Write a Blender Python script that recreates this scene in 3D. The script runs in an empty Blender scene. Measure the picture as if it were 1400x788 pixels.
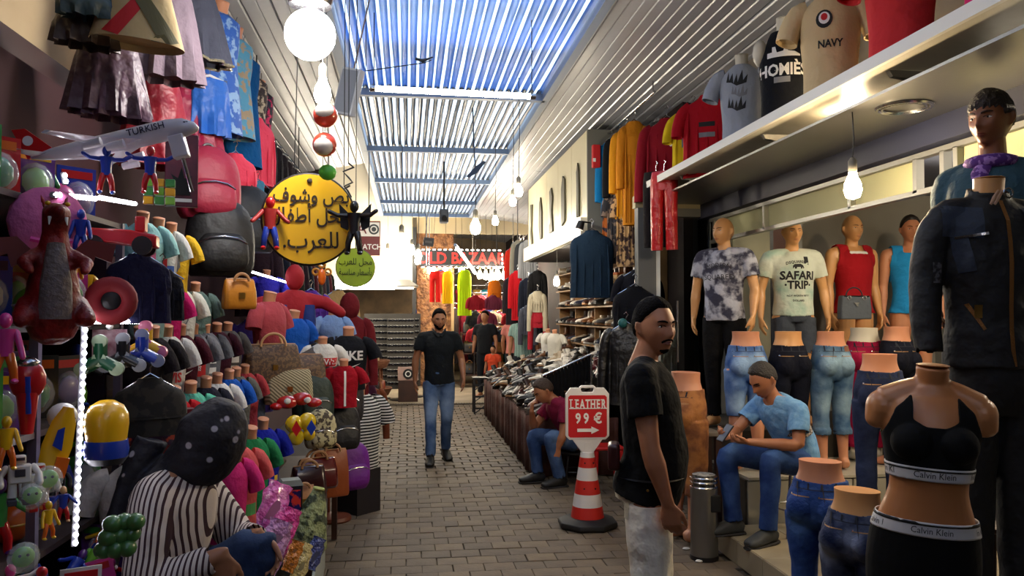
import bpy, bmesh, math, random
from mathutils import Vector as V, Matrix, noise, Euler
from mathutils.bvhtree import BVHTree
PI = math.pi
RN = random.Random(11)
sc = bpy.context.scene
C = sc.collection
# ---------------------------------------------------------------- camera
FPX, VPX, VPY, CAMZ = 1100.0, 558.0, 430.0, 1.72
YAW = math.atan((700 - VPX) / FPX)
PITCH = math.atan((VPY - 394) / math.hypot(FPX, 700 - VPX))
cd = bpy.data.cameras.new('camera')
cam = bpy.data.objects.new('camera', cd)
C.objects.link(cam)
cd.sensor_width = 36
cd.lens = 36 * FPX / 1400
cd.clip_start = 0.05
cam.location = (0, 0, CAMZ)
cam.rotation_euler = (PI / 2 + PITCH, 0, -YAW)
sc.camera = cam
CM = Euler((PI / 2 + PITCH, 0, -YAW)).to_matrix()
# ---------------------------------------------------------------- world and exposure
sc.view_settings.view_transform = 'Standard'
sc.view_settings.look = 'None'
sc.view_settings.exposure = 0.9
sc.view_settings.gamma = 1
sc.view_settings.use_curve_mapping = False
w = bpy.data.worlds.new('world')
sc.world = w
w.use_nodes = True
bg = w.node_tree.nodes['Background']
bg.inputs[0].default_value = (0.62, 0.80, 1.0, 1)
bg.inputs[1].default_value = 1.5
sc.cycles.max_bounces = 6
sc.cycles.diffuse_bounces = 3
sc.cycles.glossy_bounces = 3
sc.cycles.transmission_bounces = 5
sc.cycles.transparent_max_bounces = 12
sc.cycles.sample_clamp_indirect = 4
sc.cycles.caustics_reflective = False
sc.cycles.caustics_refractive = False


def ray(px, py):
    return CM @ V((px - 700, -(py - 394), -FPX))


def P(px, py, Y):
    d = ray(px, py)
    return cam.location + d * (Y / d.y)


def PX(px, py, X):
    d = ray(px, py)
    return cam.location + d * (X / d.x)


def PZ(px, py, z=0.0):
    d = ray(px, py)
    return cam.location + d * ((z - CAMZ) / d.z)


# ---------------------------------------------------------------- materials
def lin(c):
    return tuple(((x / 255) / 12.92 if x <= 10 else (((x / 255) + .055) / 1.055) ** 2.4) for x in c) + (1,)


MATS = {}


def M(name, col=(128, 128, 128), rough=.6, metal=0, var=None, bump=None, emit=0, alpha=1, trans=0, coat=0, ecol=None, spec=None, ior=None):
    if name in MATS:
        return MATS[name]
    m = bpy.data.materials.new(name)
    m.use_nodes = True
    nt = m.node_tree
    b = nt.nodes['Principled BSDF']
    b.inputs['Base Color'].default_value = lin(col)
    b.inputs['Roughness'].default_value = rough
    b.inputs['Metallic'].default_value = metal
    if coat:
        b.inputs['Coat Weight'].default_value = coat
        b.inputs['Coat Roughness'].default_value = .12
    if spec is not None:
        b.inputs['Specular IOR Level'].default_value = spec
    if trans:
        b.inputs['Transmission Weight'].default_value = trans
    if ior:
        b.inputs['IOR'].default_value = ior
    if alpha < 1:
        b.inputs['Alpha'].default_value = alpha
    if emit:
        b.inputs['Emission Color'].default_value = lin(ecol or col)
        b.inputs['Emission Strength'].default_value = emit
    tc = nt.nodes.new('ShaderNodeTexCoord')
    if var:  # (scale, other colour, lo, hi)
        n = nt.nodes.new('ShaderNodeTexNoise')
        n.inputs['Scale'].default_value = var[0]
        n.inputs['Detail'].default_value = 4
        nt.links.new(tc.outputs['Object'], n.inputs['Vector'])
        r = nt.nodes.new('ShaderNodeValToRGB')
        lo, hi = (var[2], var[3]) if len(var) > 3 else (.35, .65)
        r.color_ramp.elements[0].position = lo
        r.color_ramp.elements[1].position = hi
        r.color_ramp.elements[0].color = lin(col)
        r.color_ramp.elements[1].color = lin(var[1])
        nt.links.new(n.outputs['Fac'], r.inputs[0])
        nt.links.new(r.outputs[0], b.inputs['Base Color'])
    if bump:  # (scale, strength, distance)
        n = nt.nodes.new('ShaderNodeTexNoise')
        n.inputs['Scale'].default_value = bump[0]
        n.inputs['Detail'].default_value = 3
        nt.links.new(tc.outputs['Object'], n.inputs['Vector'])
        u = nt.nodes.new('ShaderNodeBump')
        u.inputs['Strength'].default_value = bump[1]
        u.inputs['Distance'].default_value = bump[2] if len(bump) > 2 else .02
        nt.links.new(n.outputs['Fac'], u.inputs['Height'])
        nt.links.new(u.outputs[0], b.inputs['Normal'])
    MATS[name] = m
    return m


def cloth(col, name=None, other=None, sc_=9, rough=.9):
    """woven fabric in one colour with soft creases"""
    name = name or 'cloth_%d_%d_%d' % tuple(col)
    return M(name, col, rough, var=(sc_, other, .4, .6) if other else None, bump=(11, .7, .03), spec=.2)


def stripes(name, c1, c2, scale, axis='X', rough=.85, duty=.5):
    if name in MATS:
        return MATS[name]
    m = M(name, c1, rough, bump=(12, .5, .02), spec=.2)
    nt = m.node_tree
    b = nt.nodes['Principled BSDF']
    tc = nt.nodes.new('ShaderNodeTexCoord')
    wv = nt.nodes.new('ShaderNodeTexWave')
    wv.bands_direction = axis
    wv.inputs['Scale'].default_value = scale
    wv.inputs['Distortion'].default_value = .6
    wv.inputs['Detail'].default_value = 0
    r = nt.nodes.new('ShaderNodeValToRGB')
    r.color_ramp.interpolation = 'CONSTANT'
    r.color_ramp.elements[1].position = duty
    r.color_ramp.elements[0].color = lin(c1)
    r.color_ramp.elements[1].color = lin(c2)
    nt.links.new(tc.outputs['Object'], wv.inputs['Vector'])
    nt.links.new(wv.outputs['Fac'], r.inputs[0])
    nt.links.new(r.outputs[0], b.inputs['Base Color'])
    return m


def denim(name, dark, light, fades=(), rough=.85):
    """denim: washed noise plus faded spots at given object-space places (x,y,z,r)"""
    if name in MATS:
        return MATS[name]
    m = M(name, dark, rough, bump=(26, .5, .012), spec=.2)
    nt = m.node_tree
    b = nt.nodes['Principled BSDF']
    tc = nt.nodes.new('ShaderNodeTexCoord')
    n = nt.nodes.new('ShaderNodeTexNoise')
    n.inputs['Scale'].default_value = 7
    n.inputs['Detail'].default_value = 6
    nt.links.new(tc.outputs['Object'], n.inputs['Vector'])
    mr = nt.nodes.new('ShaderNodeMapRange')
    mr.inputs[1].default_value = .38
    mr.inputs[2].default_value = .72
    mr.inputs[4].default_value = .55
    nt.links.new(n.outputs['Fac'], mr.inputs[0])
    last = mr.outputs[0]
    for (x, y, z, r) in fades:
        d = nt.nodes.new('ShaderNodeVectorMath')
        d.operation = 'DISTANCE'
        nt.links.new(tc.outputs['Object'], d.inputs[0])
        d.inputs[1].default_value = (x, y, z)
        q = nt.nodes.new('ShaderNodeMapRange')
        q.interpolation_type = 'SMOOTHSTEP'
        q.inputs[1].default_value = r
        q.inputs[2].default_value = r * .2
        q.inputs[3].default_value = 0
        q.inputs[4].default_value = .8
        nt.links.new(d.outputs['Value'], q.inputs[0])
        a = nt.nodes.new('ShaderNodeMath')
        a.operation = 'ADD'
        a.use_clamp = True
        nt.links.new(last, a.inputs[0])
        nt.links.new(q.outputs[0], a.inputs[1])
        last = a.outputs[0]
    mx = nt.nodes.new('ShaderNodeMix')
    mx.data_type = 'RGBA'
    nt.links.new(last, mx.inputs[0])
    mx.inputs[6].default_value = lin(dark)
    mx.inputs[7].default_value = lin(light)
    nt.links.new(mx.outputs[2], b.inputs['Base Color'])
    return m


def glow(name, col, s):
    return M(name, col, .5, emit=s)


SKIN = M('skin_tan', (176, 118, 84), .5, var=(6, (160, 100, 68), .35, .7))
SKIN2 = M('skin_olive', (170, 116, 82), .5, var=(6, (150, 98, 68), .35, .7))
PLAS = M('mannequin_tan', (214, 160, 104), .38, var=(3, (200, 144, 92), .4, .7))
PLASP = M('mannequin_pink', (205, 142, 106), .45, var=(3, (188, 124, 92), .4, .7))
PLASW = M('mannequin_cream', (196, 190, 172), .45)
HAIR = M('hair_black', (13, 11, 11), .9, bump=(90, 1, .01), spec=.1)
BLACK = cloth((12, 12, 14), 'cloth_black')
WHITE = cloth((226, 222, 214), 'cloth_white')
INK = M('print_black', (14, 14, 16), .7)
INKW = M('print_white', (232, 230, 226), .7)
INKR = M('print_red', (196, 26, 32), .7)
CHROME = M('chrome', (190, 190, 192), .22, 1)
STEEL = M('brushed_steel', (150, 150, 148), .38, 1, bump=(30, .15, .004))
GOLD = M('brass', (190, 150, 80), .3, 1)
DARKP = M('dark_plastic', (20, 20, 22), .4)
DWOOD = M('dark_wood', (62, 34, 24), .5, var=(4, (40, 22, 16)), bump=(20, .3, .004))


# ---------------------------------------------------------------- mesh building
class MB:
    def __init__(s):
        s.v, s.f, s.m, s.mi = [], [], [], 0

    def add(s, vs, fs, T=None):
        o = len(s.v)
        for p in vs:
            p = V(p)
            s.v.append(T @ p if T else p)
        for f in fs:
            s.f.append([i + o for i in f])
            s.m.append(s.mi)
        return s

    def box(s, c, d, T=None):
        x, y, z = [k / 2 for k in d]
        c = V(c)
        vs = [c + V((a, b, e)) for e in (-z, z) for b in (-y, y) for a in (-x, x)]
        return s.add(vs, [(0, 2, 3, 1), (4, 5, 7, 6), (0, 1, 5, 4), (2, 6, 7, 3), (0, 4, 6, 2), (1, 3, 7, 5)], T)

    def rings(s, rs, T=None, cap=True, closed=True):
        n = len(rs[0])
        vs = [p for r in rs for p in r]
        fs = []
        for i in range(len(rs) - 1):
            for j in range(n if closed else n - 1):
                k = (j + 1) % n
                fs.append((i * n + j, i * n + k, (i + 1) * n + k, (i + 1) * n + j))
        if cap:
            fs.append(tuple(reversed(range(n))))
            fs.append(tuple((len(rs) - 1) * n + j for j in range(n)))
        return s.add(vs, fs, T)

    def tube(s, pts, rad, n=10, side=None, ry=None, T=None, cap=True, rnd=False, sq=1.0):
        """loft along pts; rad/ry are half widths along side / across it"""
        pts = [V(p) for p in pts]
        k = len(pts)
        rad = list(rad) if hasattr(rad, '__len__') else [rad] * k
        ry = rad if ry is None else (list(ry) if hasattr(ry, '__len__') else [ry] * k)
        if rnd:
            d0 = (pts[0] - pts[1]).normalized()
            d1 = (pts[-1] - pts[-2]).normalized()
            pre = [(pts[0] + d0 * rad[0] * a, b) for a, b in ((.95, .3), (.7, .7))]
            post = [(pts[-1] + d1 * rad[-1] * a, b) for a, b in ((.7, .7), (.95, .3))]
            rad, ry = [rad[0] * b for _, b in pre] + rad + [rad[-1] * b for _, b in post], [ry[0] * b for _, b in pre] + ry + [ry[-1] * b for _, b in post]
            pts = [a for a, _ in pre] + pts + [a for a, _ in post]
            k = len(pts)
        rs = []
        sd = V(side) if side is not None else None
        prev = None
        for i, p in enumerate(pts):
            t = (pts[min(i + 1, k - 1)] - pts[max(i - 1, 0)]).normalized()
            if sd is None:
                ref = prev if prev is not None else (V((1, 0, 0)) if abs(t.x) < .8 else V((0, 1, 0)))
            else:
                ref = sd
            u = (ref - t * ref.dot(t))
            u = u.normalized() if u.length > 1e-6 else t.orthogonal().normalized()
            prev = u
            w_ = t.cross(u)
            r = []
            for j in range(n):
                a = 2 * PI * j / n
                ca, sa = math.cos(a), math.sin(a)
                if sq != 1:
                    ca = math.copysign(abs(ca) ** sq, ca)
                    sa = math.copysign(abs(sa) ** sq, sa)
                r.append(p + u * (ca * rad[i]) + w_ * (sa * ry[i]))
            rs.append(r)
        return s.rings(rs, T, cap)

    def ell(s, c, r, n=12, T=None):
        c = V(c)
        rx, ry, rz = r if hasattr(r, '__len__') else (r, r, r)
        rs = []
        m = max(4, n // 2)
        for i in range(m + 1):
            a = PI * (i if 0 < i < m else (.08 if i == 0 else m - .08)) / m
            rs.append([c + V((rx * math.sin(a) * math.cos(2 * PI * j / n), ry * math.sin(a) * math.sin(2 * PI * j / n), -rz * math.cos(a))) for j in range(n)])
        return s.rings(rs, T)

    def lathe(s, prof, c=(0, 0, 0), n=16, T=None):
        c = V(c)
        return s.rings([[c + V((r * math.cos(2 * PI * j / n), r * math.sin(2 * PI * j / n), z)) for j in range(n)] for r, z in prof], T)

    def torus(s, c, R, r, n=20, k=6, T=None, a0=0, a1=2 * PI, axis='Y'):
        full = abs(a1 - a0 - 2 * PI) < 1e-6
        rs = []
        c = V(c)
        for i in range(n + 1):
            a = a0 + (a1 - a0) * i / n
            e = V((math.cos(a), 0, math.sin(a))) if axis == 'Y' else V((math.cos(a), math.sin(a), 0))
            h = V((0, 1, 0)) if axis == 'Y' else V((0, 0, 1))
            rs.append([c + e * (R + r * math.cos(2 * PI * j / k)) + h * (r * math.sin(2 * PI * j / k)) for j in range(k)])
        return s.rings(rs, T, cap=not full)

    def poly(s, pts, depth, T=None):
        """extrude a flat outline (x,z) by depth in y"""
        n = len(pts)
        vs = [V((x, -depth / 2, z)) for x, z in pts] + [V((x, depth / 2, z)) for x, z in pts]
        fs = [tuple(range(n)), tuple(reversed(range(n, 2 * n)))] + [(i, i + n, (i + 1) % n + n, (i + 1) % n) for i in range(n)]
        return s.add(vs, fs, T)

    def mesh(s, name, mats, smooth=True):
        me = bpy.data.meshes.new(name)
        me.from_pydata([tuple(p) for p in s.v], [], s.f)
        bm = bmesh.new()
        bm.from_mesh(me)
        bmesh.ops.recalc_face_normals(bm, faces=bm.faces)
        bm.to_mesh(me)
        bm.free()
        for m in (mats if isinstance(mats, (list, tuple)) else [mats]):
            me.materials.append(m)
        me.polygons.foreach_set('material_index', s.m)
        if smooth:
            me.polygons.foreach_set('use_smooth', [True] * len(me.polygons))
            me.set_sharp_from_angle(angle=math.radians(50))
        me.update()
        return me

    def build(s, name, mats, parent=None, loc=None, smooth=True, rot=None, bevel=0):
        me = s.mesh(name, mats, smooth)
        if bevel:
            bm = bmesh.new()
            bm.from_mesh(me)
            bmesh.ops.remove_doubles(bm, verts=bm.verts, dist=1e-5)
            bmesh.ops.bevel(bm, geom=[e for e in bm.edges if e.calc_face_angle(0) > .6], offset=bevel, segments=2, affect='EDGES', profile=.6)
            bm.to_mesh(me)
            bm.free()
        o = link(name, me, parent)
        if loc is not None:
            o.location = loc
        if rot is not None:
            o.rotation_euler = rot
        return o


def link(name, me, parent=None):
    o = bpy.data.objects.new(name, me)
    C.objects.link(o)
    if parent:
        o.parent = parent
    return o


def tag(o, label, cat, group=None, kind=None):
    if label:
        o['label'] = label
    if cat:
        o['category'] = cat
    if group:
        o['group'] = group
    if kind:
        o['kind'] = kind
    return o


def thing(name, label, cat, loc=(0, 0, 0), rz=0, group=None, s=1):
    o = bpy.data.objects.new(name, None)
    o.empty_display_size = .1
    C.objects.link(o)
    o.location = loc
    o.rotation_euler = (0, 0, rz) if not hasattr(rz, '__len__') else rz
    o.scale = (s, s, s)
    return tag(o, label, cat, group)


def struct(o):
    o['kind'] = 'structure'
    return o


def setmat(o, m, i=0):
    o.material_slots[i].link = 'OBJECT'
    o.material_slots[i].material = m


def kids(o):
    return [c for c in o.children]


CH = {}


def dup(root, loc, rz=0, label=None, group=None, s=None, mats=None, skip=(), cat=None):
    def rec(o, par):
        c = o.copy()
        C.objects.link(c)
        c.parent = par
        nm = o.name.split('.')[0]
        if mats and nm in mats:
            setmat(c, mats[nm])
        for ch in o.children:
            if ch.name.split('.')[0] not in skip:
                rec(ch, c)
        return c
    r = rec(root, None)
    r.location = loc
    r.rotation_euler = (0, 0, rz) if not hasattr(rz, '__len__') else rz
    if s:
        r.scale = (s, s, s) if not hasattr(s, '__len__') else s
    tag(r, label, cat, group)
    return r


def wipe(root):
    for ch in list(root.children):
        wipe(ch)
    bpy.data.objects.remove(root)


def meld(mb, voxel=.01, smooth=6, fold=0, fs=9, sz=.35, seed=0):
    """fuse overlapping lofts into one continuous surface"""
    me = mb.mesh('tmp', [SKIN])
    o = bpy.data.objects.new('tmp', me)
    C.objects.link(o)
    r = o.modifiers.new('r', 'REMESH')
    r.mode = 'VOXEL'
    r.voxel_size = voxel
    if smooth:
        m = o.modifiers.new('s', 'SMOOTH')
        m.factor = .5
        m.iterations = smooth
    dg = bpy.context.evaluated_depsgraph_get()
    me2 = bpy.data.meshes.new_from_object(o.evaluated_get(dg))
    bpy.data.objects.remove(o)
    bpy.data.meshes.remove(me)
    if fold:
        q = V((seed * 3.1, seed * 1.7, seed))
        NM = [v.normal.copy() for v in me2.vertices]
        CO = [v.co.copy() for v in me2.vertices]
        out = []
        for p, nn in zip(CO, NM):
            a = noise.noise(V((p.x * fs, p.y * fs, p.z * fs * sz)) + q)
            b = noise.noise(V((p.x * fs * .8 + p.z * fs, p.y * fs, p.z * fs - p.x * fs * .5)) + q)
            out.extend(p + nn * (fold * (a + b * .7)))
        me2.vertices.foreach_set('co', out)
        me2.update()
    me2.polygons.foreach_set('use_smooth', [True] * len(me2.polygons))
    me2.materials.clear()
    return me2


def melded(name, mb, mat, parent, voxel=.01, **k):
    me = meld(mb, voxel, **k)
    me.name = name
    me.materials.append(mat)
    return link(name, me, parent)


def spl(keys, n):
    """Catmull-Rom through tuples of numbers / vectors flattened"""
    K = [tuple(k) for k in keys]
    out = []
    m = len(K) - 1
    for i in range(n + 1):
        t = i / n * m
        j = min(int(t), m - 1)
        u = t - j
        p0, p1, p2, p3 = K[max(j - 1, 0)], K[j], K[j + 1], K[min(j + 2, m)]
        out.append(tuple(.5 * ((2 * b) + (c - a) * u + (2 * a - 5 * b + 4 * c - d) * u * u + (3 * b - a - 3 * c + d) * u ** 3) for a, b, c, d in zip(p0, p1, p2, p3)))
    return out


def loftk(mb, keys, n=16, seg=24, side=(1, 0, 0), hem0=0, hem1=0, sq=1.0, T=None):
    """keys (x,y,z,rx,ry) smoothed; hem = depth of a turned-in opening at either end"""
    S = spl(keys, n)
    pts = [V(k[:3]) for k in S]
    rx = [max(k[3], .002) for k in S]
    ry = [max(k[4], .002) for k in S]
    if hem0:
        d = (pts[1] - pts[0]).normalized()
        pts = [pts[0] + d * hem0, pts[0] + d * .001] + pts
        rx = [rx[0] * .9 - .004, rx[0] * .94 - .003] + rx
        ry = [ry[0] * .9 - .004, ry[0] * .94 - .003] + ry
    if hem1:
        d = (pts[-2] - pts[-1]).normalized()
        pts = pts + [pts[-1] + d * .001, pts[-1] + d * hem1]
        rx = rx + [rx[-1] * .94 - .003, rx[-1] * .9 - .004]
        ry = ry + [ry[-1] * .94 - .003, ry[-1] * .9 - .004]
    # tangents at hems flip, so keep rings in the plane of the neighbours
    rs = []
    k = len(pts)
    for i, p in enumerate(pts):
        a, b = i, i
        lo = 2 if hem0 else 0
        hi = k - 3 if hem1 else k - 1
        c = min(max(i, lo), hi)
        t = (pts[min(c + 1, hi)] - pts[max(c - 1, lo)]).normalized()
        sd = V(side)
        u = (sd - t * sd.dot(t)).normalized()
        w_ = t.cross(u)
        r = []
        for j in range(seg):
            an = 2 * PI * j / seg
            ca, sa = math.cos(an), math.sin(an)
            if sq != 1:
                ca = math.copysign(abs(ca) ** sq, ca)
                sa = math.copysign(abs(sa) ** sq, sa)
            r.append(p + u * (ca * rx[i]) + w_ * (sa * ry[i]))
        rs.append(r)
    mb.rings(rs, T)
    return mb


# ---------------------------------------------------------------- writing and flat marks
def textmesh(s, size=1, bold=0, sx=1, shear=0, align='CENTER', depth=0):
    c = bpy.data.curves.new('t', 'FONT')
    c.body = s
    c.size = size
    c.offset = bold
    c.shear = shear
    c.align_x = align
    c.align_y = 'CENTER'
    c.resolution_u = 2
    c.extrude = depth
    o = bpy.data.objects.new('t', c)
    C.objects.link(o)
    bpy.context.view_layer.update()
    dg = bpy.context.evaluated_depsgraph_get()
    me = bpy.data.meshes.new_from_object(o.evaluated_get(dg))
    bpy.data.objects.remove(o)
    bpy.data.curves.remove(c)
    for v in me.vertices:
        v.co.x *= sx
    return me


def text(name, s, size, mat, parent, loc, rot=(PI / 2, 0, 0), **k):
    me = textmesh(s, size, **{'depth': .0015, **k})
    me.materials.clear()
    me.materials.append(mat)
    o = link(name, me, parent)
    o.location = loc
    o.rotation_euler = rot
    return o


def outline(pts):
    """2-D outline -> mesh in the xy plane"""
    me = bpy.data.meshes.new('o')
    me.from_pydata([(x, y, 0) for x, y in pts], [], [tuple(range(len(pts)))])
    return me


def rect(w_, h, x=0, y=0):
    return outline([(x - w_ / 2, y - h / 2), (x + w_ / 2, y - h / 2), (x + w_ / 2, y + h / 2), (x - w_ / 2, y + h / 2)])


def decal(name, me, target, mat, org, right=(1, 0, 0), up=(0, 0, 1), off=.003, parent=None, maxe=.02, arch=0):
    """lay a flat 2-D mesh on a garment of the same parent by projecting it along -normal"""
    bm = bmesh.new()
    bm.from_mesh(me)
    for _ in range(3):
        L = [e for e in bm.edges if e.calc_length() > maxe]
        if not L:
            break
        bmesh.ops.subdivide_edges(bm, edges=L, cuts=1)
        bmesh.ops.triangulate(bm, faces=bm.faces)
    tm = target.data
    bv = BVHTree.FromPolygons([v.co for v in tm.vertices], [p.vertices for p in tm.polygons])
    r, u = V(right).normalized(), V(up).normalized()
    nrm = r.cross(u)
    org = V(org)
    for v in bm.verts:
        x, y = v.co.x, v.co.y
        if arch:
            y += arch * x * x
        p = org + r * x + u * y
        h = bv.ray_cast(p + nrm * .6, -nrm)
        if h[0] is not None:
            v.co = h[0] + nrm * off
        else:
            q = bv.find_nearest(p)
            v.co = q[0] + q[1] * off
    out = bpy.data.meshes.new(name)
    bm.to_mesh(out)
    bm.free()
    out.materials.append(mat)
    return link(name, out, parent if parent is not None else target)


# ---------------------------------------------------------------- heads, hands, figures
def bumps(x, z, fem=0):
    g = lambda cx, cz, sx, s2: math.exp(-((x - cx) / sx) ** 2 - ((z - cz) / s2) ** 2)
    b = .024 * g(0, -.034, .011, .013) + .014 * g(0, -.015, .009, .02) + .006 * g(0, .005, .009, .02)
    b += .006 * (g(.02, -.038, .007, .008) * .6 + g(-.02, -.038, .007, .008) * .6)
    b += (.004 if fem else .0075) * (g(.028, .026, .022, .009) + g(-.028, .026, .022, .009))
    b -= .011 * (g(.031, .003, .017, .012) + g(-.031, .003, .017, .012))
    b += .008 * g(0, -.061, .02, .005) + .008 * g(0, -.072, .017, .005) - .004 * g(0, -.0665, .024, .002)
    b -= .004 * g(0, -.083, .02, .006)
    b += .013 * g(0, -.1, .022, .014)
    b += .005 * (g(.048, -.02, .016, .018) + g(-.048, -.02, .016, .018))
    b -= .004 * (g(.042, -.062, .014, .02) + g(-.042, -.062, .014, .02))
    return b


def headpt(d, fem=0):
    x, y, z = d
    wx = .077
    if z < 0:
        wx *= 1 - (.36 if fem else .28) * (-z) ** 1.7
    px, pz = x * wx, z * .12
    py = y * .098 + (.006 if y > 0 else 0)
    if z < 0 and y > 0:
        py *= 1 - .45 * (-z) ** 1.3
    if z < -.2:
        py -= .012 * min(1, (-z - .2) / .6)
    if y < 0:
        py -= bumps(px, pz, fem) * min(1, -y * 2.2)
    return V((px, py, pz))


def head(mb, T, fem=0, nu=44, nv=34, ears=True):
    rs = []
    for i in range(nv + 1):
        a = PI * min(max(i, .15), nv - .15) / nv
        rs.append([headpt((math.sin(a) * math.cos(2 * PI * j / nu), math.sin(a) * math.sin(2 * PI * j / nu), -math.cos(a)), fem) for j in range(nu)])
    mb.rings(rs, T)
    if ears:
        for s in (-1, 1):
            mb.tube([(s * .077, .006, .018), (s * .086, .012, .022), (s * .087, .016, 0), (s * .081, .008, -.022), (s * .074, .002, -.03)], [.006, .009, .01, .008, .006], 8, T=T)
            mb.ell((s * .076, .01, 0), (.008, .014, .024), 8, T=T)


def facey(x, z, fem=0):
    # front surface depth at (x,z)
    lo = 0
    wx = .077
    zz = z / .12
    if zz < 0:
        wx *= 1 - (.36 if fem else .28) * (-zz) ** 1.7
    xx = x / wx
    y = math.sqrt(max(.01, 1 - xx * xx - zz * zz))
    py = -y * .098
    if zz < -.2:
        py -= .012 * min(1, (-zz - .2) / .6)
    return py - bumps(x, z, fem) * min(1, y * 2.2)


def face_parts(par, T, fem=0, brow=HAIR, iris=None, lip=None, mous=None, shut=False):
    fy = lambda x, z, o=0: T @ V((x, facey(x, z, fem) - o, z))
    ir = iris or M('iris_brown', (34, 20, 14), .2)
    wh = M('eye_white', (214, 204, 196), .3)
    mb = MB()
    for s in (-1, 1):
        c = V((s * .031, facey(s * .031, .003, fem) + .0075, .003))
        e = MB()
        e.mi = 0
        e.ell(c - V((0, .0012, 0)), (.0155, .0105, .0060 if not shut else .0025), 12, T=T)
        e.mi = 1
        e.ell(c + V((-.001, -.0082, 0)), (.0062, .0046, .0056 if not shut else .001), 10, T=T)
        e.build('eye', [wh, ir], par)
        b = MB()
        pts = [(s * (.012 + .037 * t / 5), .020 + .006 * math.sin(t / 5 * 2.4)) for t in range(6)]
        b.tube([fy(x, z, .0005) for x, z in pts], [.0032, .0046, .005, .0046, .0036, .0018], 6)
        b.build('eyebrow', brow, par)
        l = MB()
        pts = [(s * (.017 + .028 * t / 5), .004 + .0062 * math.sin(PI * t / 5)) for t in range(6)]
        l.tube([fy(x, z, .0022) for x, z in pts], .0017, 5)
        l.build('eyelid', brow, par)
    m = MB()
    L = lip or M('lips', (140, 78, 66), .45)
    for zc, h, dd in ((-.0625, .0028, 1), (-.0705, .0036, 1)):
        pts = [(-.023 + .046 * t / 8) for t in range(9)]
        m.tube([fy(x, zc + (.0018 if zc > -.065 else -.002) * math.cos(x / .023 * 1.5) - (0.0018 if zc > -.065 else -.002), -.001) for x in pts],
               [.0008 + h * math.sin(PI * t / 8) ** .7 for t in range(9)], 6)
    m.build('mouth', L, par)
    if mous:
        m = MB()
        pts = [(-.029 + .058 * t / 8) for t in range(9)]
        m.tube([fy(x, -.0515 - .012 * (abs(x) / .029) ** 2.2, -.001) for x in pts], [.003, .0062, .0074, .0078, .007, .0078, .0074, .0062, .003], 8, ry=.0045)
        m.build('moustache', mous, par)


def hairshape(mb, T, mask, th=.014, nu=44, nv=34, rough=.003, inn=.007, fem=0):
    rs = []
    for i in range(nv + 1):
        a = PI * min(max(i, .15), nv - .15) / nv
        r = []
        for j in range(nu):
            d = V((math.sin(a) * math.cos(2 * PI * j / nu), math.sin(a) * math.sin(2 * PI * j / nu), -math.cos(a)))
            m = mask(d.x, d.y, d.z)
            k = max(0, min(1, m))
            p = headpt(d, fem)
            k = k * k * (3 - 2 * k)
            tt = th * (.45 + .8 * max(0, d.z) ** .8)
            r.append(p + d * (-inn + (tt + inn) * k + rough * k * noise.noise(p * 55)))
        rs.append(r)
    mb.rings(rs, T)


def short_hair(x, y, z):
    # front hairline high, sides to the ears, back to the nape
    line = .62 - 0.0 * x
    if y > -.62:
        line = .62 - (y + .62) * 1.0
    if y > .1:
        line = max(-.1 - (y - .1) * .7, -.42)
    return (z - line) * 6


def hand(mb, wr, d, pn, th=1, curl=(.35, .35, .3), s=1, spread=.0, thumb=.5):
    """wr wrist, d hand direction, pn palm normal (the way the fingers bend), th side of the thumb"""
    d = V(d).normalized()
    pn = V(pn)
    pn = (pn - d * pn.dot(d)).normalized()
    lat = d.cross(pn) * th
    wr = V(wr)
    k = wr + d * .088 * s
    mb.tube([wr - d * .02 * s, wr + d * .015 * s, wr + d * .05 * s, wr + d * .088 * s], [.026 * s, .03 * s, .041 * s, .04 * s], 12, side=lat, ry=[.02 * s, .018 * s, .016 * s, .012 * s], rnd=False)
    for i, (L, r) in enumerate(((.072, .0088), (.08, .0092), (.074, .0088), (.058, .0078))):
        o = (1.5 - i) * .0205 * s
        p = k + lat * o - d * (.004 + .006 * abs(i - 1)) * s
        dd = (d + lat * (1.5 - i) * spread).normalized()
        a = 0
        pts = [p - dd * .02 * s, p]
        for j, f in enumerate((.45, .3, .25)):
            a += (curl[j] if not hasattr(curl[0], '__len__') else curl[i][j])
            p = p + (dd * math.cos(a) + pn * math.sin(a)) * L * f * s
            pts.append(p)
        mb.tube(pts, [r * s * q for q in (1.05, 1.05, 1, .93, .78)], 8, rnd=True)
    p = wr + d * .02 * s + lat * .022 * s
    v1 = (d * .72 + lat * thumb + pn * .35).normalized()
    v2 = (d * .9 + lat * thumb * .35 + pn * .35).normalized()
    v3 = (d + lat * thumb * .05 + pn * .5).normalized()
    q1 = p + v1 * .042 * s
    q2 = q1 + v2 * .033 * s
    q3 = q2 + v3 * .024 * s
    mb.tube([p - v1 * .01 * s, p, q1, q2, q3], [.015 * s, .0145 * s, .0118 * s, .0105 * s, .0085 * s], 8, rnd=True)


def arm(mb, sh, el, wr, r=1, n=8):
    sh, el, wr = V(sh), V(el), V(wr)
    u, f = el - sh, wr - el
    mb.tube([sh, sh + u * .3, sh + u * .7, el - u * .05, el + f * .08, el + f * .3, el + f * .65, wr],
            [.052 * r, .052 * r, .044 * r, .04 * r, .041 * r, .043 * r, .033 * r, .025 * r], 14, rnd=True)


def leg(mb, hp, kn, an, r=1):
    hp, kn, an = V(hp), V(kn), V(an)
    u, f = kn - hp, an - kn
    mb.tube([hp, hp + u * .25, hp + u * .6, kn - u * .06, kn + f * .08, kn + f * .3, kn + f * .6, an],
            [.092 * r, .088 * r, .072 * r, .056 * r, .053 * r, .057 * r, .045 * r, .036 * r], 16, rnd=True)


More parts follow.
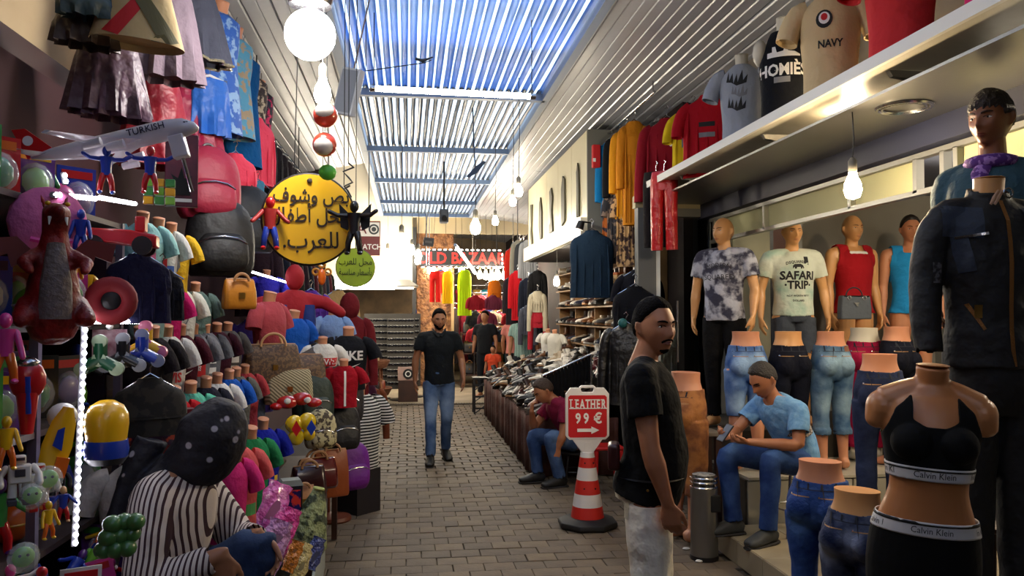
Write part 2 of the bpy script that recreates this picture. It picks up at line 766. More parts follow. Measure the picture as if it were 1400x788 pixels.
def foot(mb, an, d, r=1, shoe=0, z0=None):
    an, d = V(an), V(d).normalized()
    dn = V((0, 0, -1))
    if z0 is not None:
        h = an.z - z0
    else:
        h = .08
    e = shoe * .008
    sd = d.cross(dn)
    b = lambda t, hh: an + d * t + dn * (h - hh)
    mb.tube([b(-.07, .035), b(-.05, .042), b(0, .05), b(.06, .042), b(.12, .03), b(.17, .024), b(.195, .02)],
            [.026 + e, .033 + e, .038 + e, .042 + e, .048 + e, .042 + e, .026 + e], 14, side=sd, ry=[.025 + e, .04 + e, .05, .04 + e, .028 + e, .022 + e, .014 + e], rnd=False, sq=.8)
    mb.tube([an + V((0, 0, .03)), an + dn * (h - .05) + d * .0], [.038 + e, .04 + e], 12)
# ================================================================ lamps of the hall (large ones first)
TUBE = glow('tube_glow', (255, 246, 232), 42)
BULB = glow('bulb_glow', (255, 240, 214), 130)
WBULB = glow('warm_bulb_glow', (255, 226, 180), 260)
LED = glow('led_glow', (246, 244, 255), 14)


def tube_lamp(name, label, a, b, grp=None, holder=False, m=None):
    a, b = V(a), V(b)
    c = (a + b) / 2
    d = (b - a).normalized()
    t = thing(name, label, 'light', c, 0, grp)
    MB().tube([a - c, b - c], .021, 10).build('glass_tube', m or TUBE, t)
    for k, s in ((a, 1), (b, -1)):
        MB().tube([k - c - d * s * .03, k - c + d * s * .012], .023, 10).build('end_cap', CHROME, t)
    up = V((0, 0, 1))
    if holder:
        mb = MB()
        mb.tube([a - c + up * .045, b - c + up * .045], .022, 4)
        mb.build('batten', M('batten_white', (200, 200, 200), .5), t)
    for k in (a, b):
        MB().tube([k - c + up * .02, V((k.x, k.y, 4.0)) - c], .004, 5).build('hanging_wire', DARKP, t)
    return t


def bulb(label, p, r=.034, m=None, grp=None, top=None, cage=0):
    t = thing('light_bulb', label, 'light', p, 0, grp)
    MB().lathe([(r * .1, -r * 1.25), (r * .75, -r), (r, -r * .2), (r * .9, r * .6), (r * .5, r * 1.5), (r * .42, r * 1.9)], n=14).build('glass_bulb', m or BULB, t)
    MB().lathe([(r * .45, r * 1.8), (r * .5, r * 1.9), (r * .5, r * 3.2), (r * .25, r * 3.6)], n=10).build('socket', M('socket_grey', (120, 116, 104), .5), t)
    if top:
        MB().tube([(0, 0, r * 3.4), (0.01, 0, (top - p[2]) * .5 + r), (0, 0, top - p[2])], .004, 5).build('cord', DARKP, t)
    return t


tube_lamp('fluorescent_tube', 'long white fluorescent tube hanging level under the skylight', P(511, 121, 6.1), P(727, 132, 6.1), holder=False)
tube_lamp('fluorescent_tube', 'tilted fluorescent tube hanging before the red-lettered entrance sign', P(623, 336, 12), P(650, 374, 12.9))
for i, y in enumerate((2.2, -1.5, -4.5)):  # unseen tubes added as fill light for the near lane
    tube_lamp('fluorescent_tube', 'added fluorescent fill tube over the lane behind the photographer', (.2, y, 3.6), (1.4, y, 3.6), 'fill tubes added over the lane outside the picture', m=glow('fill_tube_glow', (255, 240, 220), 19))
for i, y in enumerate((4.6, 2.6)):  # out-of-view tubes added to brighten the shop interior
    tube_lamp('fluorescent_tube', 'added fluorescent fill tube inside the jeans shop', (4.4, y, 2.75), (4.4, y + 1.2, 2.75), 'fill tubes added inside the jeans shop', m=glow('shop_fill_glow', (255, 240, 214), 70))
# the glaring lamp high on the left
p = P(424, 42, 3.9)
FLP = 1
t = thing('flood_lamp', 'glaring round white lamp high above the round yellow sign', 'light', p)
MB().ell((0, 0, -.02), (.12, .12, .12), 28).build('lens', glow('flood_glow', (255, 250, 244), 45), t)
MB().lathe([(.1, .12), (.11, .15), (.06, .17), (.03, .18)], n=24).build('housing', CHROME, t)
MB().tube([(0, 0, .13), (0, 0, 4.0 - p.z)], .012, 8).build('stem', CHROME, t)
bulb('glaring bulb hanging just above the two red and white balls', P(441, 128, 4.05), .042, glow('glare_glow', (255, 250, 240), 90), top=4.0)
for (x, y, Y, r, l) in ((549, 332, 9.6, .06, 'large bulb hanging left of the small black hanging plate'), (572, 350, 12, .05, 'upper bulb of the pair near the bark wall'), (571, 357, 14, .05, 'lower bulb of the pair near the bark wall'),
                        (677, 303, 10, .04, 'single bulb hanging low from the planked ceiling past the skylight'), (709, 262, 7.6, .04, 'first and nearest bulb under the right ceiling planks'),
                        (701, 276, 8.2, .036, 'second bulb hanging close behind the nearest ceiling bulb'),
                        (464, 416, 15, .07, 'bulb glowing among the sunglass racks'), (761, 386, 11, .045, 'bulb lighting the shoe display under the awning'),
                        (1167, 152, 4.3, .046, 'bulb fixed under the steel soffit of the shelf'), (1166, 258, 4.0, .046, 'bulb in a bulky socket hanging before the glass transom'),
                        (590, 370, 19, .075, 'bulb above the red hanging garment'), (609, 367, 19, .06, 'bulb above the yellow hanging garment'), (631, 369, 19, .075, 'bulb above the lime green hanging garment'),
                        (656, 377, 18, .06, 'leftmost bulb of the row under the entrance sign'), (664, 378, 18, .06, 'second bulb of the row under the entrance sign'), (672, 380, 18, .07, 'middle bulb of the row under the entrance sign'),
                        (680, 377, 18, .08, 'largest bulb of the row under the entrance sign'), (689, 378, 18, .06, 'rightmost bulb of the row under the entrance sign'),
                        (563, 343, 17.5, .07, 'large glowing bulb left of the red lettered sign'), (650, 312, 13, .085, 'big glowing lamp globe near the end of the skylight')):
    top = {1167: 2.88, 1166: 2.84, 761: 2.62}.get(x, 4.0)
    bulb(l, P(x, y, Y), r, WBULB if Y < 5 else BULB, top=top if Y < 17 or Y > 20 else 4.0, grp=None)
p = P(1400, 165, 4.6)
bulb('bright bulb behind the short-haired mannequin head', p, .06, WBULB, top=2.9)

# ================================================================ setting
PAVE = [M('paver_%d' % i, c, .75, var=(5, d, .3, .7), bump=(40, .5, .006)) for i, (c, d) in enumerate((((108, 92, 74), (90, 78, 64)), ((102, 88, 72), (84, 72, 60)), ((114, 98, 78), (96, 82, 66)), ((98, 84, 70), (80, 70, 58))))]
fl = MB()
fl.box((1, 9, -.07), (12, 40, .1))
floor = struct(fl.build('floor', M('floor_grout', (74, 64, 52), .9, bump=(30, .5, .01)), smooth=False))
floor['label'] = 'lane floor under the pavers'
BW, BD = .21, .165
pv = []
for i in range(4):
    b = MB()
    b.rings([[V((sx * (BW / 2 - e), sy * (BD / 2 - e), z)) for sx, sy in ((-1, -1), (1, -1), (1, 1), (-1, 1))] for e, z in ((.002, -.03), (.002, -.003), (.006, 0))], cap=True)
    pv.append(b.mesh('paver', PAVE[i], smooth=False))
n = 0
restm = [MB() for _ in PAVE]
for r in range(0, 72):
    y = 5.02 + r * BD
    off = (r % 2) * .5 * BW
    for c in range(-5, 14):
        x = c * BW + off + .1
        lim = 2.2 if y < 5.8 else 3.0
        if x > lim:
            continue
        k = RN.randrange(4)
        z = RN.uniform(-.003, .003)
        vis = x > -.75 and x < (2.25 if y < 6 else 1.9)
        if n < 300 and vis and y < 9:
            o = link('paver', pv[k], floor)
            o.location = (x + RN.uniform(-.003, .003), y + RN.uniform(-.003, .003), z)
            o.rotation_euler = (RN.uniform(-.006, .006), RN.uniform(-.006, .006), RN.uniform(-.01, .01))
            n += 1
        else:
            a, b = BW / 2 - .005, BD / 2 - .005
            restm[k].rings([[V((x + sx * (a - e), y + sy * (b - e), zz + z)) for sx, sy in ((-1, -1), (1, -1), (1, 1), (-1, 1))] for e, zz in ((0, -.03), (.005, 0))])
rb = MB()
for k, q in enumerate(restm):
    rb.mi = k
    rb.add(q.v, q.f)
o = rb.build('paver_field', PAVE, floor, smooth=False)
o['kind'] = 'stuff'
# pale paving beyond the drain
g = MB()
g.box((0, 17.2, -.02), (9, 3.4, .05))
struct(g.build('floor_drain_strip', M('pale_paving', (150, 136, 114), .8, var=(2, (128, 114, 94)), bump=(20, .4, .01)), smooth=False))
g = MB()
g.box((0, 22.2, -.0), (9, 6.6, .05))
struct(g.build('floor_far', M('pale_paving', (150, 136, 114)), smooth=False))
g = MB()
for i in range(90):
    g.box((-1.6 + i * .05, 15.45, .004), (.03, .16, .02))
g.box((.6, 15.36, .003), (4.6, .02, .02)).box((.6, 15.54, .003), (4.6, .02, .02))
struct(g.build('floor_grate', M('grate_dark', (60, 54, 46), .6, .5), smooth=False))

# ---- walls
BEIGE = M('wall_beige', (186, 164, 128), .85, var=(1.2, (160, 138, 104), .35, .7), bump=(14, .3, .01))
GREYW = M('wall_grey', (150, 150, 142), .85, var=(1.5, (132, 132, 126)))
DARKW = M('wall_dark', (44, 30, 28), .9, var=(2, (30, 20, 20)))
CREAM = M('wall_cream', (176, 170, 146), .7, var=(1.2, (156, 148, 124)))


def wallbox(name, x0, x1, y0, y1, z0, z1, m, parent=None):
    b = MB()
    b.box(((x0 + x1) / 2, (y0 + y1) / 2, (z0 + z1) / 2), (abs(x1 - x0), abs(y1 - y0), abs(z1 - z0)))
    o = b.build(name, m, parent, smooth=False)
    if not parent:
        struct(o)
    return o


wallbox('wall_left_fascia', -1.82, -1.72, -8, 12.2, 2.85, 4.05, BEIGE)
wallbox('trim_1', -1.74, -1.66, -8, 12.2, 2.78, 2.92, M('brown_beam', (52, 26, 20), .6))
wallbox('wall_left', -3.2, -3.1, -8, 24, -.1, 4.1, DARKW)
wallbox('ceiling_left_shop', -3.2, -1.72, -8, 12.2, 2.80, 2.86, M('shop_ceiling_brown', (92, 46, 26), .8, var=(2, (60, 28, 18))))
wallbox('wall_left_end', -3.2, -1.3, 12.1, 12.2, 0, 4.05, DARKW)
wallbox('wall_right_fascia', 2.85, 2.95, -8, 7.75, 2.93, 4.0, M('fascia_grey', (120, 112, 100), .8, var=(2, (104, 96, 86))))
wallbox('wall_right', 5.4, 5.5, -8, 24, -.1, 4.1, GREYW)
wallbox('wall_right_shop_end', 3.0, 5.5, 7.7, 7.8, 0, 4.0, M('shop_wall_grey', (158, 154, 146), .8, var=(1.5, (142, 138, 130))))
wallbox('wall_light_stop', -3.2, 5.5, -8.1, -8, -.1, 4.1, GREYW)  # added end wall, keeps sky light from leaking in behind the camera
wallbox('ceiling_right_shop', 2.95, 5.5, -8, 7.75, 2.95, 3.0, M('shop_ceiling_blue', (92, 96, 112), .7))
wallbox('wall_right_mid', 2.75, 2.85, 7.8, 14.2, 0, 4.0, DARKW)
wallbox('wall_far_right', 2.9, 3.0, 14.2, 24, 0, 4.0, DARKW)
# pillar beside the glass door and the brown strip
o = wallbox('wall_pillar', 3.12, 3.5, 7.45, 7.75, 0, 3.6, M('pillar_cream', (176, 176, 152), .7, var=(2, (158, 156, 134))))
wallbox('trim_2', 3.56, 3.78, 7.6, 7.72, 0, 3.4, M('brown_strip', (96, 46, 28), .5))
wallbox('trim_3', 3.5, 3.56, 7.5, 7.72, 0, 3.4, DARKP)
wallbox('trim_4', 3.80, 3.86, 7.5, 7.72, 0, 3.4, M('aluminium', (160, 160, 156), .4, .8))

# ---- plank ceilings
PL = M('ceiling_plank_white', (166, 170, 178), .32, var=(.8, (146, 150, 160)), bump=(3, .25, .02))
ceil = []


def planks(name, x0, x1, z0, z1, nn, secs, bow=0):
    bx = thing(name, None, None)
    bx['kind'] = 'structure'
    wd = math.hypot((x1 - x0), (z1 - z0)) / nn
    ang = -math.atan2(z1 - z0, x1 - x0)
    for (ya, yb) in secs:
        b = MB()
        h = (yb - ya) / 2
        b.rings([[V((x, yy, z)) for x, z in ((-wd / 2 + .002, .02), (-wd / 2 + .002, .002), (-wd / 2 + .012, -.008), (-.008, -.008), (0, .0), (.008, -.008), (wd / 2 - .012, -.008), (wd / 2 - .002, .002), (wd / 2 - .002, .02))] for yy in (-h, -h / 2, 0, h / 2, h - .004)])
        me = b.mesh('plank', PL, smooth=False)
        for i in range(nn):
            t = (i + .5) / nn
            o = link('plank', me, bx)
            o.location = (x0 + (x1 - x0) * t, (ya + yb) / 2, z0 + (z1 - z0) * t - bow * math.sin(PI * t))
            o.rotation_euler = (RN.uniform(-.002, .002), ang + RN.uniform(-.015, .015), 0)
    return bx


planks('ceiling_right', 1.40, 2.9, 4.0, 3.86, 8, ((-8, 5), (5, 12.4), (12.4, 18.4), (18.4, 24)), -.03)
planks('ceiling_left', -1.76, -.58, 3.72, 4.0, 6, ((-8, 5.2), (5.2, 12.2)), -.04)
wallbox('ceiling_far', -3.2, 1.42, 18.3, 24, 4.0, 4.05, M('far_ceiling', (208, 200, 176), .7))
wallbox('ceiling_left_far', -3.2, -.58, 12.2, 18.3, 4.0, 4.05, M('far_ceiling', (208, 200, 176)))
wallbox('ceiling_over_left', -3.2, -1.7, -8, 12.2, 4.02, 4.1, DARKW)
wallbox('ceiling_over_right', 2.85, 5.5, -8, 24, 4.05, 4.1, DARKW)
wallbox('ceiling_cover_left', -1.8, -.6, -8, 12.2, 4.08, 4.12, DARKW)
wallbox('ceiling_cover_right', 1.42, 2.9, -8, 24, 4.08, 4.12, DARKW)
wallbox('trim_5', -.64, -.56, -8, 18.4, 3.93, 4.1, M('skylight_frame', (120, 134, 156), .5))
wallbox('trim_6', 1.37, 1.44, -8, 18.4, 3.93, 4.1, M('skylight_frame', (120, 134, 156)))
for i, y in enumerate((5.35, 8.2, 11.0, 13.6, 16.2, 18.3)):
    wallbox('trim_%d' % (7 + i), -.6, 1.4, y - .04, y + .04, 3.93, 4.0, M('crossbar_blue', (92, 112, 144), .5))


def sheet_mat(name, col, tr):
    m = bpy.data.materials.new(name)
    m.use_nodes = True
    nt = m.node_tree
    nt.nodes.clear()
    out = nt.nodes.new('ShaderNodeOutputMaterial')
    mx = nt.nodes.new('ShaderNodeMixShader')
    d = nt.nodes.new('ShaderNodeBsdfPrincipled')
    t = nt.nodes.new('ShaderNodeBsdfTranslucent')
    n = nt.nodes.new('ShaderNodeTexNoise')
    n.inputs['Scale'].default_value = 1.6
    tc = nt.nodes.new('ShaderNodeTexCoord')
    nt.links.new(tc.outputs['Object'], n.inputs[0])
    r = nt.nodes.new('ShaderNodeValToRGB')
    r.color_ramp.elements[0].position = .35
    r.color_ramp.elements[1].position = .68
    r.color_ramp.elements[0].color = lin([c * .72 for c in col])
    r.color_ramp.elements[1].color = lin(col)
    nt.links.new(n.outputs['Fac'], r.inputs[0])
    d.inputs['Base Color'].default_value = lin(col)
    d.inputs['Roughness'].default_value = .35
    nt.links.new(r.outputs[0], t.inputs[0])
    mx.inputs[0].default_value = tr
    nt.links.new(d.outputs[0], mx.inputs[1])
    nt.links.new(t.outputs[0], mx.inputs[2])
    nt.links.new(mx.outputs[0], out.inputs[0])
    return m


SH1 = sheet_mat('blue_roof_sheet', (130, 176, 232), .6)
SH2 = sheet_mat('grey_roof_sheet', (96, 112, 134), .45)
sky = thing('skylight', None, None)
sky['kind'] = 'structure'
per = .082
nr = 24
for (ya, yb, m, wd) in ((-8, -3, SH1, .068), (-3, 2, SH1, .068), (2, 5.5, SH1, .062), (5.4, 8.3, SH1, .058), (8.1, 11.1, SH2, .05), (10.9, 13.7, SH2, .05), (13.5, 16.3, SH2, .05), (16.1, 18.3, SH2, .046)):
    for v in range(2):
        b = MB()
        h = (yb - ya) / 2
        rs = []
        for k in range(7):
            yy = -h + 2 * h * k / 6
            e = RN.uniform(-.003, .003)
            ww = wd / 2 * RN.uniform(.9, 1.08)
            rs.append([V((e + ww * x, yy, z)) for x, z in ((-1, 0), (-.6, .016), (0, .024), (.6, .016), (1, 0), (.6, .012), (0, .02), (-.6, .012))])
        b.rings(rs)
        me = b.mesh('rib', m)
        for i in range(v, nr, 2):
            o = link('roof_rib', me, sky)
            o.location = (-.56 + (i + .5) * 1.93 / nr + RN.uniform(-.006, .006), (ya + yb) / 2, 4.0 + RN.uniform(0, .012))
            o.rotation_euler = (RN.uniform(-.002, .002), RN.uniform(-.12, .12), RN.uniform(-.002, .002))

# ---- right shop shell: shelf, soffit, beam, transom
sh = thing('wall_shelf', 'long white display shelf board running above the jeans shop front', 'shelf', (2.2, 0, 2.9))
MB().box((.33, 3.1, .02), (.66, 8.4, .035)).build('board', M('shelf_white', (206, 202, 186), .45, var=(3, (186, 180, 160))), sh, smooth=False)
MB().box((0, 3.1, .02), (.022, 8.4, .06)).build('edge_strip', M('shelf_edge', (226, 224, 214), .4), sh, smooth=False)
for y in (2.2, 3.6, 5.0, 6.6):
    MB().poly([(0.1, 0), (.64, 0), (.64, -.09), (.6, -.1), (.12, -.03)], .03, Matrix.Translation((0, y, 0))).build('bracket', M('bracket_grey', (110, 106, 98), .5, .5), sh, smooth=False)
wallbox('ceiling_soffit', 2.30, 2.9, -6, 7.6, 2.80, 2.815, STEEL)
wallbox('trim_13', 2.42, 2.48, -6, 7.3, 2.815, 2.86, DWOOD)
wallbox('trim_14', 2.86, 2.98, -6, 7.7, 2.66, 2.82, M('navy_beam', (34, 38, 62), .5))
rl = thing('ring_lamp', 'round steel ring lamp recessed in the soffit beneath the shelf', 'light', P(1222, 124, 3.85))
rl.location.z = 2.795
rl.location.x = 2.55
MB().torus((0, 0, 0), .13, .012, 28, 6, axis='Z').build('outer_ring', CHROME, rl)
MB().torus((0, 0, -.004), .105, .007, 28, 6, axis='Z').build('inner_ring', CHROME, rl)
tr = thing('window_1', None, None)
tr['kind'] = 'structure'
ALU = M('aluminium', (160, 160, 156), .4, .8)
for z in (2.42, 2.63):
    MB().box((2.93, 3.4, z), (.05, 8.2, .03)).build('rail', ALU, tr, smooth=False)
for y in (2.9, 3.95, 4.06, 4.3, 5.0, 6.3, 7.4):
    MB().box((2.93, y, 2.52), (.05, .035, .2)).build('mullion', ALU, tr, smooth=False)
for a, b in ((.5, 2.9), (2.9, 3.95), (4.3, 5.0), (5.0, 6.3), (6.3, 7.4)):
    MB().box((2.95, (a + b) / 2, 2.525), (.012, b - a - .03, .18)).build('pane', M('frosted_pane', (214, 214, 170), .3, trans=.35, ior=1.1), tr, smooth=False)
# platforms and step
TILE = M('step_tile', (164, 150, 122), .35, var=(4, (146, 132, 106)), bump=(20, .1, .003))
st = wallbox('floor_step', 2.27, 5.4, -6, 5.74, -.02, .15, M('step_grout', (70, 60, 48), .9))
tm = MB()
tm.rings([[V((sx * (.198 - e), sy * (.198 - e), z)) for sx, sy in ((-1, -1), (1, -1), (1, 1), (-1, 1))] for e, z in ((0, -.01), (0, -.002), (.003, 0))])
tme = tm.mesh('tile', TILE, smooth=False)
for i in range(4):
    for j in range(9):
        o = link('tile', tme, st)
        o.location = (2.45 + i * .4, 5.53 - j * .4, .163)
tv = MB()
tv.box((0, 0, 0), (.02, .394, .155))
tvm = tv.mesh('tile', TILE, smooth=False)
for j in range(9):
    o = link('riser_tile', tvm, st)
    o.location = (2.255, 5.53 - j * .4, .08)
WT = M('platform_white', (178, 172, 154), .4, var=(3, (158, 152, 134)))
b1 = wallbox('floor_platform', 2.5, 5.4, 5.78, 7.7, 0, .48, M('platform_core', (60, 54, 46), .9))
for i in range(7):
    b = MB()
    b.box((2.72 + i * .42, 5.77, .24), (.405, .02, .46))
    b.build('panel', WT, b1, smooth=False)
wallbox('floor_platform_upper', 2.4, 5.4, 6.5, 7.7, .48, .74, M('platform_core', (60, 54, 46)))
wallbox('floor_platform_top', 2.52, 5.4, 5.76, 6.5, .48, .5, WT)

# glass door shop
gd = thing('door_1', None, None)
gd['kind'] = 'structure'
LF = M('door_frame_white', (208, 214, 216), .4)
MB().box((2.42, 7.66, 1.35), (.05, .1, 2.7)).build('frame', LF, gd, smooth=False)
MB().box((3.08, 7.68, 1.35), (.06, .08, 2.7)).build('frame', M('door_frame_grey', (120, 122, 120), .5), gd, smooth=False)
MB().box((2.75, 7.66, 2.72), (.75, .1, .08)).build('frame', M('door_frame_grey', (120, 122, 120)), gd, smooth=False)
MB().box((2.75, 7.68, 1.33), (.6, .012, 2.66)).build('pane', M('clear_glass', (215, 225, 225), .03, trans=1, ior=1.02), gd, smooth=False)
MB().tube([(2.62, 7.62, 1.25), (2.62, 7.62, 1.85)], .012, 8).build('handle', CHROME, gd)
wallbox('wall_door_header', 2.2, 3.12, 7.62, 7.72, 2.76, 2.88, M('header_cream', (172, 160, 124), .7, var=(2, (150, 138, 104))))
wallbox('wall_door_side', 2.22, 2.40, 7.60, 7.72, 0, 2.76, M('door_side_grey', (92, 94, 94), .6))
wallbox('wall_shop_inner', 2.85, 2.9, 7.8, 11, 0, 3, M('shop_inner_dark', (40, 40, 42), .8))


# ================================================================ figures
def skinwear(name, body, pred, off, mat, parent, thick=.002, sm=2):
    """a tight garment: the part of the body surface where pred(p) holds, moved outward"""
    src = body.data
    vs = [v.co.copy() for v in src.vertices]
    nm = [v.normal.copy() for v in src.vertices]
    bm = bmesh.new()
    mp = {}
    for f in src.polygons:
        c = f.center
        if pred(c):
            q = []
            for i in f.vertices:
                if i not in mp:
                    mp[i] = bm.verts.new(vs[i] + nm[i] * off)
                q.append(mp[i])
            try:
                bm.faces.new(q)
            except ValueError:
                pass
    for _ in range(sm):
        edge = [v for v in bm.verts if v.is_boundary]
        new = {}
        for v in edge:
            nb = [e.other_vert(v) for e in v.link_edges if e.is_boundary]
            if len(nb) == 2:
                new[v] = v.co * .5 + (nb[0].co + nb[1].co) * .25
        for v, c in new.items():
            v.co = c
    me = bpy.data.meshes.new(name)
    bm.to_mesh(me)
    bm.free()
    me.materials.append(mat)
    me.polygons.foreach_set('use_smooth', [True] * len(me.polygons))
    o = link(name, me, parent)
    s = o.modifiers.new('t', 'SOLIDIFY')
    s.thickness = thick
    s.offset = 1
    return o


def stand(sw=.19, arm_out=.05, bend=.03):
    return dict(pel=(0, 0, .97), wst=(0, -.01, 1.1), chs=(0, -.01, 1.33), nck=(0, .015, 1.5), hd=(0, -.005, 1.665), hdR=(0, 0, 0),
                sh=[(-sw, .01, 1.445), (sw, .01, 1.445)], el=[(-sw - arm_out, .02, 1.16), (sw + arm_out, .02, 1.16)],
                wr=[(-sw - arm_out - .015, -bend, .93), (sw + arm_out + .015, -bend, .93)],
                hp=[(-.09, 0, .93), (.09, 0, .93)], kn=[(-.1, -.01, .5), (.1, -.01, .5)], an=[(-.105, .02, .09), (.105, .02, .09)],
                ft=[(-.2, -1, 0), (.2, -1, 0)],
                hn=[((.0, -.1, -1), (1, 0, 0), (.3, .3, .25)), ((0, -.1, -1), (-1, 0, 0), (.3, .3, .25))])


def person(name, label, loc, rz, J, cat='person', group=None, skin=SKIN, scale=1, vox=.008, top=None, topm=WHITE, bottom=None, botm=BLACK, shoes=None, hair=None, hairm=HAIR,
           face=True, fem=0, faceopt=None, legs=True, belly=0, hem=None, neckh=.0, fold=.006, sleeve=.6, headless=False, seed=0, tight=0, hands=True, fat=1, shortleg=1.0, armr=1):
    root = thing(name, label, cat, loc, rz, group, scale)
    v = lambda k: V(J[k])
    hdT = Matrix.Translation(v('hd')) @ Euler(J['hdR']).to_matrix().to_4x4()
    b = MB()
    pel, wst, chs, nck = v('pel'), v('wst'), v('chs'), v('nck')
    lowk = pel + (pel - wst).normalized() * .07
    tk = [(*lowk, .13, .105), (*pel, .155, .115), (*wst, .14 + belly * .4, .1 + belly), (*((wst + chs) / 2), .15 + belly * .3, .105 + belly * .7), (*chs, .165, .112),
          (*(chs.lerp(nck, .55)), .155, .095), (*(chs.lerp(nck, .85)), .1, .07), (*nck, .06, .058)]
    tk = [(k[0], k[1], k[2], k[3] * fat, k[4] * fat) for k in tk]
    loftk(b, tk, 18, 24)
    up = (v('hd') - nck)
    b.tube([nck - up * .25, nck + up * .25, nck + up * .6, nck + up * .85], [.062, .054, .052, .05], 16)
    if not headless:
        head(b, hdT, fem)
    for i in (0, 1):
        s = (-1, 1)[i]
        sh, el, wr = V(J['sh'][i]), V(J['el'][i]), V(J['wr'][i])
        b.tube([nck + V((s * .02, 0, -.02)), sh.lerp(nck, .45), sh + V((-s * .01, 0, 0))], [.05, .055, .055], 12)
        b.tube([chs + V((s * .07, 0, 0)), sh + V((-s * .03, 0, -.02))], [.085, .06], 12, rnd=True)
        arm(b, sh, el, wr, armr)
        if hands:
            d, pn, cu = J['hn'][i][:3]
            th = J['hn'][i][3] if len(J['hn'][i]) > 3 else (1 if i == 0 else -1)
            hand(b, wr, d, pn, th, cu)
        if legs:
            leg(b, J['hp'][i], J['kn'][i], J['an'][i])
            foot(b, J['an'][i], J['ft'][i])
    body = melded('body', b, skin, root, vox, smooth=3)
    if face and not headless:
        face_parts(body, hdT, fem, **(faceopt or {}))
    if hair:
        h = MB()
        hairshape(h, hdT, hair, fem=fem)
        h.build('hair', hairm, root)
    shirt = pants = None
    if top in ('tee', 'long'):
        g = MB()
        e = .014 - tight
        H = hem if hem is not None else .06
        low = pel + (pel - wst).normalized() * H
        k2 = [(*low, .165 + e, .12 + e + belly * .6), (*pel, .162 + e, .12 + e + belly), (*wst, .152 + e + belly * .4, .112 + e + belly), (*((wst + chs) / 2), .158 + e + belly * .3, .11 + e + belly * .7), (*chs, .172 + e, .116 + e),
              (*(chs.lerp(nck, .55)), .16 + e, .1 + e), (*(chs.lerp(nck, .82)), .11 + e, .078 + e), (*(chs.lerp(nck, .97 + neckh)), .066 + e, .06 + e)]
        k2 = [(k[0], k[1], k[2], k[3] * fat, k[4] * fat) for k in k2]
        loftk(g, k2, 20, 28, hem0=.03, hem1=.02)
        for i in (0, 1):
            s = (-1, 1)[i]
            sh, el, wr = V(J['sh'][i]), V(J['el'][i]), V(J['wr'][i])
            g.tube([nck + V((s * .03, 0, -.03)), sh.lerp(nck, .45) + V((0, 0, -.01)), sh + V((-s * .01, 0, -.0))], [.05 + e, .056 + e, .06 + e], 14)
            g.tube([chs + V((s * .08, 0, 0)), sh + V((-s * .03, 0, -.02))], [.09, .07], 12, rnd=True)
            if top == 'tee':
                u = el - sh
                q = sh + u * sleeve
                g.ell(sh + V((-s * .008, 0, .004)), (.07, .072, .066), 16)
                loftk(g, [(*(sh - u * .05), .06, .06), (*(sh + u * .1), .071, .071), (*(sh + u * .35), .073, .073), (*q, .072, .072)], 8, 16, side=(0, 1, 0), hem1=.03)
            else:
                u, f = el - sh, wr - el
                g.ell(sh + V((-s * .008, 0, .004)), (.07, .072, .066), 16)
                loftk(g, [(*(sh - u * .05), .06, .06), (*(sh + u * .1), .07, .07), (*(sh + u * .5), .066, .066), (*el, .06, .06), (*(el + f * .4), .056, .056), (*(el + f * .88), .045, .045)], 14, 16, side=(0, 1, .2), hem1=.03)
        shirt = melded('shirt', g, topm, root, vox * 1.1, smooth=4, fold=fold, seed=seed)
    if bottom:
        g = MB()
        loftk(g, [(*(pel + (wst - pel) * .75), .158, .118), (*pel, .168, .125), (*lowk, .15, .118)], 8, 24)
        for i in (0, 1):
            hp, kn, an = V(J['hp'][i]), V(J['kn'][i]), V(J['an'][i])
            u, f = kn - hp, an - kn
            K = [(*hp, .098, .1), (*(hp + u * .3), .097, .098), (*(hp + u * .65), .083, .085), (*kn, .07, .072)]
            if bottom == 'shorts':
                K = K[:3] + [(*(hp + u * .72), .086, .09)]
            else:
                K += [(*(kn + f * .35), .066, .068), (*(kn + f * .7), .06, .062), (*(kn + f * (.98 * shortleg)), .06, .064)]
            sd = (1, 0, 0)
            loftk(g, K, 20, 20, side=sd, hem1=.03)
        pants = melded('trousers' if bottom != 'shorts' else 'shorts', g, botm, root, vox * 1.1, smooth=3, fold=fold, fs=10, seed=seed + 3)
    if shoes:
        for i in (0, 1):
            g = MB()
            foot(g, J['an'][i], J['ft'][i], shoe=1)
            so = melded('shoe', g, shoes, root, .009, smooth=2)
            a, d = V(J['an'][i]), V(J['ft'][i]).normalized()
            s2 = MB()
            s2.tube([a + d * t + V((0, 0, -.082)) for t in (-.085, -.04, .05, .13, .2)], [.03, .045, .046, .052, .03], 14, side=d.cross(V((0, 0, 1))), ry=.012, sq=.8)
            s2.build('sole', M('sole_dark', (40, 38, 38), .8), so)
    return root, body, shirt, pants, hdT


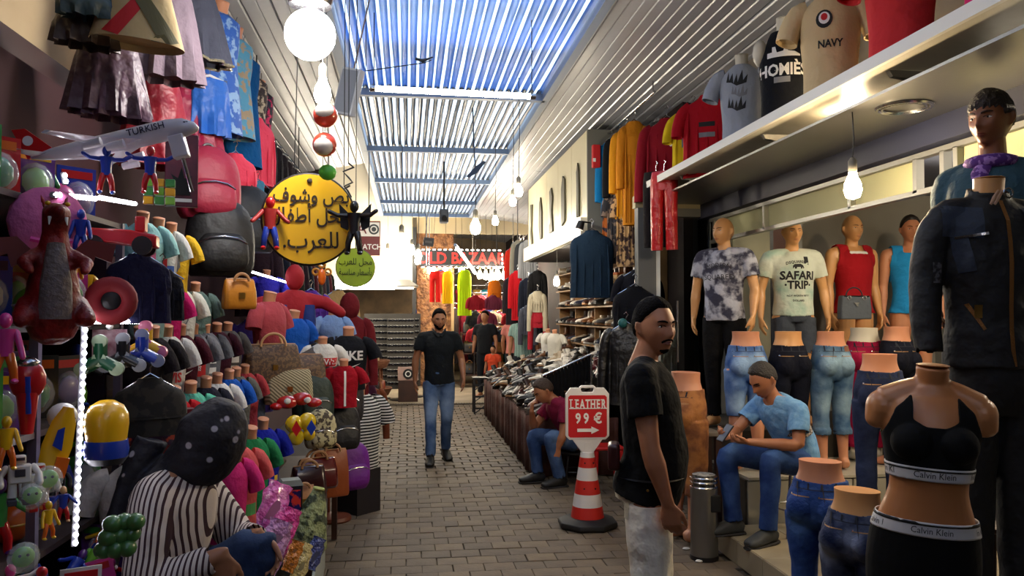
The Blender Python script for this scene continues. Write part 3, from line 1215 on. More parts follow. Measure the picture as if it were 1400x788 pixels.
# ---- the man with a moustache standing in front, seen from his right side
J = stand()
J.update(pel=(0, .015, .98), wst=(0, -.02, 1.1), chs=(0, -.0, 1.34), nck=(0, .025, 1.515), hd=(0, -.022, 1.662), hdR=(-.02, 0, -.92),
         sh=[(-.195, .045, 1.45), (.195, .02, 1.45)], el=[(-.245, .012, 1.18), (.25, .03, 1.17)], wr=[(-.245, -.055, .965), (.24, -.05, .95)],
         hn=[((.05, -.18, -1), (1, -.2, 0), (.45, .5, .4)), ((0, -.2, -1), (-1, 0, 0), (.4, .4, .3))],
         hp=[(-.085, .01, .93), (.085, .01, .93)], kn=[(-.1, .01, .5), (.1, -.03, .5)], an=[(-.11, .05, .09), (.11, .0, .09)])
p = P(888, 500, 3.37)
man, body, shirt, pants, T = person('person', 'man with a moustache in a black tee and white trousers standing near the camera', (p.x, p.y, 0), 1.33, J, skin=SKIN, vox=.0055, top='tee', topm=BLACK,
                                    bottom='long', botm=cloth((244, 236, 218), 'trouser_white'), shoes=DARKP, hair=lambda x, y, z: short_hair(x, y, z) - .3 * (abs(x) > .75) * (z < .4), hairm=HAIR, faceopt=dict(mous=HAIR), sleeve=.55, tight=.004, belly=.018, hem=.05, seed=1)
g = MB()
hairshape(g, T, lambda x, y, z: (min(-.66 - z, .5)) * 6 if y < -.35 and abs(x) < .4 else -1, th=.003, rough=.001)
g.build('goatee', HAIR, man)
g = MB()
g.tube([(.0 + .17 * math.cos(a), .0 + .135 * math.sin(a), 1.035) for a in [2 * PI * i / 24 for i in range(25)]], .016, 6, ry=.004, cap=False)
g.build('belt', M('belt_black', (24, 20, 20), .4), man)
g = MB()
g.box((-.06, .155, 1.12), (.12, .05, .11))
g.build('waist_bag', M('leather_maroon', (60, 22, 22), .35), man, bevel=.015)
decal('back_pocket', rect(.1, .12), pants, cloth((206, 196, 172), 'trouser_white_pocket'), (-.09, .3, .93), (-1, 0, 0), off=.003, parent=man)
MB().ell((-.172, .02, 1.0), .006, 8).build('rivet', GOLD, man)

# ---- the bearded man walking towards the camera
J = stand()
J.update(hd=(0, -.02, 1.655), hdR=(.12, 0, .05), el=[(-.27, .03, 1.19), (.27, .03, 1.19)], wr=[(-.275, .03, .94), (.28, -.09, .97)],
         kn=[(-.1, -.08, .52), (.095, .02, .5)], an=[(-.11, -.16, .09), (.10, .2, .13)], ft=[(-.15, -1, -.05), (.15, -1, -.35)])
p = P(600, 500, 9.45)
man2, body, shirt, pants, T = person('person', 'bearded man in a black polo and blue jeans walking down the lane', (p.x, p.y, 0), .06, J, skin=SKIN2, vox=.009, top='tee', topm=cloth((24, 28, 32), 'polo_black'),
                                     bottom='long', botm=denim('walker_denim', (52, 78, 118), (128, 152, 186), ((-.1, -.12, .62, .2), (.1, -.05, .62, .2))), shoes=M('shoe_black', (16, 14, 14), .4), hair=short_hair, sleeve=.6, seed=2, tight=0.0, fold=.008)
g = MB()
hairshape(g, T, lambda x, y, z: (min(-.42 - z, .5) + .1 * (abs(x) > .5)) * 7 if y < .1 and not (abs(x) < .26 and -.62 < z < -.46) else -1, th=.006)
g.build('beard', HAIR, man2)
for s in (-1, 1):
    g = MB()
    g.tube([(s * .075, .0, 1.55), (s * .06, -.07, 1.515), (s * .012, -.118, 1.46)], [.004, .02, .014], 6, ry=.006)
    g.build('collar', cloth((24, 28, 32), 'polo_black'), man2)

# ---- the seated man with a phone
J = stand()
J.update(pel=(0, .02, .70), wst=(0, -.0, .82), chs=(0, -.10, 1.0), nck=(0, -.19, 1.13), hd=(0, -.27, 1.26), hdR=(.55, 0, 0),
         sh=[(-.18, -.14, 1.07), (.18, -.12, 1.06)], el=[(-.22, -.34, .88), (.24, -.18, .83)], wr=[(-.09, -.50, .87), (.07, -.46, .85)],
         hp=[(-.09, -.02, .69), (.09, -.02, .69)], kn=[(-.17, -.45, .72), (.15, -.34, .735)], an=[(-.15, -.42, .255), (.14, -.36, .255)], ft=[(-.15, -1, 0), (.1, -1, -.05)],
         hn=[((.25, -1, .1), (.7, 0, .75), (.6, .6, .5)), ((-.35, -1, .05), (-.2, 0, 1), (.5, .6, .5))])
p = P(1086, 600, 5.45)
HBL = M('heather_blue', (96, 146, 196), .9, var=(30, (126, 170, 210), .3, .7), bump=(11, .7, .03), spec=.2)
man3, body, shirt, pants, T = person('person', 'seated man in a light blue tee bent over his phone on a stool', (p.x, p.y, 0), -1.3, J, skin=SKIN, vox=.0065, top='tee', topm=HBL,
                                     bottom='long', botm=denim('sitter_denim', (30, 52, 104), (70, 104, 160), ((.15, -.3, .8, .14), (-.17, -.42, .8, .12))), shoes=M('sneaker_dark', (52, 54, 54), .7), hair=short_hair, hairm=M('hair_darkbrown', (34, 28, 26), .65, bump=(90, 1, .01)), sleeve=.62, seed=5, faceopt=dict(shut=True))
decal('print', outline([(-.1, -.04), (-.02, -.06), (.08, -.05), (.11, 0), (.07, .05), (-.04, .045), (-.11, .02)]), shirt, M('print_speckle', (70, 60, 56), .8, var=(60, (180, 170, 160), .45, .55)), (.4, -.02, .93), (-.1, 1, .2), off=.003, parent=man3)
ph = thing('smartphone', 'black smartphone held by the seated man in light blue', 'phone', man3.matrix_world @ V((0, 0, 0)), 0)
bpy.context.view_layer.update()
ph.location = man3.matrix_world @ V((-.02, -.585, .905))
ph.rotation_euler = (.9, .1, -1.3)
MB().box((0, 0, 0), (.07, .14, .009)).build('case', DARKP, ph, bevel=.003)
MB().box((0, -.002, .006), (.062, .125, .002)).build('screen', glow('screen_dim', (60, 66, 80), .25), ph)


def stool(label, loc, h, r=.17, legm=CHROME, seatm=DARKP, rz=0):
    t = thing('stool', label, 'stool', loc, rz)
    MB().lathe([(r * .9, h - .03), (r, h - .02), (r, h - .005), (r * .95, h), (.01, h)], n=20).build('seat', seatm, t)
    for k in range(4):
        a = PI / 4 + k * PI / 2
        MB().tube([(r * .7 * math.cos(a), r * .7 * math.sin(a), h - .02), (r * 1.15 * math.cos(a), r * 1.15 * math.sin(a), .0)], .011, 8).build('leg', legm, t)
    MB().torus((0, 0, h * .4), r * .9, .007, 24, 6, axis='Z').build('footring', legm, t)
    return t


stool('round metal stool under the man holding the phone', (p.x + .02, p.y + .02, .163), .46, seatm=M('seat_pattern', (40, 40, 42), .5, var=(60, (200, 200, 196), .5, .52)))

# ---- the man in magenta sitting low by the shoe table
J = stand()
J.update(pel=(0, .02, .44), wst=(0, -.02, .55), chs=(0, -.13, .72), nck=(0, -.22, .85), hd=(0, -.32, .945), hdR=(.55, 0, 0),
         sh=[(-.18, -.16, .80), (.18, -.15, .80)], el=[(-.2, -.36, .55), (.22, -.2, .52)], wr=[(-.06, -.43, .74), (.2, -.24, .40)],
         hp=[(-.09, -.02, .43), (.09, -.02, .43)], kn=[(-.15, -.38, .47), (.15, -.30, .49)], an=[(-.13, -.34, .09), (.14, -.2, .09)], ft=[(-.1, -1, 0), (.1, -1, 0)],
         hn=[((0, .1, 1), (0, 1, .2), (.8, .9, .8)), ((0, -.2, -1), (-1, 0, 0), (.3, .3, .3))])
p = P(784, 600, 8.1)
man4, body, shirt, pants, T = person('person', 'man in a magenta tee sitting low, hand at his chin, beside the shoe table', (p.x, p.y, 0), -1.4, J, skin=SKIN, vox=.009, top='tee', topm=cloth((120, 24, 54)),
                                     bottom='long', botm=denim('magenta_denim', (44, 66, 106), (96, 122, 160), ((.15, -.2, .55, .2),)), shoes=M('sneaker_black', (18, 18, 20), .6), hair=short_hair, hairm=M('hair_brown', (62, 46, 36), .7, bump=(90, 1, .01)), seed=7)
stool('low dark stool under the man in magenta', (p.x + .01, p.y + .0, 0), .33, .15, DARKP)

# ---- the seated woman with a headscarf and striped shirt
J = stand(sw=.165)
J.update(pel=(0, .0, .74), wst=(0, -.02, .88), chs=(0, -.04, 1.05), nck=(0, -.08, 1.19), hd=(0, -.16, 1.285), hdR=(.35, 0, .55),
         sh=[(-.155, -.03, 1.13), (.155, -.05, 1.13)], el=[(-.23, -.05, .88), (.2, -.2, .9)], wr=[(-.14, -.245, .955), (.06, -.3, .96)],
         hp=[(-.09, -.0, .74), (.09, -.02, .74)], kn=[(-.14, -.30, .78), (.06, -.30, .92)], an=[(-.1, -.2, .35), (.06, -.22, .5)], ft=[(-.1, -1, 0), (.1, -1, 0)],
         hn=[((.02, -.12, -1), (1, .2, 0), (.3, .35, .3)), ((0, -.5, -1), (-1, 0, 0), (.5, .5, .3))])
p = P(222, 700, 2.85)
woman, body, shirt, pants, T = person('person', 'woman in a flowered black headscarf and striped shirt seated by the stall', (p.x, p.y, 0), 1.45, J, skin=SKIN2, fem=1, vox=.0065, top='long', topm=stripes('stripe_shirt', (206, 194, 186), (62, 42, 48), 20, 'Y', duty=.66),
                                      bottom='long', botm=denim('woman_denim', (34, 48, 78), (58, 78, 112)), shoes=DARKP, seed=9, fold=.008, hem=.12)
g = MB()
hd = V(J['hd'])
loftk(g, [(0, -.02, 1.05, .10, .08), (0, -.03, 1.13, .15, .11), (0, -.07, 1.19, .1, .085), (0, -.135, 1.25, .106, .112), (0, -.165, 1.32, .11, .116), (0, -.155, 1.39, .088, .096), (0, -.14, 1.425, .03, .035)], 18, 24)
g.tube([(0, .04, 1.3), (-.03, .09, 1.16), (-.06, .11, 1.04), (-.05, .12, .98), (-.04, .12, .92)], [.05, .08, .08, .05, .015], 14, ry=[.05, .04, .035, .03, .02])
sm = M('scarf_black', (22, 20, 30), .75, bump=(14, .8, .03))
nt = sm.node_tree
vo = nt.nodes.new('ShaderNodeTexVoronoi')
vo.inputs['Scale'].default_value = 17
tc = nt.nodes.new('ShaderNodeTexCoord')
nt.links.new(tc.outputs['Object'], vo.inputs['Vector'])
cr = nt.nodes.new('ShaderNodeValToRGB')
cr.color_ramp.elements[0].position = .16
cr.color_ramp.elements[1].position = .22
cr.color_ramp.elements[0].color = lin((176, 170, 180))
cr.color_ramp.elements[1].color = lin((22, 20, 30))
nt.links.new(vo.outputs['Distance'], cr.inputs[0])
nt.links.new(cr.outputs[0], nt.nodes['Principled BSDF'].inputs['Base Color'])
melded('headscarf', g, sm, woman, .007, smooth=3, fold=.008, fs=14, seed=3)
stool('dark stool under the woman in the headscarf', (p.x, p.y, 0), .66, .17, DARKP)

# ================================================================ shop mannequins
def mhair_none(x, y, z):
    return -1


TD = M('tie_dye', (58, 58, 74), .9, var=(11, (176, 178, 190), .42, .58), bump=(11, .7, .03), spec=.2)
SAF = M('safari_tee', (206, 212, 196), .9, var=(5, (150, 186, 170), .5, .75), bump=(11, .7, .03), spec=.2)
lips = M('mannequin_lips', (176, 116, 80), .4)
brow = M('mannequin_brow', (120, 80, 52), .5)


def mann(label, px, py, Y, rz, z0, J=None, s=1.0, **k):
    p = P(px, py, Y)
    J = J or stand(sw=.2, arm_out=.07)
    return person('mannequin', label, (p.x, p.y, z0), rz, J, cat='mannequin', group='clothed mannequins in the shop front', scale=s, vox=.008, faceopt=dict(brow=brow, lip=lips, iris=M('painted_iris', (60, 50, 40), .4)), **k)


J = stand(sw=.2, arm_out=.06)
J.update(hdR=(0, 0, -.35), wr=[(-.275, -.0, .93), (.275, -.08, .95)])
m1, b1_, tee1, _, _ = mann('bald mannequin in a grey tie-dye tee looking left', 990, 400, 6.7, -.75, .74, J, s=1.02, skin=PLAS, top='tee', topm=TD, bottom='long', botm=BLACK, seed=11)
o_ = (0, -.5, 1.36)
decal('print', textmesh('MODERN', .058, sx=.9), tee1, INK, (-.0, -.5, 1.37), parent=m1, arch=-1.5)
decal('print', textmesh('SQUARED', .062, sx=.95), tee1, INK, (-.0, -.5, 1.27), parent=m1)
J = stand(sw=.2, arm_out=.075)
m2, b2_, tee2, _, _ = mann('bald mannequin in a pale safari print tee and grey shorts', 1084, 400, 6.7, -.12, .74, J, s=1.02, skin=PLAS, top='tee', topm=SAF, bottom='shorts', botm=cloth((66, 72, 82)), seed=12, hem=.02)
for s_, sz, z, b_, ar in (('DSQUARED 2', .034, 1.405, .0008, -1.8), ('SAFARI', .098, 1.285, .0035, 0), ('·TRIP·', .095, 1.205, .0035, 0), ('NOT WORTH FIFTY', .022, 1.115, .0003, 0), ('DOLLARS', .024, 1.075, .0005, 0)):
    decal('print', textmesh(s_, sz, sx=.95, bold=b_), tee2, INK, (0, -.5, z), parent=m2, arch=ar)
decal('print', outline([(-.045, -.0), (-.045, .025), (-.03, .04), (.02, .042), (.04, .03), (.05, .005), (.04, .0), (.036, .016), (.03, 0), (.02, 0), (.018, .014), (-.012, .014), (-.016, 0), (-.03, 0), (-.032, .016)]), tee2, INK, (0, -.5, 1.345), parent=m2)
decal('print', outline([(-.02, -.03), (.02, -.02), (.02, .03), (-.02, .03)]), tee2, INK, (.075, -.5, 1.42), parent=m2)
for i in range(2):
    pass
RT = cloth((158, 20, 30))
m3, b3_, _, _, _ = mann('mannequin in a red sleeveless top behind the bulb with bulky socket', 1166, 400, 6.95, .12, .74, stand(sw=.2, arm_out=.03), s=1.06, skin=PLAS, top=None, bottom=None, seed=13)
tank = lambda c: .93 < c.z < 1.515 and (abs(c.x) < .185 - max(0, c.z - 1.3) * .12) and not (c.z > 1.45 and abs(c.x) < .075 and c.y < .05) and not (c.z < 1.28 and abs(c.x) > .19)
o = skinwear('tank_top', b3_, tank, .012, RT, m3, .004)
tr3 = skinwear('neck_trim', b3_, lambda c: 1.435 < c.z < 1.455 and abs(c.x) < .08 and c.y < 0, .018, INKW, m3)
bg_ = thing('handbag', 'small grey handbag hanging against the red topped mannequin', 'bag', P(1168, 421, 6.55), 0)
MB().rings([[V((sx * (.14 - e), sy * .04, z)) for sx, sy in ((-1, -1), (1, -1), (1, 1), (-1, 1))] for e, z in ((.0, -.1), (0, .0), (.012, .1), (.02, .105))]).build('body', cloth((84, 90, 98)), bg_, bevel=.012)
for s_ in (-1, 1):
    MB().torus((s_ * .07, -.045, .085), .017, .005, 12, 6).build('ring', CHROME, bg_)
MB().poly([(-.03, .045), (.03, .045), (.01, .03), (.015, .01), (-.005, .015), (-.015, .03)], .006, Matrix.Translation((0, -.045, 0))).build('badge', CHROME, bg_)
MB().torus((0, 0, .1), .075, .006, 16, 6, a0=0, a1=PI).build('handle', cloth((50, 54, 60)), bg_)
m4, b4_, _, _, _ = mann('dark-haired mannequin in a bright blue sleeveless top', 1246, 400, 6.95, -.3, .74, stand(sw=.2, arm_out=.03), s=1.06, skin=PLASP, top=None, hair=short_hair, hairm=M('painted_hair', (34, 28, 26), .5), bottom=None, seed=14)
skinwear('tank_top', b4_, tank, .012, cloth((36, 140, 206)), m4, .004)

# ---- half mannequins with jeans
HM = {}


def half(label, px, py, Y, rz, z0, jm, cut=.1, s=1, mat=PLASP, waist=True, group='jeans half mannequins', details='back', cuff=None, key=None, leather=False):
    """hip form: bare waist stub, jeans and bare calves; facing -Y, so seen from behind at rz = PI"""
    p = P(px, py, Y)
    root = thing('half_mannequin', label, 'mannequin', (p.x, p.y, z0), rz, group, s)
    kb = 'body'
    if kb not in HM:
        b = MB()
        loftk(b, [(0, .0, 1.16, .115, .085), (0, 0, 1.08, .112, .085), (0, .0, 1.0, .14, .1), (0, .01, .9, .165, .118), (0, .01, .82, .16, .11), (0, 0, .76, .12, .08)], 14, 28)
        for s_ in (-1, 1):
            b.ell((s_ * .075, .075, .86), (.08, .075, .09), 16)
            leg(b, (s_ * .085, .01, .82), (s_ * .09, -.01, .46), (s_ * .09, .02, .09))
            foot(b, (s_ * .09, .02, .09), (s_ * .15, -1, -.1))
        HM[kb] = meld(b, .009, smooth=3)
        HM[kb].materials.append(PLASP)
        # square off the open top of the form
        for v in HM[kb].vertices:
            if v.co.z > 1.14:
                v.co.z = 1.14
    body = link('body', HM[kb], root)
    if mat is not PLASP:
        setmat(body, mat)
    kj = ('j', cut, cuff)
    if kj not in HM:
        g = MB()
        loftk(g, [(0, 0, 1.03, .14, .103), (0, 0, .99, .15, .108), (0, .01, .9, .174, .127), (0, .01, .82, .168, .12), (0, 0, .75, .13, .09)], 14, 28, hem0=.03)
        for s_ in (-1, 1):
            g.ell((s_ * .076, .08, .86), (.085, .078, .095), 16)
            K = [(s_ * .086, .01, .82, .1, .105), (s_ * .09, .0, .65, .088, .092), (s_ * .092, -.01, .46, .07, .074), (s_ * .094, .01, .3, .068, .072), (s_ * .094, .02, .1, .062, .066)]
            S = [q for q in spl(K, 30) if q[2] > cut]
            g2 = [(q[0], q[1], q[2], q[3], q[4]) for q in S]
            loftk(g, g2, 20, 20, hem1=.03)
            if cuff:
                q = S[-1]
                loftk(g, [(q[0], q[1], q[2] + .05, q[3] + .008, q[4] + .008), (q[0], q[1], q[2], q[3] + .008, q[4] + .008)], 4, 20, hem1=.02, hem0=.01)
        HM[kj] = meld(g, .009, smooth=3, fold=.005, fs=12, seed=len(HM))
        HM[kj].materials.append(jm)
    jeans = link('jeans', HM[kj], root)
    setmat(jeans, jm)
    if cuff:
        for s_ in (-1, 1):
            g = MB()
            g.torus((s_ * .094, .0, cut + .055), .079, .004, 20, 5, axis='Z')
            g.build('cuff_seam', INK, root)
    seam = MATS.get('seam_tan') or M('seam_tan', (150, 112, 70), .8)
    dk = MATS.get('seam_dark') or M('seam_dark', (22, 26, 40), .8)
    for x in (-.1, -.035, .035, .1):
        sy = 1 if details == 'back' else -1
        decal('belt_loop', rect(.009, .042), jeans, dk, (x, sy * .5, 1.005), (-sy, 0, 0), off=.004, parent=root)
    sy = 1 if details == 'back' else -1
    decal('waist_seam', rect(.27, .004), jeans, dk, (0, sy * .5, .98), (-sy, 0, 0), off=.002, parent=root)
    if details == 'back':
        for x in (-.078, .078):
            decal('pocket', outline([(-.055, .055), (.055, .055), (.055, -.04), (0, -.065), (-.055, -.04)]), jeans, jm, (x, .5, .89), (-1, 0, 0), off=.004, parent=root)
            decal('pocket_seam', rect(.11, .005), jeans, seam, (x, .5, .94), (-1, 0, 0), off=.0065, parent=root)
            decal('rivet', rect(.008, .008), jeans, CHROME, (x + .05, .5, .945), (-1, 0, 0), off=.008, parent=root)
        if leather:
            decal('leather_patch', rect(.07, .045), jeans, M('leather_tan', (120, 78, 56), .6), (-.1, .5, 1.0), (-1, 0, 0), off=.006, parent=root)
    else:
        for x in (-1, 1):
            decal('pocket_seam', outline([(x * .05, .04), (x * .055, .04), (x * .075, .0), (x * .11, -.02), (x * .11, -.024), (x * .07, -.005)][::x]), jeans, seam, (0, -.5, .94), (1, 0, 0), off=.003, parent=root)
    return root


F2 = ((-.075, .16, .9, .13), (.075, .16, .9, .13), (-.09, .1, .55, .14), (.09, .1, .55, .14))
D1 = denim('denim_bermuda', (44, 80, 140), (150, 180, 214), F2)
D2 = denim('denim_navy', (10, 12, 26), (22, 26, 44))
D3 = denim('denim_capri', (54, 84, 116), (140, 168, 186), F2)
D4 = denim('denim_dark_ripped', (26, 34, 62), (56, 70, 104))
D5 = denim('denim_blue', (32, 58, 116), (70, 104, 160), ((.09, .13, .75, .12),))
D6 = denim('denim_indigo_worn', (30, 40, 70), (130, 140, 166), ((-.02, .17, .9, .09), (.12, .1, .8, .1)))
MAG = cloth((150, 20, 62))
half('hip form in light blue denim bermudas behind the seated man', 1020, 500, 6.05, PI - .1, .5, D1, cut=.42, cuff=None, s=.95)
half('hip form in very dark navy shorts behind the seated man', 1078, 500, 6.05, PI + .05, .5, D2, cut=.42, s=.95, mat=PLAS)
half('hip form in washed blue capri jeans with turned-up cuffs', 1136, 500, 6.0, PI, .5, D3, cut=.26, cuff=True, s=.95, leather=True)
h = half('hip form in magenta trousers below the grey handbag', 1182, 500, 6.3, PI - .3, .5, MAG, cut=.1, s=.97, mat=PLASW)
half('hip form in dark jeans below the blue topped mannequin', 1226, 500, 6.1, PI + .3, .5, D2, cut=.1, s=.98)
half('hip form in dark ripped jeans left of the black sports top', 1204, 600, 4.75, PI - .3, .42, D4, cut=.1, s=.92)
h = half('slim hip form in plain blue jeans at the front of the step', 1122, 700, 3.95, PI - .75, 0, D5, cut=.1, s=.95, details='back', mat=PLASP)
h.scale = (.95, .95, .845)
h = half('hip form in worn indigo jeans wedged behind the black sports set', 1172, 700, 3.45, PI - .9, 0, D6, cut=.1, s=.9, mat=PLAS)
h.scale = (.9, .9, .81)
half('bare-footed hip form in patched tan trousers beside the bin', 938, 600, 5.95, PI - 1.2, .0, M('tan_patchwork', (168, 108, 54), .8, var=(9, (110, 62, 30), .4, .6), bump=(14, .6, .02)), cut=.3, s=1.12, mat=PLASP)

# ---- foreground: black sports set on a female torso
p = P(1256, 600, 2.62)
ck = thing('torso_mannequin', 'headless female torso in a black sports bra and leggings with white bands', 'mannequin', (p.x - .05, p.y, 0), (0, .06, -.42))
b = MB()
loftk(b, [(0, .02, .70, .16, .105), (0, .02, .84, .175, .118), (0, .015, .95, .168, .115), (0, 0, 1.03, .15, .1), (0, -.01, 1.12, .124, .09), (0, -.01, 1.2, .13, .094), (0, 0, 1.3, .15, .1), (0, .01, 1.37, .17, .088), (0, .02, 1.425, .15, .07), (0, .02, 1.455, .09, .056), (0, .025, 1.475, .058, .052), (.0, .015, 1.51, .052, .05), (0, .01, 1.54, .054, .052)], 30, 32)
for s in (-1, 1):
    b.ell((s * .068, -.075, 1.285), (.062, .055, .058), 18)
    b.ell((s * .158, .015, 1.385), (.052, .056, .062), 18)
    b.tube([(s * .15, .015, 1.4), (s * .168, .01, 1.355)], [.052, .045], 14, rnd=True)
    b.tube([(s * .02, .022, 1.475), (s * .08, .02, 1.445), (s * .15, .015, 1.41)], [.035, .045, .05], 14)
    b.tube([(s * .09, .02, .74), (s * .095, .02, .6)], .1, 16)
MAN2 = M('mannequin_bronze', (190, 126, 78), .35, var=(3, (176, 112, 66)))
body = melded('body', b, MAN2, ck, .0055, smooth=4)
g = MB()
g.ell((0, .01, 1.545), (.054, .052, .008), 20)
g.build('neck_cap', M('cap_tan', (196, 140, 92), .4), ck)


def bra(c):
    ax = abs(c.x)
    if not 1.185 < c.z < 1.475:
        return False
    if c.z < 1.33 and c.y < .02:
        lim = .2
    else:
        lim = .2 if c.z < 1.31 else .2 - (c.z - 1.31) * 1.0
    if c.z > 1.30:
        lim = min(lim, .150 - (c.z - 1.3) * .35)
    if ax > lim:
        return False
    if c.y < .03:
        neck = 1.34 + .30 * max(0, ax - .035) ** 1.0 * 2 + (ax > .068) * .2
        if c.z > neck:
            return False
    else:
        if c.z > 1.42 and ax < .05:
            return False
    return True


BK = M('jersey_black', (9, 9, 11), .85, bump=(12, .4, .015), spec=.2)
bo = skinwear('sports_bra', body, bra, .005, BK, ck, .003, 4)
wb = skinwear('bra_band', body, lambda c: 1.163 < c.z < 1.207 and abs(c.x) < .17, .009, M('band_white', (206, 202, 200), .7), ck, .003, 3)
lg = skinwear('leggings', body, lambda c: c.z < 1.0, .005, BK, ck, .003, 3)
lb = skinwear('waistband', body, lambda c: .975 < c.z < 1.027, .009, MATS['band_white'], ck, .003, 3)
for tgt, z in ((wb, 1.183), (lb, .998)):
    for a in (-1.3, 0, 1.3):
        dx, dy = math.sin(a), -math.cos(a)
        decal('band_lettering', textmesh('Calvin Klein', .03, sx=.9), body, INK, (dx * .3, dy * .3, z), (math.cos(a), math.sin(a), 0), off=.0135, parent=ck)
for tgt, z in ((wb, 1.2), (lb, 1.02)):
    skinwear('band_edge', body, lambda c: z - .003 < c.z < z + .003 and abs(c.x) < .17, .0105, INK, ck, .003, 3)
MB().tube([(0, .02, 0), (0, .02, .72)], .02, 10).build('stand_pole', CHROME, ck)
MB().lathe([(.2, 0), (.2, .01), (.03, .03), (.01, .03)], n=24).build('stand_base', CHROME, ck)
ck.location.z = .0

# ---- the black jacket on a torso form
p = P(1352, 300, 2.9)
jk = thing('torso_mannequin', 'headless torso form in a black jacket with brass front zip', 'mannequin', (p.x, p.y, .71), -.1)
b = MB()
b.tube([(0, .01, 1.44), (0, .0, 1.5), (0, -.005, 1.545)], [.062, .055, .056], 20)
b.tube([(0, 0, .82), (0, .0, 1.4)], [.13, .15], 20, ry=.09)
b.build('form', PLAS, jk)
MB().ell((0, -.005, 1.546), (.057, .057, .006), 20).build('neck_cap', PLAS, jk)
g = MB()
loftk(g, [(0, 0, .80, .19, .13), (0, 0, .9, .18, .125), (0, 0, 1.02, .168, .12), (0, 0, 1.2, .19, .13), (0, .0, 1.33, .2, .125), (0, .01, 1.41, .15, .1), (0, .01, 1.46, .085, .08), (0, .0, 1.5, .075, .075)], 24, 30, hem0=.03, hem1=.03)
for s in (-1, 1):
    g.tube([(s * .05, .01, 1.43), (s * .15, .01, 1.405), (s * .2, .01, 1.37)], [.05, .06, .062], 14)
    loftk(g, [(s * .17, .01, 1.4, .05, .05), (s * .21, .01, 1.33, .07, .07), (s * .245, .01, 1.2, .064, .064), (s * .265, -.01, 1.05, .058, .058), (s * .27, -.04, .86, .048, .05)], 18, 18, side=(0, 1, 0), hem1=.03)
JB = M('jacket_black', (15, 16, 20), .7, bump=(10, .8, .03))
jac = melded('jacket', g, JB, jk, .008, smooth=4, fold=.006, fs=10, seed=21)
ZG = M('zip_brass', (150, 104, 60), .35, .9, bump=(240, 1, .003))
decal('zip', rect(.016, .66), jac, ZG, (-.0, -.5, 1.12), off=.005, parent=jk, arch=0)
GR = cloth((52, 58, 70), 'denim_grey')
for s in (-1, 1):
    decal('shoulder_panel', outline([(-.075, -.05), (.055, -.06), (.075, .06), (-.06, .075)] if s < 0 else [(-.055, -.06), (.075, -.05), (.06, .075), (-.075, .06)]), jac, GR, (s * .15, -.5, 1.36), off=.005, parent=jk)
    decal('strap', rect(.05, .14), jac, GR, (s * .155, -.5, 1.24), (1, 0, -s * .2), (s * .2, 0, 1), off=.007, parent=jk)
    decal('pocket_zip', rect(.012, .11), jac, ZG, (s * .115, -.5, 1.0), (1, 0, -s * .5), (s * .5, 0, 1), off=.006, parent=jk)
    decal('zip_pull', rect(.022, .05), jac, GOLD, (s * .1 - .01, -.5, 1.02), off=.01, parent=jk)
decal('chest_zip', rect(.1, .01), jac, CHROME, (-.13, -.5, 1.31), (1, 0, .15), (-.15, 0, 1), off=.01, parent=jk)
decal('badge', outline([(-.038, .035), (0, .045), (.038, .035), (.036, -.015), (0, -.05), (-.036, -.015)]), jac, M('badge_gold', (120, 70, 50), .45, .6, var=(60, (190, 150, 100), .45, .55)), (.115, -.5, 1.35), off=.008, parent=jk)
decal('badge_mark', outline([(-.02, .02), (0, .005), (.02, .02), (.012, 0), (.02, -.02), (0, -.008), (-.02, -.02), (-.012, 0)]), jac, INK, (.115, -.5, 1.35), off=.011, parent=jk)
decal('sleeve_badge', rect(.035, .08), jac, M('patch_grey', (84, 84, 88), .7, var=(50, (24, 24, 28), .45, .55)), (-.245, -.5, 1.17), off=.008, parent=jk)
g = MB()
g.torus((.02, -.092, 1.475), .018, .004, 14, 6)
g.build('buckle', CHROME, jk)
for dx in (-.02, -.035):
    g = MB()
    g.tube([(dx + .02, -.088, 1.485), (dx - .005, -.098, 1.455), (dx - .02, -.1, 1.43)], [.006, .008, .005], 6, ry=.003)
    g.build('collar_strap', M('strap_tan', (180, 140, 110), .5), jk)
g = MB()
loftk(g, [(0, 0, .9, .15, .11), (0, 0, .8, .165, .12), (0, 0, .7, .16, .12), (0, 0, .62, .12, .1)], 8, 24)
for s in (-1, 1):
    loftk(g, [(s * .085, 0, .68, .1, .105), (s * .09, 0, .4, .085, .09), (s * .095, 0, .0, .07, .075), (s * .1, 0, -.45, .065, .07)], 20, 18, hem1=.03)
melded('trousers', g, M('trouser_black', (10, 10, 12), .8, bump=(9, .8, .03)), jk, .009, smooth=3, fold=.005, seed=5)
for s in (-1, 1):
    MB().tube([(s * .1, 0, -.44), (s * .1, 0, -.5)], .04, 12).build('ankle', PLAS, jk)
for dx, z in ((.05, .52), (.12, .47)):
    MB().ell((dx, -.13, z), (.011, .006, .011), 10).build('metal_stud', CHROME, jk)
MB().tube([(.12, -.13, .46), (.125, -.135, .38), (.12, -.13, .33)], .004, 6).build('chain', CHROME, jk)
MB().lathe([(.2, -.545), (.2, -.53), (.12, -.5)], n=24).build('stand_base', DWOOD, jk)

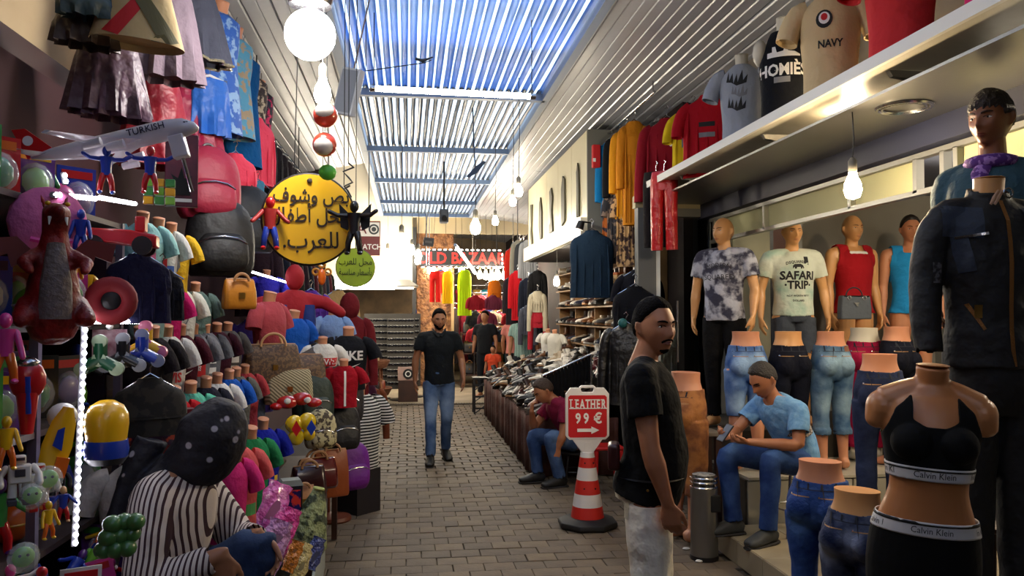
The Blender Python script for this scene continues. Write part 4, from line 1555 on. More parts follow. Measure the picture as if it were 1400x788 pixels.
# ---- dark-skinned mannequin with cropped hair, teal jacket at the right edge
J = stand(sw=.17, arm_out=.03)
J.update(hd=(0, -.01, 1.66), hdR=(.05, 0, -.25), nck=(0, .01, 1.48), sh=[(-.17, .01, 1.4), (.17, .01, 1.4)])
p = P(1350, 165, 3.28)
bronze = M('mannequin_brown', (150, 96, 66), .35, var=(3, (132, 82, 56)))
hm, body, sj, _, T = person('mannequin', 'short-haired brown mannequin in a teal jacket at the right edge', (p.x + .02, p.y, p.z - 1.66 * 1.06), -.9, J, cat='mannequin', skin=bronze, fem=1, vox=.0065, top='long', topm=M('teal_jacket', (40, 74, 88), .8, bump=(40, .8, .01)),
                            bottom='long', botm=BLACK, hair=lambda x, y, z: ((z - (.30 if y < -.3 else (.0 if y < .35 else -.3))) + .06 * math.sin(x * 30)) * 7, hairm=M('hair_grey_brown', (46, 38, 38), .6, bump=(70, 1, .02)),
                            faceopt=dict(brow=M('brow_dark', (50, 26, 20), .6), lip=M('lips_brown', (120, 56, 46), .35)), seed=31, neckh=.02, scale=1.06)
g = MB()
g.torus((0, -.02, 1.475), .075, .03, 18, 8, axis='Z')
g.tube([(.0, -.09, 1.48), (-.02, -.12, 1.42), (-.02, -.13, 1.34)], [.03, .035, .02], 8, ry=.015)
g.build('scarf', M('scarf_purple', (84, 40, 120), .8, var=(40, (150, 110, 180), .5, .54)), hm)

# ================================================================ garments shared by many stalls
def tee_parts(kid=0):
    """bust form and tee, base at z=0, facing -Y, 0.5 m tall"""
    nk = MB()
    nk.tube([(0, .01, .42), (0, .005, .5), (0, -.005, .545)], [.05, .047, .05], 16)
    T = Matrix.Translation((0, -.005, .548)) @ Matrix.Rotation(.22, 4, 'X')
    nk.ell((0, 0, 0), (.052, .052, .01), 16, T)
    tee = MB()
    loftk(tee, [(0, 0, .0, .15, .1), (0, 0, .12, .148, .1), (0, 0, .28, .165, .11), (0, 0, .38, .165, .1), (0, .0, .44, .12, .08), (0, .0, .475, .07, .065)], 14, 24, hem0=.02, hem1=.02)
    for s in (-1, 1):
        loftk(tee, [(s * .12, 0, .42, .04, .05), (s * .17, 0, .4, .055, .06), (s * .22, -.005, .33, .06, .062), (s * .24, -.01, .27, .06, .062)], 6, 14, side=(0, 1, 0), hem1=.02)
    return nk, tee


_nk, _te = tee_parts()
NECKM = _nk.mesh('neck_form', PLASP)
TEEM = _te.mesh('tee', WHITE)
_tk = MB()
loftk(_tk, [(0, 0, .0, .15, .1), (0, 0, .12, .148, .1), (0, 0, .28, .16, .11), (0, 0, .36, .135, .1), (0, .0, .44, .1, .075), (0, .0, .465, .085, .065)], 14, 24, hem0=.02, hem1=.02)
TANKMESH = _tk.mesh('tank', WHITE)


TANKM = None


def teebust(label, loc, rz, col, s=1, cat='mannequin', group=None, neck=None, prints=(), mat=None, name='bust_form', nk=True, tank=False, sx=1):
    """prints: (text or outline, size, material, x, z)"""
    t = thing(name, label, cat, loc, rz, group, s)
    if nk:
        n = link('neck_form', NECKM, t)
        if neck:
            setmat(n, neck)
    g = link('tank' if tank else 'tee', TANKMESH if tank else TEEM, t)
    if tank:
        for q in (-1, 1):
            MB().ell((q * .15, 0, .37), (.05, .06, .075), 12).build('shoulder', neck or PLASP, t)
    t.scale.x *= sx
    setmat(g, mat or cloth(col))
    for pr in prints:
        me = textmesh(pr[0], pr[1], bold=pr[1] * .03) if isinstance(pr[0], str) else outline([(x * pr[1], y * pr[1]) for x, y in pr[0]])
        decal('print', me, g, pr[2], (pr[3], -.5, pr[4]), off=.003, parent=t, maxe=.04)
    return t


SWOOSH = [(-1, .1), (-.75, -.25), (-.4, -.32), (1, .35), (-.35, -.08), (-.6, -.05), (-.75, .1), (-.75, .35)]
SCR = [(-1, 0), (-.8, .9), (-.7, .1), (-.4, .7), (-.3, -.2), (0, .6), (.1, -.1), (.5, .9), (.6, 0), (1, .5), (.9, -.2), (.5, -.3), (0, -.4), (-.5, -.1)]
BLOCK = [(-1, -.3), (1, -.3), (1, .3), (-1, .3)]
SQ = [(-1, -1), (1, -1), (1, 1), (-1, 1)]
DISC = [(math.cos(i * PI / 8), math.sin(i * PI / 8)) for i in range(16)]
BLOB = [(math.cos(i * PI / 7) * (1 + .25 * math.sin(i * 2.6)), math.sin(i * PI / 7) * (1 + .3 * math.cos(i * 3.1))) for i in range(14)]
YEL, RED_, BLU = M('print_yellow', (226, 190, 50), .7), INKR, M('print_blue', (52, 92, 170), .7)
PNK, GRN, GREY = M('print_pink', (224, 110, 150), .7), M('print_green', (70, 150, 80), .7), M('print_grey', (120, 122, 128), .7)

# ---- busts standing on the right shelf
SZ = 2.94
for (px, Y, rz, col, lab, prints, s) in (
        (1262, 2.85, -.5, (196, 24, 92), 'magenta draped top at the near end of the wall shelf', (), 1.35),
        (1178, 3.55, -.45, (202, 52, 56), 'coral red tee with white and dark letters, on the wall shelf', ((BLOB, .03, INKW, -.02, .38), ('GRAPHIC', .05, INK, 0, .28)), 1.25),
        (1108, 4.2, -.5, (206, 182, 138), 'cream tee with a round target print, on the wall shelf', ((DISC, .045, INK, -.03, .34), (DISC, .03, INKW, -.03, .345), (DISC, .018, RED_, -.03, .35), ('NAVY', .05, INK, 0, .22)), 1.25),
        (1062, 4.75, -.5, (16, 18, 24), 'black tank top with white skyline and letters, on the wall shelf', (('HOMIÈS', .085, INKW, -.01, .24), (BLOCK, .05, GREY, -.01, .19), ([(-1, 0), (-1, .3), (-.7, .3), (-.7, .6), (-.5, .6), (-.4, .25), (0, .3), (.1, .7), (.3, .3), (.7, .25), (1, .1), (1, 0)], .1, INKW, 0, .31)), 1.25),
        (1012, 5.4, -.55, (150, 156, 166), 'pale grey tee with sketched dark print, on the wall shelf', ((SCR, .08, INK, -.02, .36), (SCR, .06, GREY, -.0, .28), (SCR, .07, INK, -.02, .2)), 1.2)):
    nb = teebust(lab, (0, 0, 0), rz, col, s * .94, group='busts along the wall shelf', neck=PLASW, prints=prints, tank='tank' in lab, sx=.82)
    p = P(px, 100, Y)
    nb.location = (max(p.x, 2.34), Y, SZ)


def hanger_top(label, loc, rz, col, s=1, L=.62, sl='long', cat='clothing', group=None, mat=None, name='hanging_jacket', prints=(), hook=True, w_=1):
    """garment on a hanger: shoulders at z=0, hangs down"""
    key = ('h', round(L, 2), sl, round(w_, 2))
    if key not in HM:
        g = MB()
        loftk(g, [(0, 0, -L, .2 * w_, .07), (0, .0, -L * .6, .19 * w_, .07), (0, 0, -.2, .2 * w_, .08), (0, 0, -.07, .18 * w_, .06), (0, 0, -.015, .09, .05), (0, 0, .02, .06, .045)], 14, 20, hem0=.02, hem1=.02)
        if sl:
            e = .58 if sl == 'long' else .2
            for q in (-1, 1):
                loftk(g, [(q * .13 * w_, 0, -.06, .035, .05), (q * .19 * w_, -.01, -.12, .05, .055), (q * .225 * w_, -.02, -.12 - e * .5, .045, .05), (q * .235 * w_, -.03, -.1 - e, .04, .045)], 10, 12, side=(0, 1, 0), hem1=.02)
        if L > .3:
            for k in range(5):
                x = -.14 + .07 * k
                g.tube([(x * w_, -.066, -.12), (x * w_ * 1.05, -.072, -L * .6), (x * 1.08 * w_, -.066, -L + .02)], [.004, .012, .008], 6)
        HM[key] = g.mesh('garment', WHITE)
    t = thing(name, label, cat, loc, rz, group, s)
    g = link('garment', HM[key], t)
    setmat(g, mat or cloth(col))
    if hook:
        h = MB()
        h.tube([(-.15, 0, -.05), (0, 0, .045), (.15, 0, -.05)], .006, 6)
        h.tube([(0, 0, .04), (0, 0, .08), (.02, 0, .11), (.0, 0, .135), (-.02, 0, .115)], .004, 6)
        h.build('hanger', CHROME, t)
    for pr in prints:
        me = textmesh(pr[0], pr[1]) if isinstance(pr[0], str) else outline([(x * pr[1], y * pr[1]) for x, y in pr[0]])
        decal('print', me, g, pr[2], (pr[3], -.5, pr[4]), off=.004, parent=t, maxe=.05)
    return t


def trousers(label, loc, rz, col, s=1, L=.9, mat=None, group=None, name='hanging_trousers'):
    key = ('t', L)
    if key not in HM:
        g = MB()
        loftk(g, [(0, 0, 0, .15, .06), (0, 0, -.1, .165, .075), (0, 0, -.22, .16, .075)], 6, 18)
        for q in (-1, 1):
            loftk(g, [(q * .08, 0, -.15, .085, .07), (q * .085, -.01, -.45, .075, .06), (q * .09, 0, -L, .07, .05)], 8, 14, hem1=.02)
        HM[key] = g.mesh('garment', WHITE)
    t = thing(name, label, 'trousers', loc, rz, group, s)
    g = link('garment', HM[key], t)
    setmat(g, mat or cloth(col))
    MB().tube([(0, 0, -.01), (0, 0, .08), (.02, 0, .11), (0, 0, .13)], .004, 6).build('hook', CHROME, t)
    return t


# sweaters hung before the shelf end
for (px, py, Y, rz, col, lab, s, pr) in (
        (968, 150, 6.5, -.5, (176, 20, 34), 'bright red tee hung over the shelf edge between grey and yellow tees', 1.1, ((BLOCK, .06, INK, 0, -.22), (BLOCK, .06, GREY, 0, -.3))),
        (948, 165, 7.0, -.5, (206, 178, 24), 'yellow tee with a dark photo print hung at the shelf', 1.0, ((SQ, .075, M('print_photo', (40, 50, 70), .7, var=(20, (90, 110, 140))), -.02, -.28), (BLOCK, .08, INK, -.02, -.16))),
        (912, 180, 7.5, -.55, (128, 16, 32), 'crimson sweatshirt hung where the shelf ends', 1.15, ((DISC, .012, INKW, .05, -.22),)),
        (898, 195, 7.9, -.6, (112, 14, 28), 'dark crimson sweatshirt behind the front crimson one', 1.05, ())):
    hanger_top(lab, P(px, py, Y) + V((0, 0, .1)), rz, col, s, L=.62, sl='short' if 'tee' in lab else 'long', group='tops hung by the shelf end', prints=pr)
RAILZ = P(868, 170, 8.1).z
rail = thing('clothes_rail', 'steel clothes rail under the ceiling carrying coloured jackets', 'rail', (2.3, 8.3, RAILZ + .12))
MB().tube([(0, -1.0, .0), (0, 1.4, 0)], .014, 10).build('bar', CHROME, rail)
for y in (-.95, 1.35):
    MB().tube([(0, y, 0), (0, y, 4.0 - RAILZ - .12)], .008, 8).build('drop_rod', CHROME, rail)
for (px, Y, col, lab, L, oz, rz) in ((839, 10.3, (108, 12, 28), 'long dark red coat at the far end of the jacket rail', 1.0, 0, -.9), (861, 9.7, (146, 146, 134), 'grey hooded jacket on the jacket rail', .75, .0, -.9), (874, 9.3, (24, 140, 198), 'sky blue jacket on the jacket rail', .9, .05, -.95),
                                     (882, 8.95, (20, 120, 180), 'deeper blue jacket squeezed beside the sky blue one', .85, .05, -.95), (889, 8.6, (20, 22, 26), 'black jacket with collar up on the jacket rail', .6, .04, -.9), (893, 8.3, (206, 142, 28), 'mustard jacket on the jacket rail', .95, -.03, -.95), (900, 8.0, (190, 120, 24), 'darker mustard jacket nearest on the rail', 1.05, -.03, -.9)):
    p = P(px, 178, Y)
    hanger_top(lab, (2.3, Y, RAILZ - .02), rz + .65, col, 1.0, L=L, w_=.6, group='jackets on the rail under the ceiling')
# second tier under the rail
for (px, py, Y, kind, col, lab) in ((908, 250, 6.9, 't', (186, 30, 34), 'red leather trousers hanging under the crimson sweatshirt'), (897, 250, 7.2, 't', (24, 20, 22), 'black trousers hanging beside the red leather ones')):
    trousers(lab, P(px, py, Y) + V((0, 0, .1)), -.7, col, .78, mat=M('leather_red', (186, 26, 30), .3, bump=(8, .8, .03)) if col[0] > 100 else None, group='trousers under the rail')
CAMO = [M('camo_white', (210, 206, 196), .85, var=(13, (24, 24, 28), .48, .52)), M('camo_brown', (150, 130, 104), .85, var=(14, (44, 36, 34), .47, .53)), M('camo_orange', (206, 112, 44), .85, var=(9, (50, 54, 74), .47, .53)), M('camo_dark', (40, 40, 48), .85, var=(11, (130, 110, 96), .5, .56)), M('camo_tan', (186, 150, 104), .85, var=(16, (60, 40, 36), .48, .54))]
for i, (px, Y, k) in enumerate(((834, 9.9, 0), (849, 9.5, 1), (861, 9.1, 2), (873, 8.7, 3), (883, 8.3, 4))):
    hanger_top('%s patterned tee hanging %s under the jackets' % (('black and white', 'brown', 'orange and blue', 'dark mottled', 'tan and brown')[i], ('furthest', 'second', 'in the middle', 'fourth', 'nearest')[i]),
               (2.3, Y, P(px, 262, Y).z), -.5, (1, 1, 1), .95, L=.85, sl='short', w_=.6, mat=CAMO[k], group='patterned tops below the jackets')
vest = hanger_top('dark blue padded vest hung before the white shop fascia', P(809, 316, 8.6) + V((0, 0, -.02)), -.15, (24, 44, 64), 1.15, L=.62, sl=None, name='padded_vest', w_=1.05)
hanger_top('folded black fleece hanging below the patterned tops', P(872, 372, 7.9), -.5, (14, 16, 26), 1.0, L=.5, sl='short', name='fleece')
lj = hanger_top('black leather jacket hanging behind the man with the moustache', P(856, 446, 7.5), -.4, (20, 20, 22), 1.0, L=.75, mat=M('leather_black', (22, 22, 24), .35, bump=(7, .9, .04)))
MB().ell((-.02, -.1, .03), (.045, .03, .045), 12).build('round_tag', M('teal_tag', (24, 90, 92), .5), lj)
MB().tube([(0, 0, .1), (.04, .5, .12)], .006, 6).build('hook_rod', CHROME, vest)
# dark hangings in the recess left of the door
hanger_top('black coat hanging beside the grey door frame', P(868, 395, 7.6), -.3, (10, 12, 20), 1.1, L=.5, sl=None, name='hanging_coat')
wr_ = hanger_top('white quilted jacket hanging inside the glass door', (2.72, 8.1, 1.62), -.3, (1, 1, 1), 1.0, L=.7, mat=M('quilt_white', (206, 204, 188), .7, bump=(9, 1, .06)))
hanger_top('burgundy coat hanging inside the glass door', (2.86, 8.35, 2.0), -.4, (110, 20, 34), .9, L=.9)
hanger_top('dark coat hanging deep inside the glass door', (2.6, 8.9, 2.1), -.3, (40, 40, 46), .9, L=.9)
il = thing('reflection_tubes', 'row of added glowing tubes standing for LED reflections in the glass door', 'light', (2.9, 9.4, 2.5))  # glowing tubes made up to stand for LED light reflected in the glass
for i in range(7):
    MB().tube([(-.35, -.45 + i * .15, 0), (.25, -.45 + i * .15, 0)], .018, 6).build('tube', glow('reflection_glow', (220, 232, 240), 3), il)
MB().box((-.05, 0, .03), (.75, 1.1, .02)).build('housing', DARKP, il)

# ---- white illuminated fascia of the shoe shop
p0, p1 = PX(722, 357, 2.05), PX(803, 320, 2.05)
zb, zt = 2.62, 3.86
fs_ = thing('shop_sign', 'long white fascia box with dark relief figures above the shoe shop', 'sign', (2.05, (p0.y + p1.y) / 2, 0))
Ln = abs(p1.y - p0.y)
FM = M('fascia_white', (214, 206, 172), .35)
for i in range(5):
    y0 = -Ln / 2 + i * Ln / 5
    MB().box((.03, y0 + Ln / 10, (zb + .22 + zt) / 2), (.05, Ln / 5 - .012, zt - zb - .22)).build('panel', FM, fs_, smooth=False)
    f = MB()
    yy = y0 + Ln / 10
    T = Matrix.Translation((-.01, yy, 3.2)) @ Matrix.Rotation(PI / 2, 4, 'Z')
    sh_ = ([(-.06, -.3), (-.02, -.3), (0, -.05), (.03, -.3), (.07, -.3), (.05, .1), (.07, .25), (0, .36), (-.05, .25), (-.07, 0)], [(-.1, -.25), (.1, -.3), (.12, .2), (.03, .36), (-.1, .3)], [(-.14, -.3), (.13, -.3), (.13, -.2), (.05, -.15), (.1, .3), (-.02, .34), (-.12, .2), (-.05, 0)], [(-.12, -.3), (.02, -.36), (.14, -.1), (.1, .25), (0, .34), (-.12, .1)], [(-.1, .34), (.1, .36), (.04, .0), (.12, -.1), (-.02, -.4), (-.14, -.34), (-.02, -.08)])[i]
    f.poly(sh_, .02, T)
    f.build('relief_figure', M('relief_dark', (70, 66, 50), .6), fs_, smooth=False)
MB().box((-.02, 0, zb + .11), (.12, Ln, .22)).build('lower_band', M('fascia_band', (226, 220, 196), .3), fs_, smooth=False)
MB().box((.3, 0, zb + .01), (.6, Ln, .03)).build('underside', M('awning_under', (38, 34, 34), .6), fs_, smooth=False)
MB().box((.35, -Ln / 2, (zb + zt) / 2), (.7, .04, zt - zb)).build('end_panel', M('fascia_grey_end', (112, 112, 104), .6), fs_, smooth=False)
MB().box((.35, Ln / 2, (zb + zt) / 2), (.7, .04, zt - zb)).build('end_panel', M('fascia_grey_end', (112, 112, 104)), fs_, smooth=False)
for k, (x, y) in enumerate(((806, 213), (795, 303))):
    p = P(x, y, 8.9)
    p = V((2.12, 8.93, p.z)) if k == 0 else p
    t = thing('alarm_box' if k == 0 else 'spotlight', ('small red box mounted above the white fascia end', 'small dark spotlight on the fascia corner')[k], ('box', 'light')[k], p)
    if k == 0:
        MB().box((0, 0, 0), (.09, .08, .26)).build('case', INKR, t, bevel=.01)
        MB().box((-.03, -.045, -.05), (.03, .01, .04)).build('switch', INKW, t)
    else:
        MB().tube([(0, 0, 0), (-.03, 0, -.09)], [.04, .05], 14).build('housing', DARKP, t)
        MB().tube([(0, 0, 0), (.14, .12, 0)], .01, 8).build('arm', DARKP, t)

# ---- shoes
def shoe_mesh(kind):
    b = MB()
    K = {'low': (.05, .085), 'boot': (.05, .15), 'sneak': (.055, .1)}[kind]
    S = [(0, .13, .05, .03, .045), (0, .1, .05, .038, .06), (0, .03, .045, .036, .055), (0, -.05, .035, .046, .036), (0, -.11, .028, .042, .028), (0, -.14, .02, .02, .015)]
    b.rings([[V((rx * math.cos(a), y, max(.0, z + rz * math.sin(a)))) for a in [2 * PI * j / 8 for j in range(8)]] for (_, y, z, rx, rz) in S])
    b.rings([[V((.032 * math.cos(a), .075 + .045 * math.sin(a), z)) for a in [2 * PI * j / 8 for j in range(8)]] for z in (.05, K[1] + .02)])
    b.mi = 1
    b.rings([[V((w_ * s_, y, z)) for s_, z in ((-1, 0), (1, 0), (1, .018), (-1, .018))] for y, w_ in ((.135, .03), (.1, .042), (.03, .036), (-.05, .05), (-.11, .044), (-.145, .018))])
    return b


SHM = {}
for k in ('low', 'boot', 'sneak'):
    SHM[k] = shoe_mesh(k).mesh('shoe', [WHITE, WHITE])
SCOL = [((18, 16, 18), 'black'), ((52, 28, 20), 'dark brown'), ((104, 66, 38), 'tan brown'), ((166, 150, 126), 'beige'), ((206, 200, 190), 'white'), ((40, 44, 62), 'navy'), ((84, 22, 26), 'oxblood'), ((96, 92, 90), 'grey')]
SMAT = [M('shoe_' + n.replace(' ', '_'), c, .42) for c, n in SCOL]
SOLE = [M('sole_white', (190, 184, 172), .7), M('sole_black', (22, 20, 20), .6), M('sole_tan', (140, 100, 64), .7)]


def place_shoe(loc, rot, ci, kind, where, soles=1, s=1.0, grp=None, cnt=None):
    o = link('shoe', SHM[kind], None)
    setmat(o, SMAT[ci], 0)
    setmat(o, SOLE[soles], 1)
    o.location = loc
    o.rotation_euler = rot
    o.scale = (s, s, s)
    tag(o, where.replace('*', SCOL[ci][1]), 'shoe', (grp or 'heap of * shoes').replace('*', where.replace('*', SCOL[ci][1])))
    return o


# the sloping shoe table
tb = thing('shoe_table', 'long sloping street table draped in brown cloth and heaped with shoes', 'table', (1.85, 10.6, 0))
X0, X1, YA, YB = 1.32, 2.5, 8.4, 13.6


def tz(x, y):
    return .62 + (x - X0) * .42 + max(0, (10.2 - y)) * .02


MB().rings([[V((x - 1.85, y - 10.6, z)) for x, z in ((X0, tz(X0, y) - .06), (X1, tz(X1, y) - .06), (X1, tz(X1, y)), (X0, tz(X0, y)))] for y in (YA, YB)]).build('tabletop', DWOOD, tb, smooth=False)
g = MB()
n_ = 120
pts = [(X0 - .02 + .02 * math.sin(i * 1.3) + .012 * math.sin(i * .47), YA + (YB - YA) * i / n_) for i in range(n_ + 1)] 
pts = [(X0 + .9 - .9 * i / 24, YA - .02 + .018 * math.sin(i * 1.7)) for i in range(24)] + pts
g.rings([[V((x - 1.85, y - 10.6, z)) for x, y in pts] for z in (.02, .25, .45, .62)], cap=False, closed=False)
o = g.build('cloth_skirt', M('skirt_brown', (84, 44, 34), .8, var=(3, (60, 30, 26)), bump=(9, .6, .02)), tb)
o.modifiers.new('s', 'SOLIDIFY').thickness = .006
for y in (YA + .05, 10.6, YB - .05):
    for x in (X0 + .05, X1 - .05):
        MB().tube([(x - 1.85, y - 10.6, 0), (x - 1.85, y - 10.6, tz(x, y) - .05)], .02, 8).build('leg', DWOOD, tb)
for r in range(8):
    x = X0 + .07 + r * .145
    ny = 26
    for c in range(ny):
        y = YA + .12 + c * (YB - YA - .2) / ny + RN.uniform(-.04, .04)
        band = int((y - YA) / .8 + r * .5)
        ci = RN.choices(range(8), (9, 5, 2.2, 1.6, 1.6, 1.5, 1.2, 1))[0]
        if 1.9 < x < 2.3 and 10.6 < y < 12:
            ci = RN.choice((4, 4, 3, 0))
        if y < 9.4:
            ci = RN.choice((0, 0, 1, 6, 5))
        kind = RN.choice(('low', 'boot', 'sneak'))
        z = tz(x, y) + .012 + RN.choice((0, 0, .05)) 
        place_shoe((x, y, z), (RN.uniform(-.25, .25), -.35 + RN.uniform(-.3, .3), -1.3 + RN.uniform(-.9, .9)), ci, kind, '* %s heaped on the %s of the sloping street table, %s' % ({'low': 'low shoe', 'boot': 'ankle boot', 'sneak': 'trainer'}[kind], ('near third', 'middle', 'far third')[min(2, int((y - YA) / 1.74))], ('lane edge', 'middle rows', 'upper rows')[min(2, r // 3)]), RN.choice((0, 1, 1, 2)), RN.uniform(.95, 1.15), grp='*')
# shelves of shoes on the wall behind
sw = thing('shoe_rack', 'wall rack of wooden shelves lined with shoes behind the street table', 'rack', (2.62, 10.9, 0))
SHZ = (1.28, 1.55, 1.82, 2.09, 2.36)
for z in SHZ:
    MB().box((0, 0, z), (.24, 5.2, .02)).build('shelf', M('rack_wood', (150, 116, 76), .6, var=(5, (126, 94, 60))), sw, smooth=False)
for y in (-2.6, -1.3, 0, 1.3, 2.6):
    MB().box((.03, y, 1.85), (.18, .025, 1.3)).build('upright', M('rack_wood', (150, 116, 76)), sw, smooth=False)
MB().box((.13, 0, 1.85), (.01, 5.2, 1.4)).build('back_panel', M('rack_back', (84, 62, 46), .8), sw, smooth=False)
RKN = ('lowest', 'second', 'middle', 'fourth', 'top')
for si, z in enumerate(SHZ):
    for c in range(16):
        y = 8.5 + c * .31 + RN.uniform(-.03, .03)
        ci = RN.choices(range(8), (6, 3, 4, 2, 3, 3, 1, 2))[0]
        kd = RN.choice(('low', 'sneak', 'boot'))
        place_shoe((2.58, y, z + .012), (-.12, 0, -.9 + RN.uniform(-.5, .4)), ci, kd, '* %s on the %s rack shelf, %s part' % ({'low': 'low shoe', 'boot': 'ankle boot', 'sneak': 'trainer'}[kd], RKN[si], ('near', 'middle', 'far')[min(2, c // 6)]), RN.choice((0, 1, 2, 1)), 1.25, '*')
bx = thing('shoe_box', 'cream shoe box with dark letters standing among the rack shoes', 'box', (2.56, 9.7, 2.102), -1.2)
MB().box((0, 0, .05), (.3, .2, .11)).build('carton', M('carton_cream', (196, 164, 112), .7), bx, bevel=.004)
MB().box((0, 0, .112), (.31, .21, .03)).build('lid', M('carton_orange', (176, 96, 50), .7), bx, bevel=.004)
text('lettering', 'SUZ', .08, INK, bx, (0, -.102, .05))
# rail of belts beside the sitting man
br = thing('belt_rail', 'steel rail of black belts and bags slanting above the shoe table', 'rail', (1.95, 8.35, 0))
a, b = P(742, 514, 8.3) - V((1.95, 8.35, 0)), P(808, 485, 8.3) - V((1.95, 8.35, 0))
MB().tube([a, b], .012, 8).build('bar', CHROME, br)
MB().tube([b, V((b.x, b.y, 0))], .014, 8).build('post', CHROME, br)
for i in range(14):
    q = a.lerp(b, (i + .5) / 14)
    MB().tube([q, q + V((.01, 0, -.12)), q + V((.0, .0, -.26 - .03 * (i % 3)))], [.016, .024, .02], 6, ry=.01).build('belt', BLACK, br)

# ---- the traffic cone sign
p = PZ(800, 716)
cn = thing('cone_sign', 'red and white traffic cone carrying a price sign for leather', 'sign', (p.x, p.y, 0), -.06)
cn.location.y = 6.45
b = MB()
b.lathe([(.235, 0), (.25, .02), (.245, .05), (.19, .075), (.15, .08), (.02, .08)], n=8, T=Matrix.Rotation(PI / 8, 4, 'Z'))
b.build('base', M('rubber_black', (22, 20, 20), .7), cn, bevel=.006)
CR, CWH = M('cone_red', (206, 44, 34), .45), M('cone_white', (228, 222, 214), .45)
zs = (.08, .17, .27, .38, .48, .56, .60)
rad = lambda z: .135 - (z - .08) * .155
for i in range(6):
    m = (CR, CWH, CR, CWH, CR, CWH)[i]
    MB().lathe([(rad(zs[i]), zs[i]), (rad(zs[i + 1]), zs[i + 1])], n=24).build('band', m, cn)
MB().box((0, -.0, .63), (.05, .04, .1)).build('clamp', CWH, cn)
MB().poly([(-.13, .71), (.13, .71), (.05, .6), (-.05, .6)], .03).build('bracket', CWH, cn, bevel=.005)
W2, z0, z1 = .178, .70, 1.12
MB().poly([(-W2 + .03, z0), (W2 - .03, z0), (W2, z0 + .03), (W2, z1 - .05), (W2 - .04, z1), (.06, z1), (.045, z1 - .035), (-.045, z1 - .035), (-.06, z1), (-W2 + .04, z1), (-W2, z1 - .05), (-W2, z0 + .03)], .035).build('board', CWH, cn, bevel=.004)
MB().tube([(-.06, 0, z1 - .003), (-.05, 0, z1 + .008), (.05, 0, z1 + .008), (.06, 0, z1 - .003)], .012, 6, ry=.017).build('carry_handle', CWH, cn)
MB().poly([(-W2 + .035, z0 + .02), (W2 - .035, z0 + .02), (W2 - .02, z0 + .035), (W2 - .02, z1 - .075), (W2 - .035, z1 - .06), (-W2 + .035, z1 - .06), (-W2 + .02, z1 - .075), (-W2 + .02, z0 + .035)], .003, Matrix.Translation((0, -.019, 0))).build('red_field', M('sign_red', (196, 20, 26), .5), cn, smooth=False)
LW = M('sign_letter_white', (236, 232, 224), .6)


def slab(s, size, x, z, sx, sp):
    """letters with slab serifs, one by one"""
    me = bpy.data.meshes.new('l')
    bm = bmesh.new()
    n = len(s)
    for i, ch in enumerate(s):
        t = textmesh(ch, size, bold=size * .028, sx=sx, depth=.001)
        off = (i - (n - 1) / 2) * sp
        xs = [v.co.x for v in t.vertices]
        ys = [v.co.y for v in t.vertices]
        for v in t.vertices:
            v.co.x += off
        bm.from_mesh(t)
        stems = {'L': ((0, 1), (0, 0), (1, 0)), 'E': ((0, 1), (0, 0)), 'A': ((0, 0), (1, 0)), 'T': ((.5, 0),), 'H': ((0, 0), (1, 0), (0, 1), (1, 1)), 'R': ((0, 0), (1, 0), (0, 1))}.get(ch, ())
        for fx, fy in stems:
            cx = min(xs) + (max(xs) - min(xs)) * fx + off + (.06 if fx == 0 else -.06 if fx == 1 else 0) * size
            cy = min(ys) + (max(ys) - min(ys)) * fy + (.035 if fy == 0 else -.035) * size
            bmesh.ops.create_cube(bm, size=1, matrix=Matrix.Translation((cx, cy, 0)) @ Matrix.Diagonal((size * .27, size * .075, .002, 1)))
    bm.to_mesh(me)
    bm.free()
    me.materials.append(LW)
    o = link('lettering', me, cn)
    o.location = (x, -.0225, z)
    o.rotation_euler = (PI / 2, 0, 0)


slab('LEATHER', .105, 0, .985, .56, .0435)
slab('99', .115, -.045, .87, .8, .066)
slab('€', .115, .085, .87, .9, .06)
MB().poly([(-.085, .765), (.03, .765), (.03, .748), (.095, .778), (.03, .808), (.03, .791), (-.085, .791)], .003, Matrix.Translation((0, -.0225, 0))).build('arrow', LW, cn, smooth=False)
for z, x in ((.32, -.04), (.32, .05), (.52, -.03), (.52, .04)):
    MB().ell((x, -rad(z) * .92, z), .007, 6).build('bolt', INK, cn)
# ---- ashtray bin
p = PZ(963, 764)
bn = thing('litter_bin', 'tall brushed steel ashtray bin at the corner of the step', 'bin', (p.x, p.y, 0))
MB().lathe([(.08, 0), (.095, .01), (.095, .5), (.01, .5)], n=28).build('body', STEEL, bn)
MB().lathe([(.088, 0), (.1, .0), (.1, .03), (.088, .03)], n=28).build('foot_ring', DARKP, bn)
for z in (.505, .54, .57):
    MB().torus((0, 0, z), .09, .008, 28, 6, axis='Z').build('rim', CHROME, bn)
MB().lathe([(.07, .5), (.075, .575), (.08, .59), (.01, .59)], n=24).build('ashtray', M('ash_grey', (170, 166, 158), .8, var=(40, (70, 66, 60))), bn)
MB().box((.05, -.085, .40), (.075, .03, .12)).build('opening', M('bin_opening', (10, 10, 10), .9), bn, bevel=.012)
for i, (x, y) in enumerate(((938, 752), (956, 769))):
    p = PZ(x, y)
    b = MB()
    b.ell((0, 0, .008), (.03, .02, .01), 8)
    o = b.build('litter_scrap', M('paper_white', (214, 210, 200), .9))
    tag(o, ('crumpled white scrap on the pavers by the tan hip form', 'small torn white scrap on the pavers before the bin')[i], 'litter')
    o.location = p
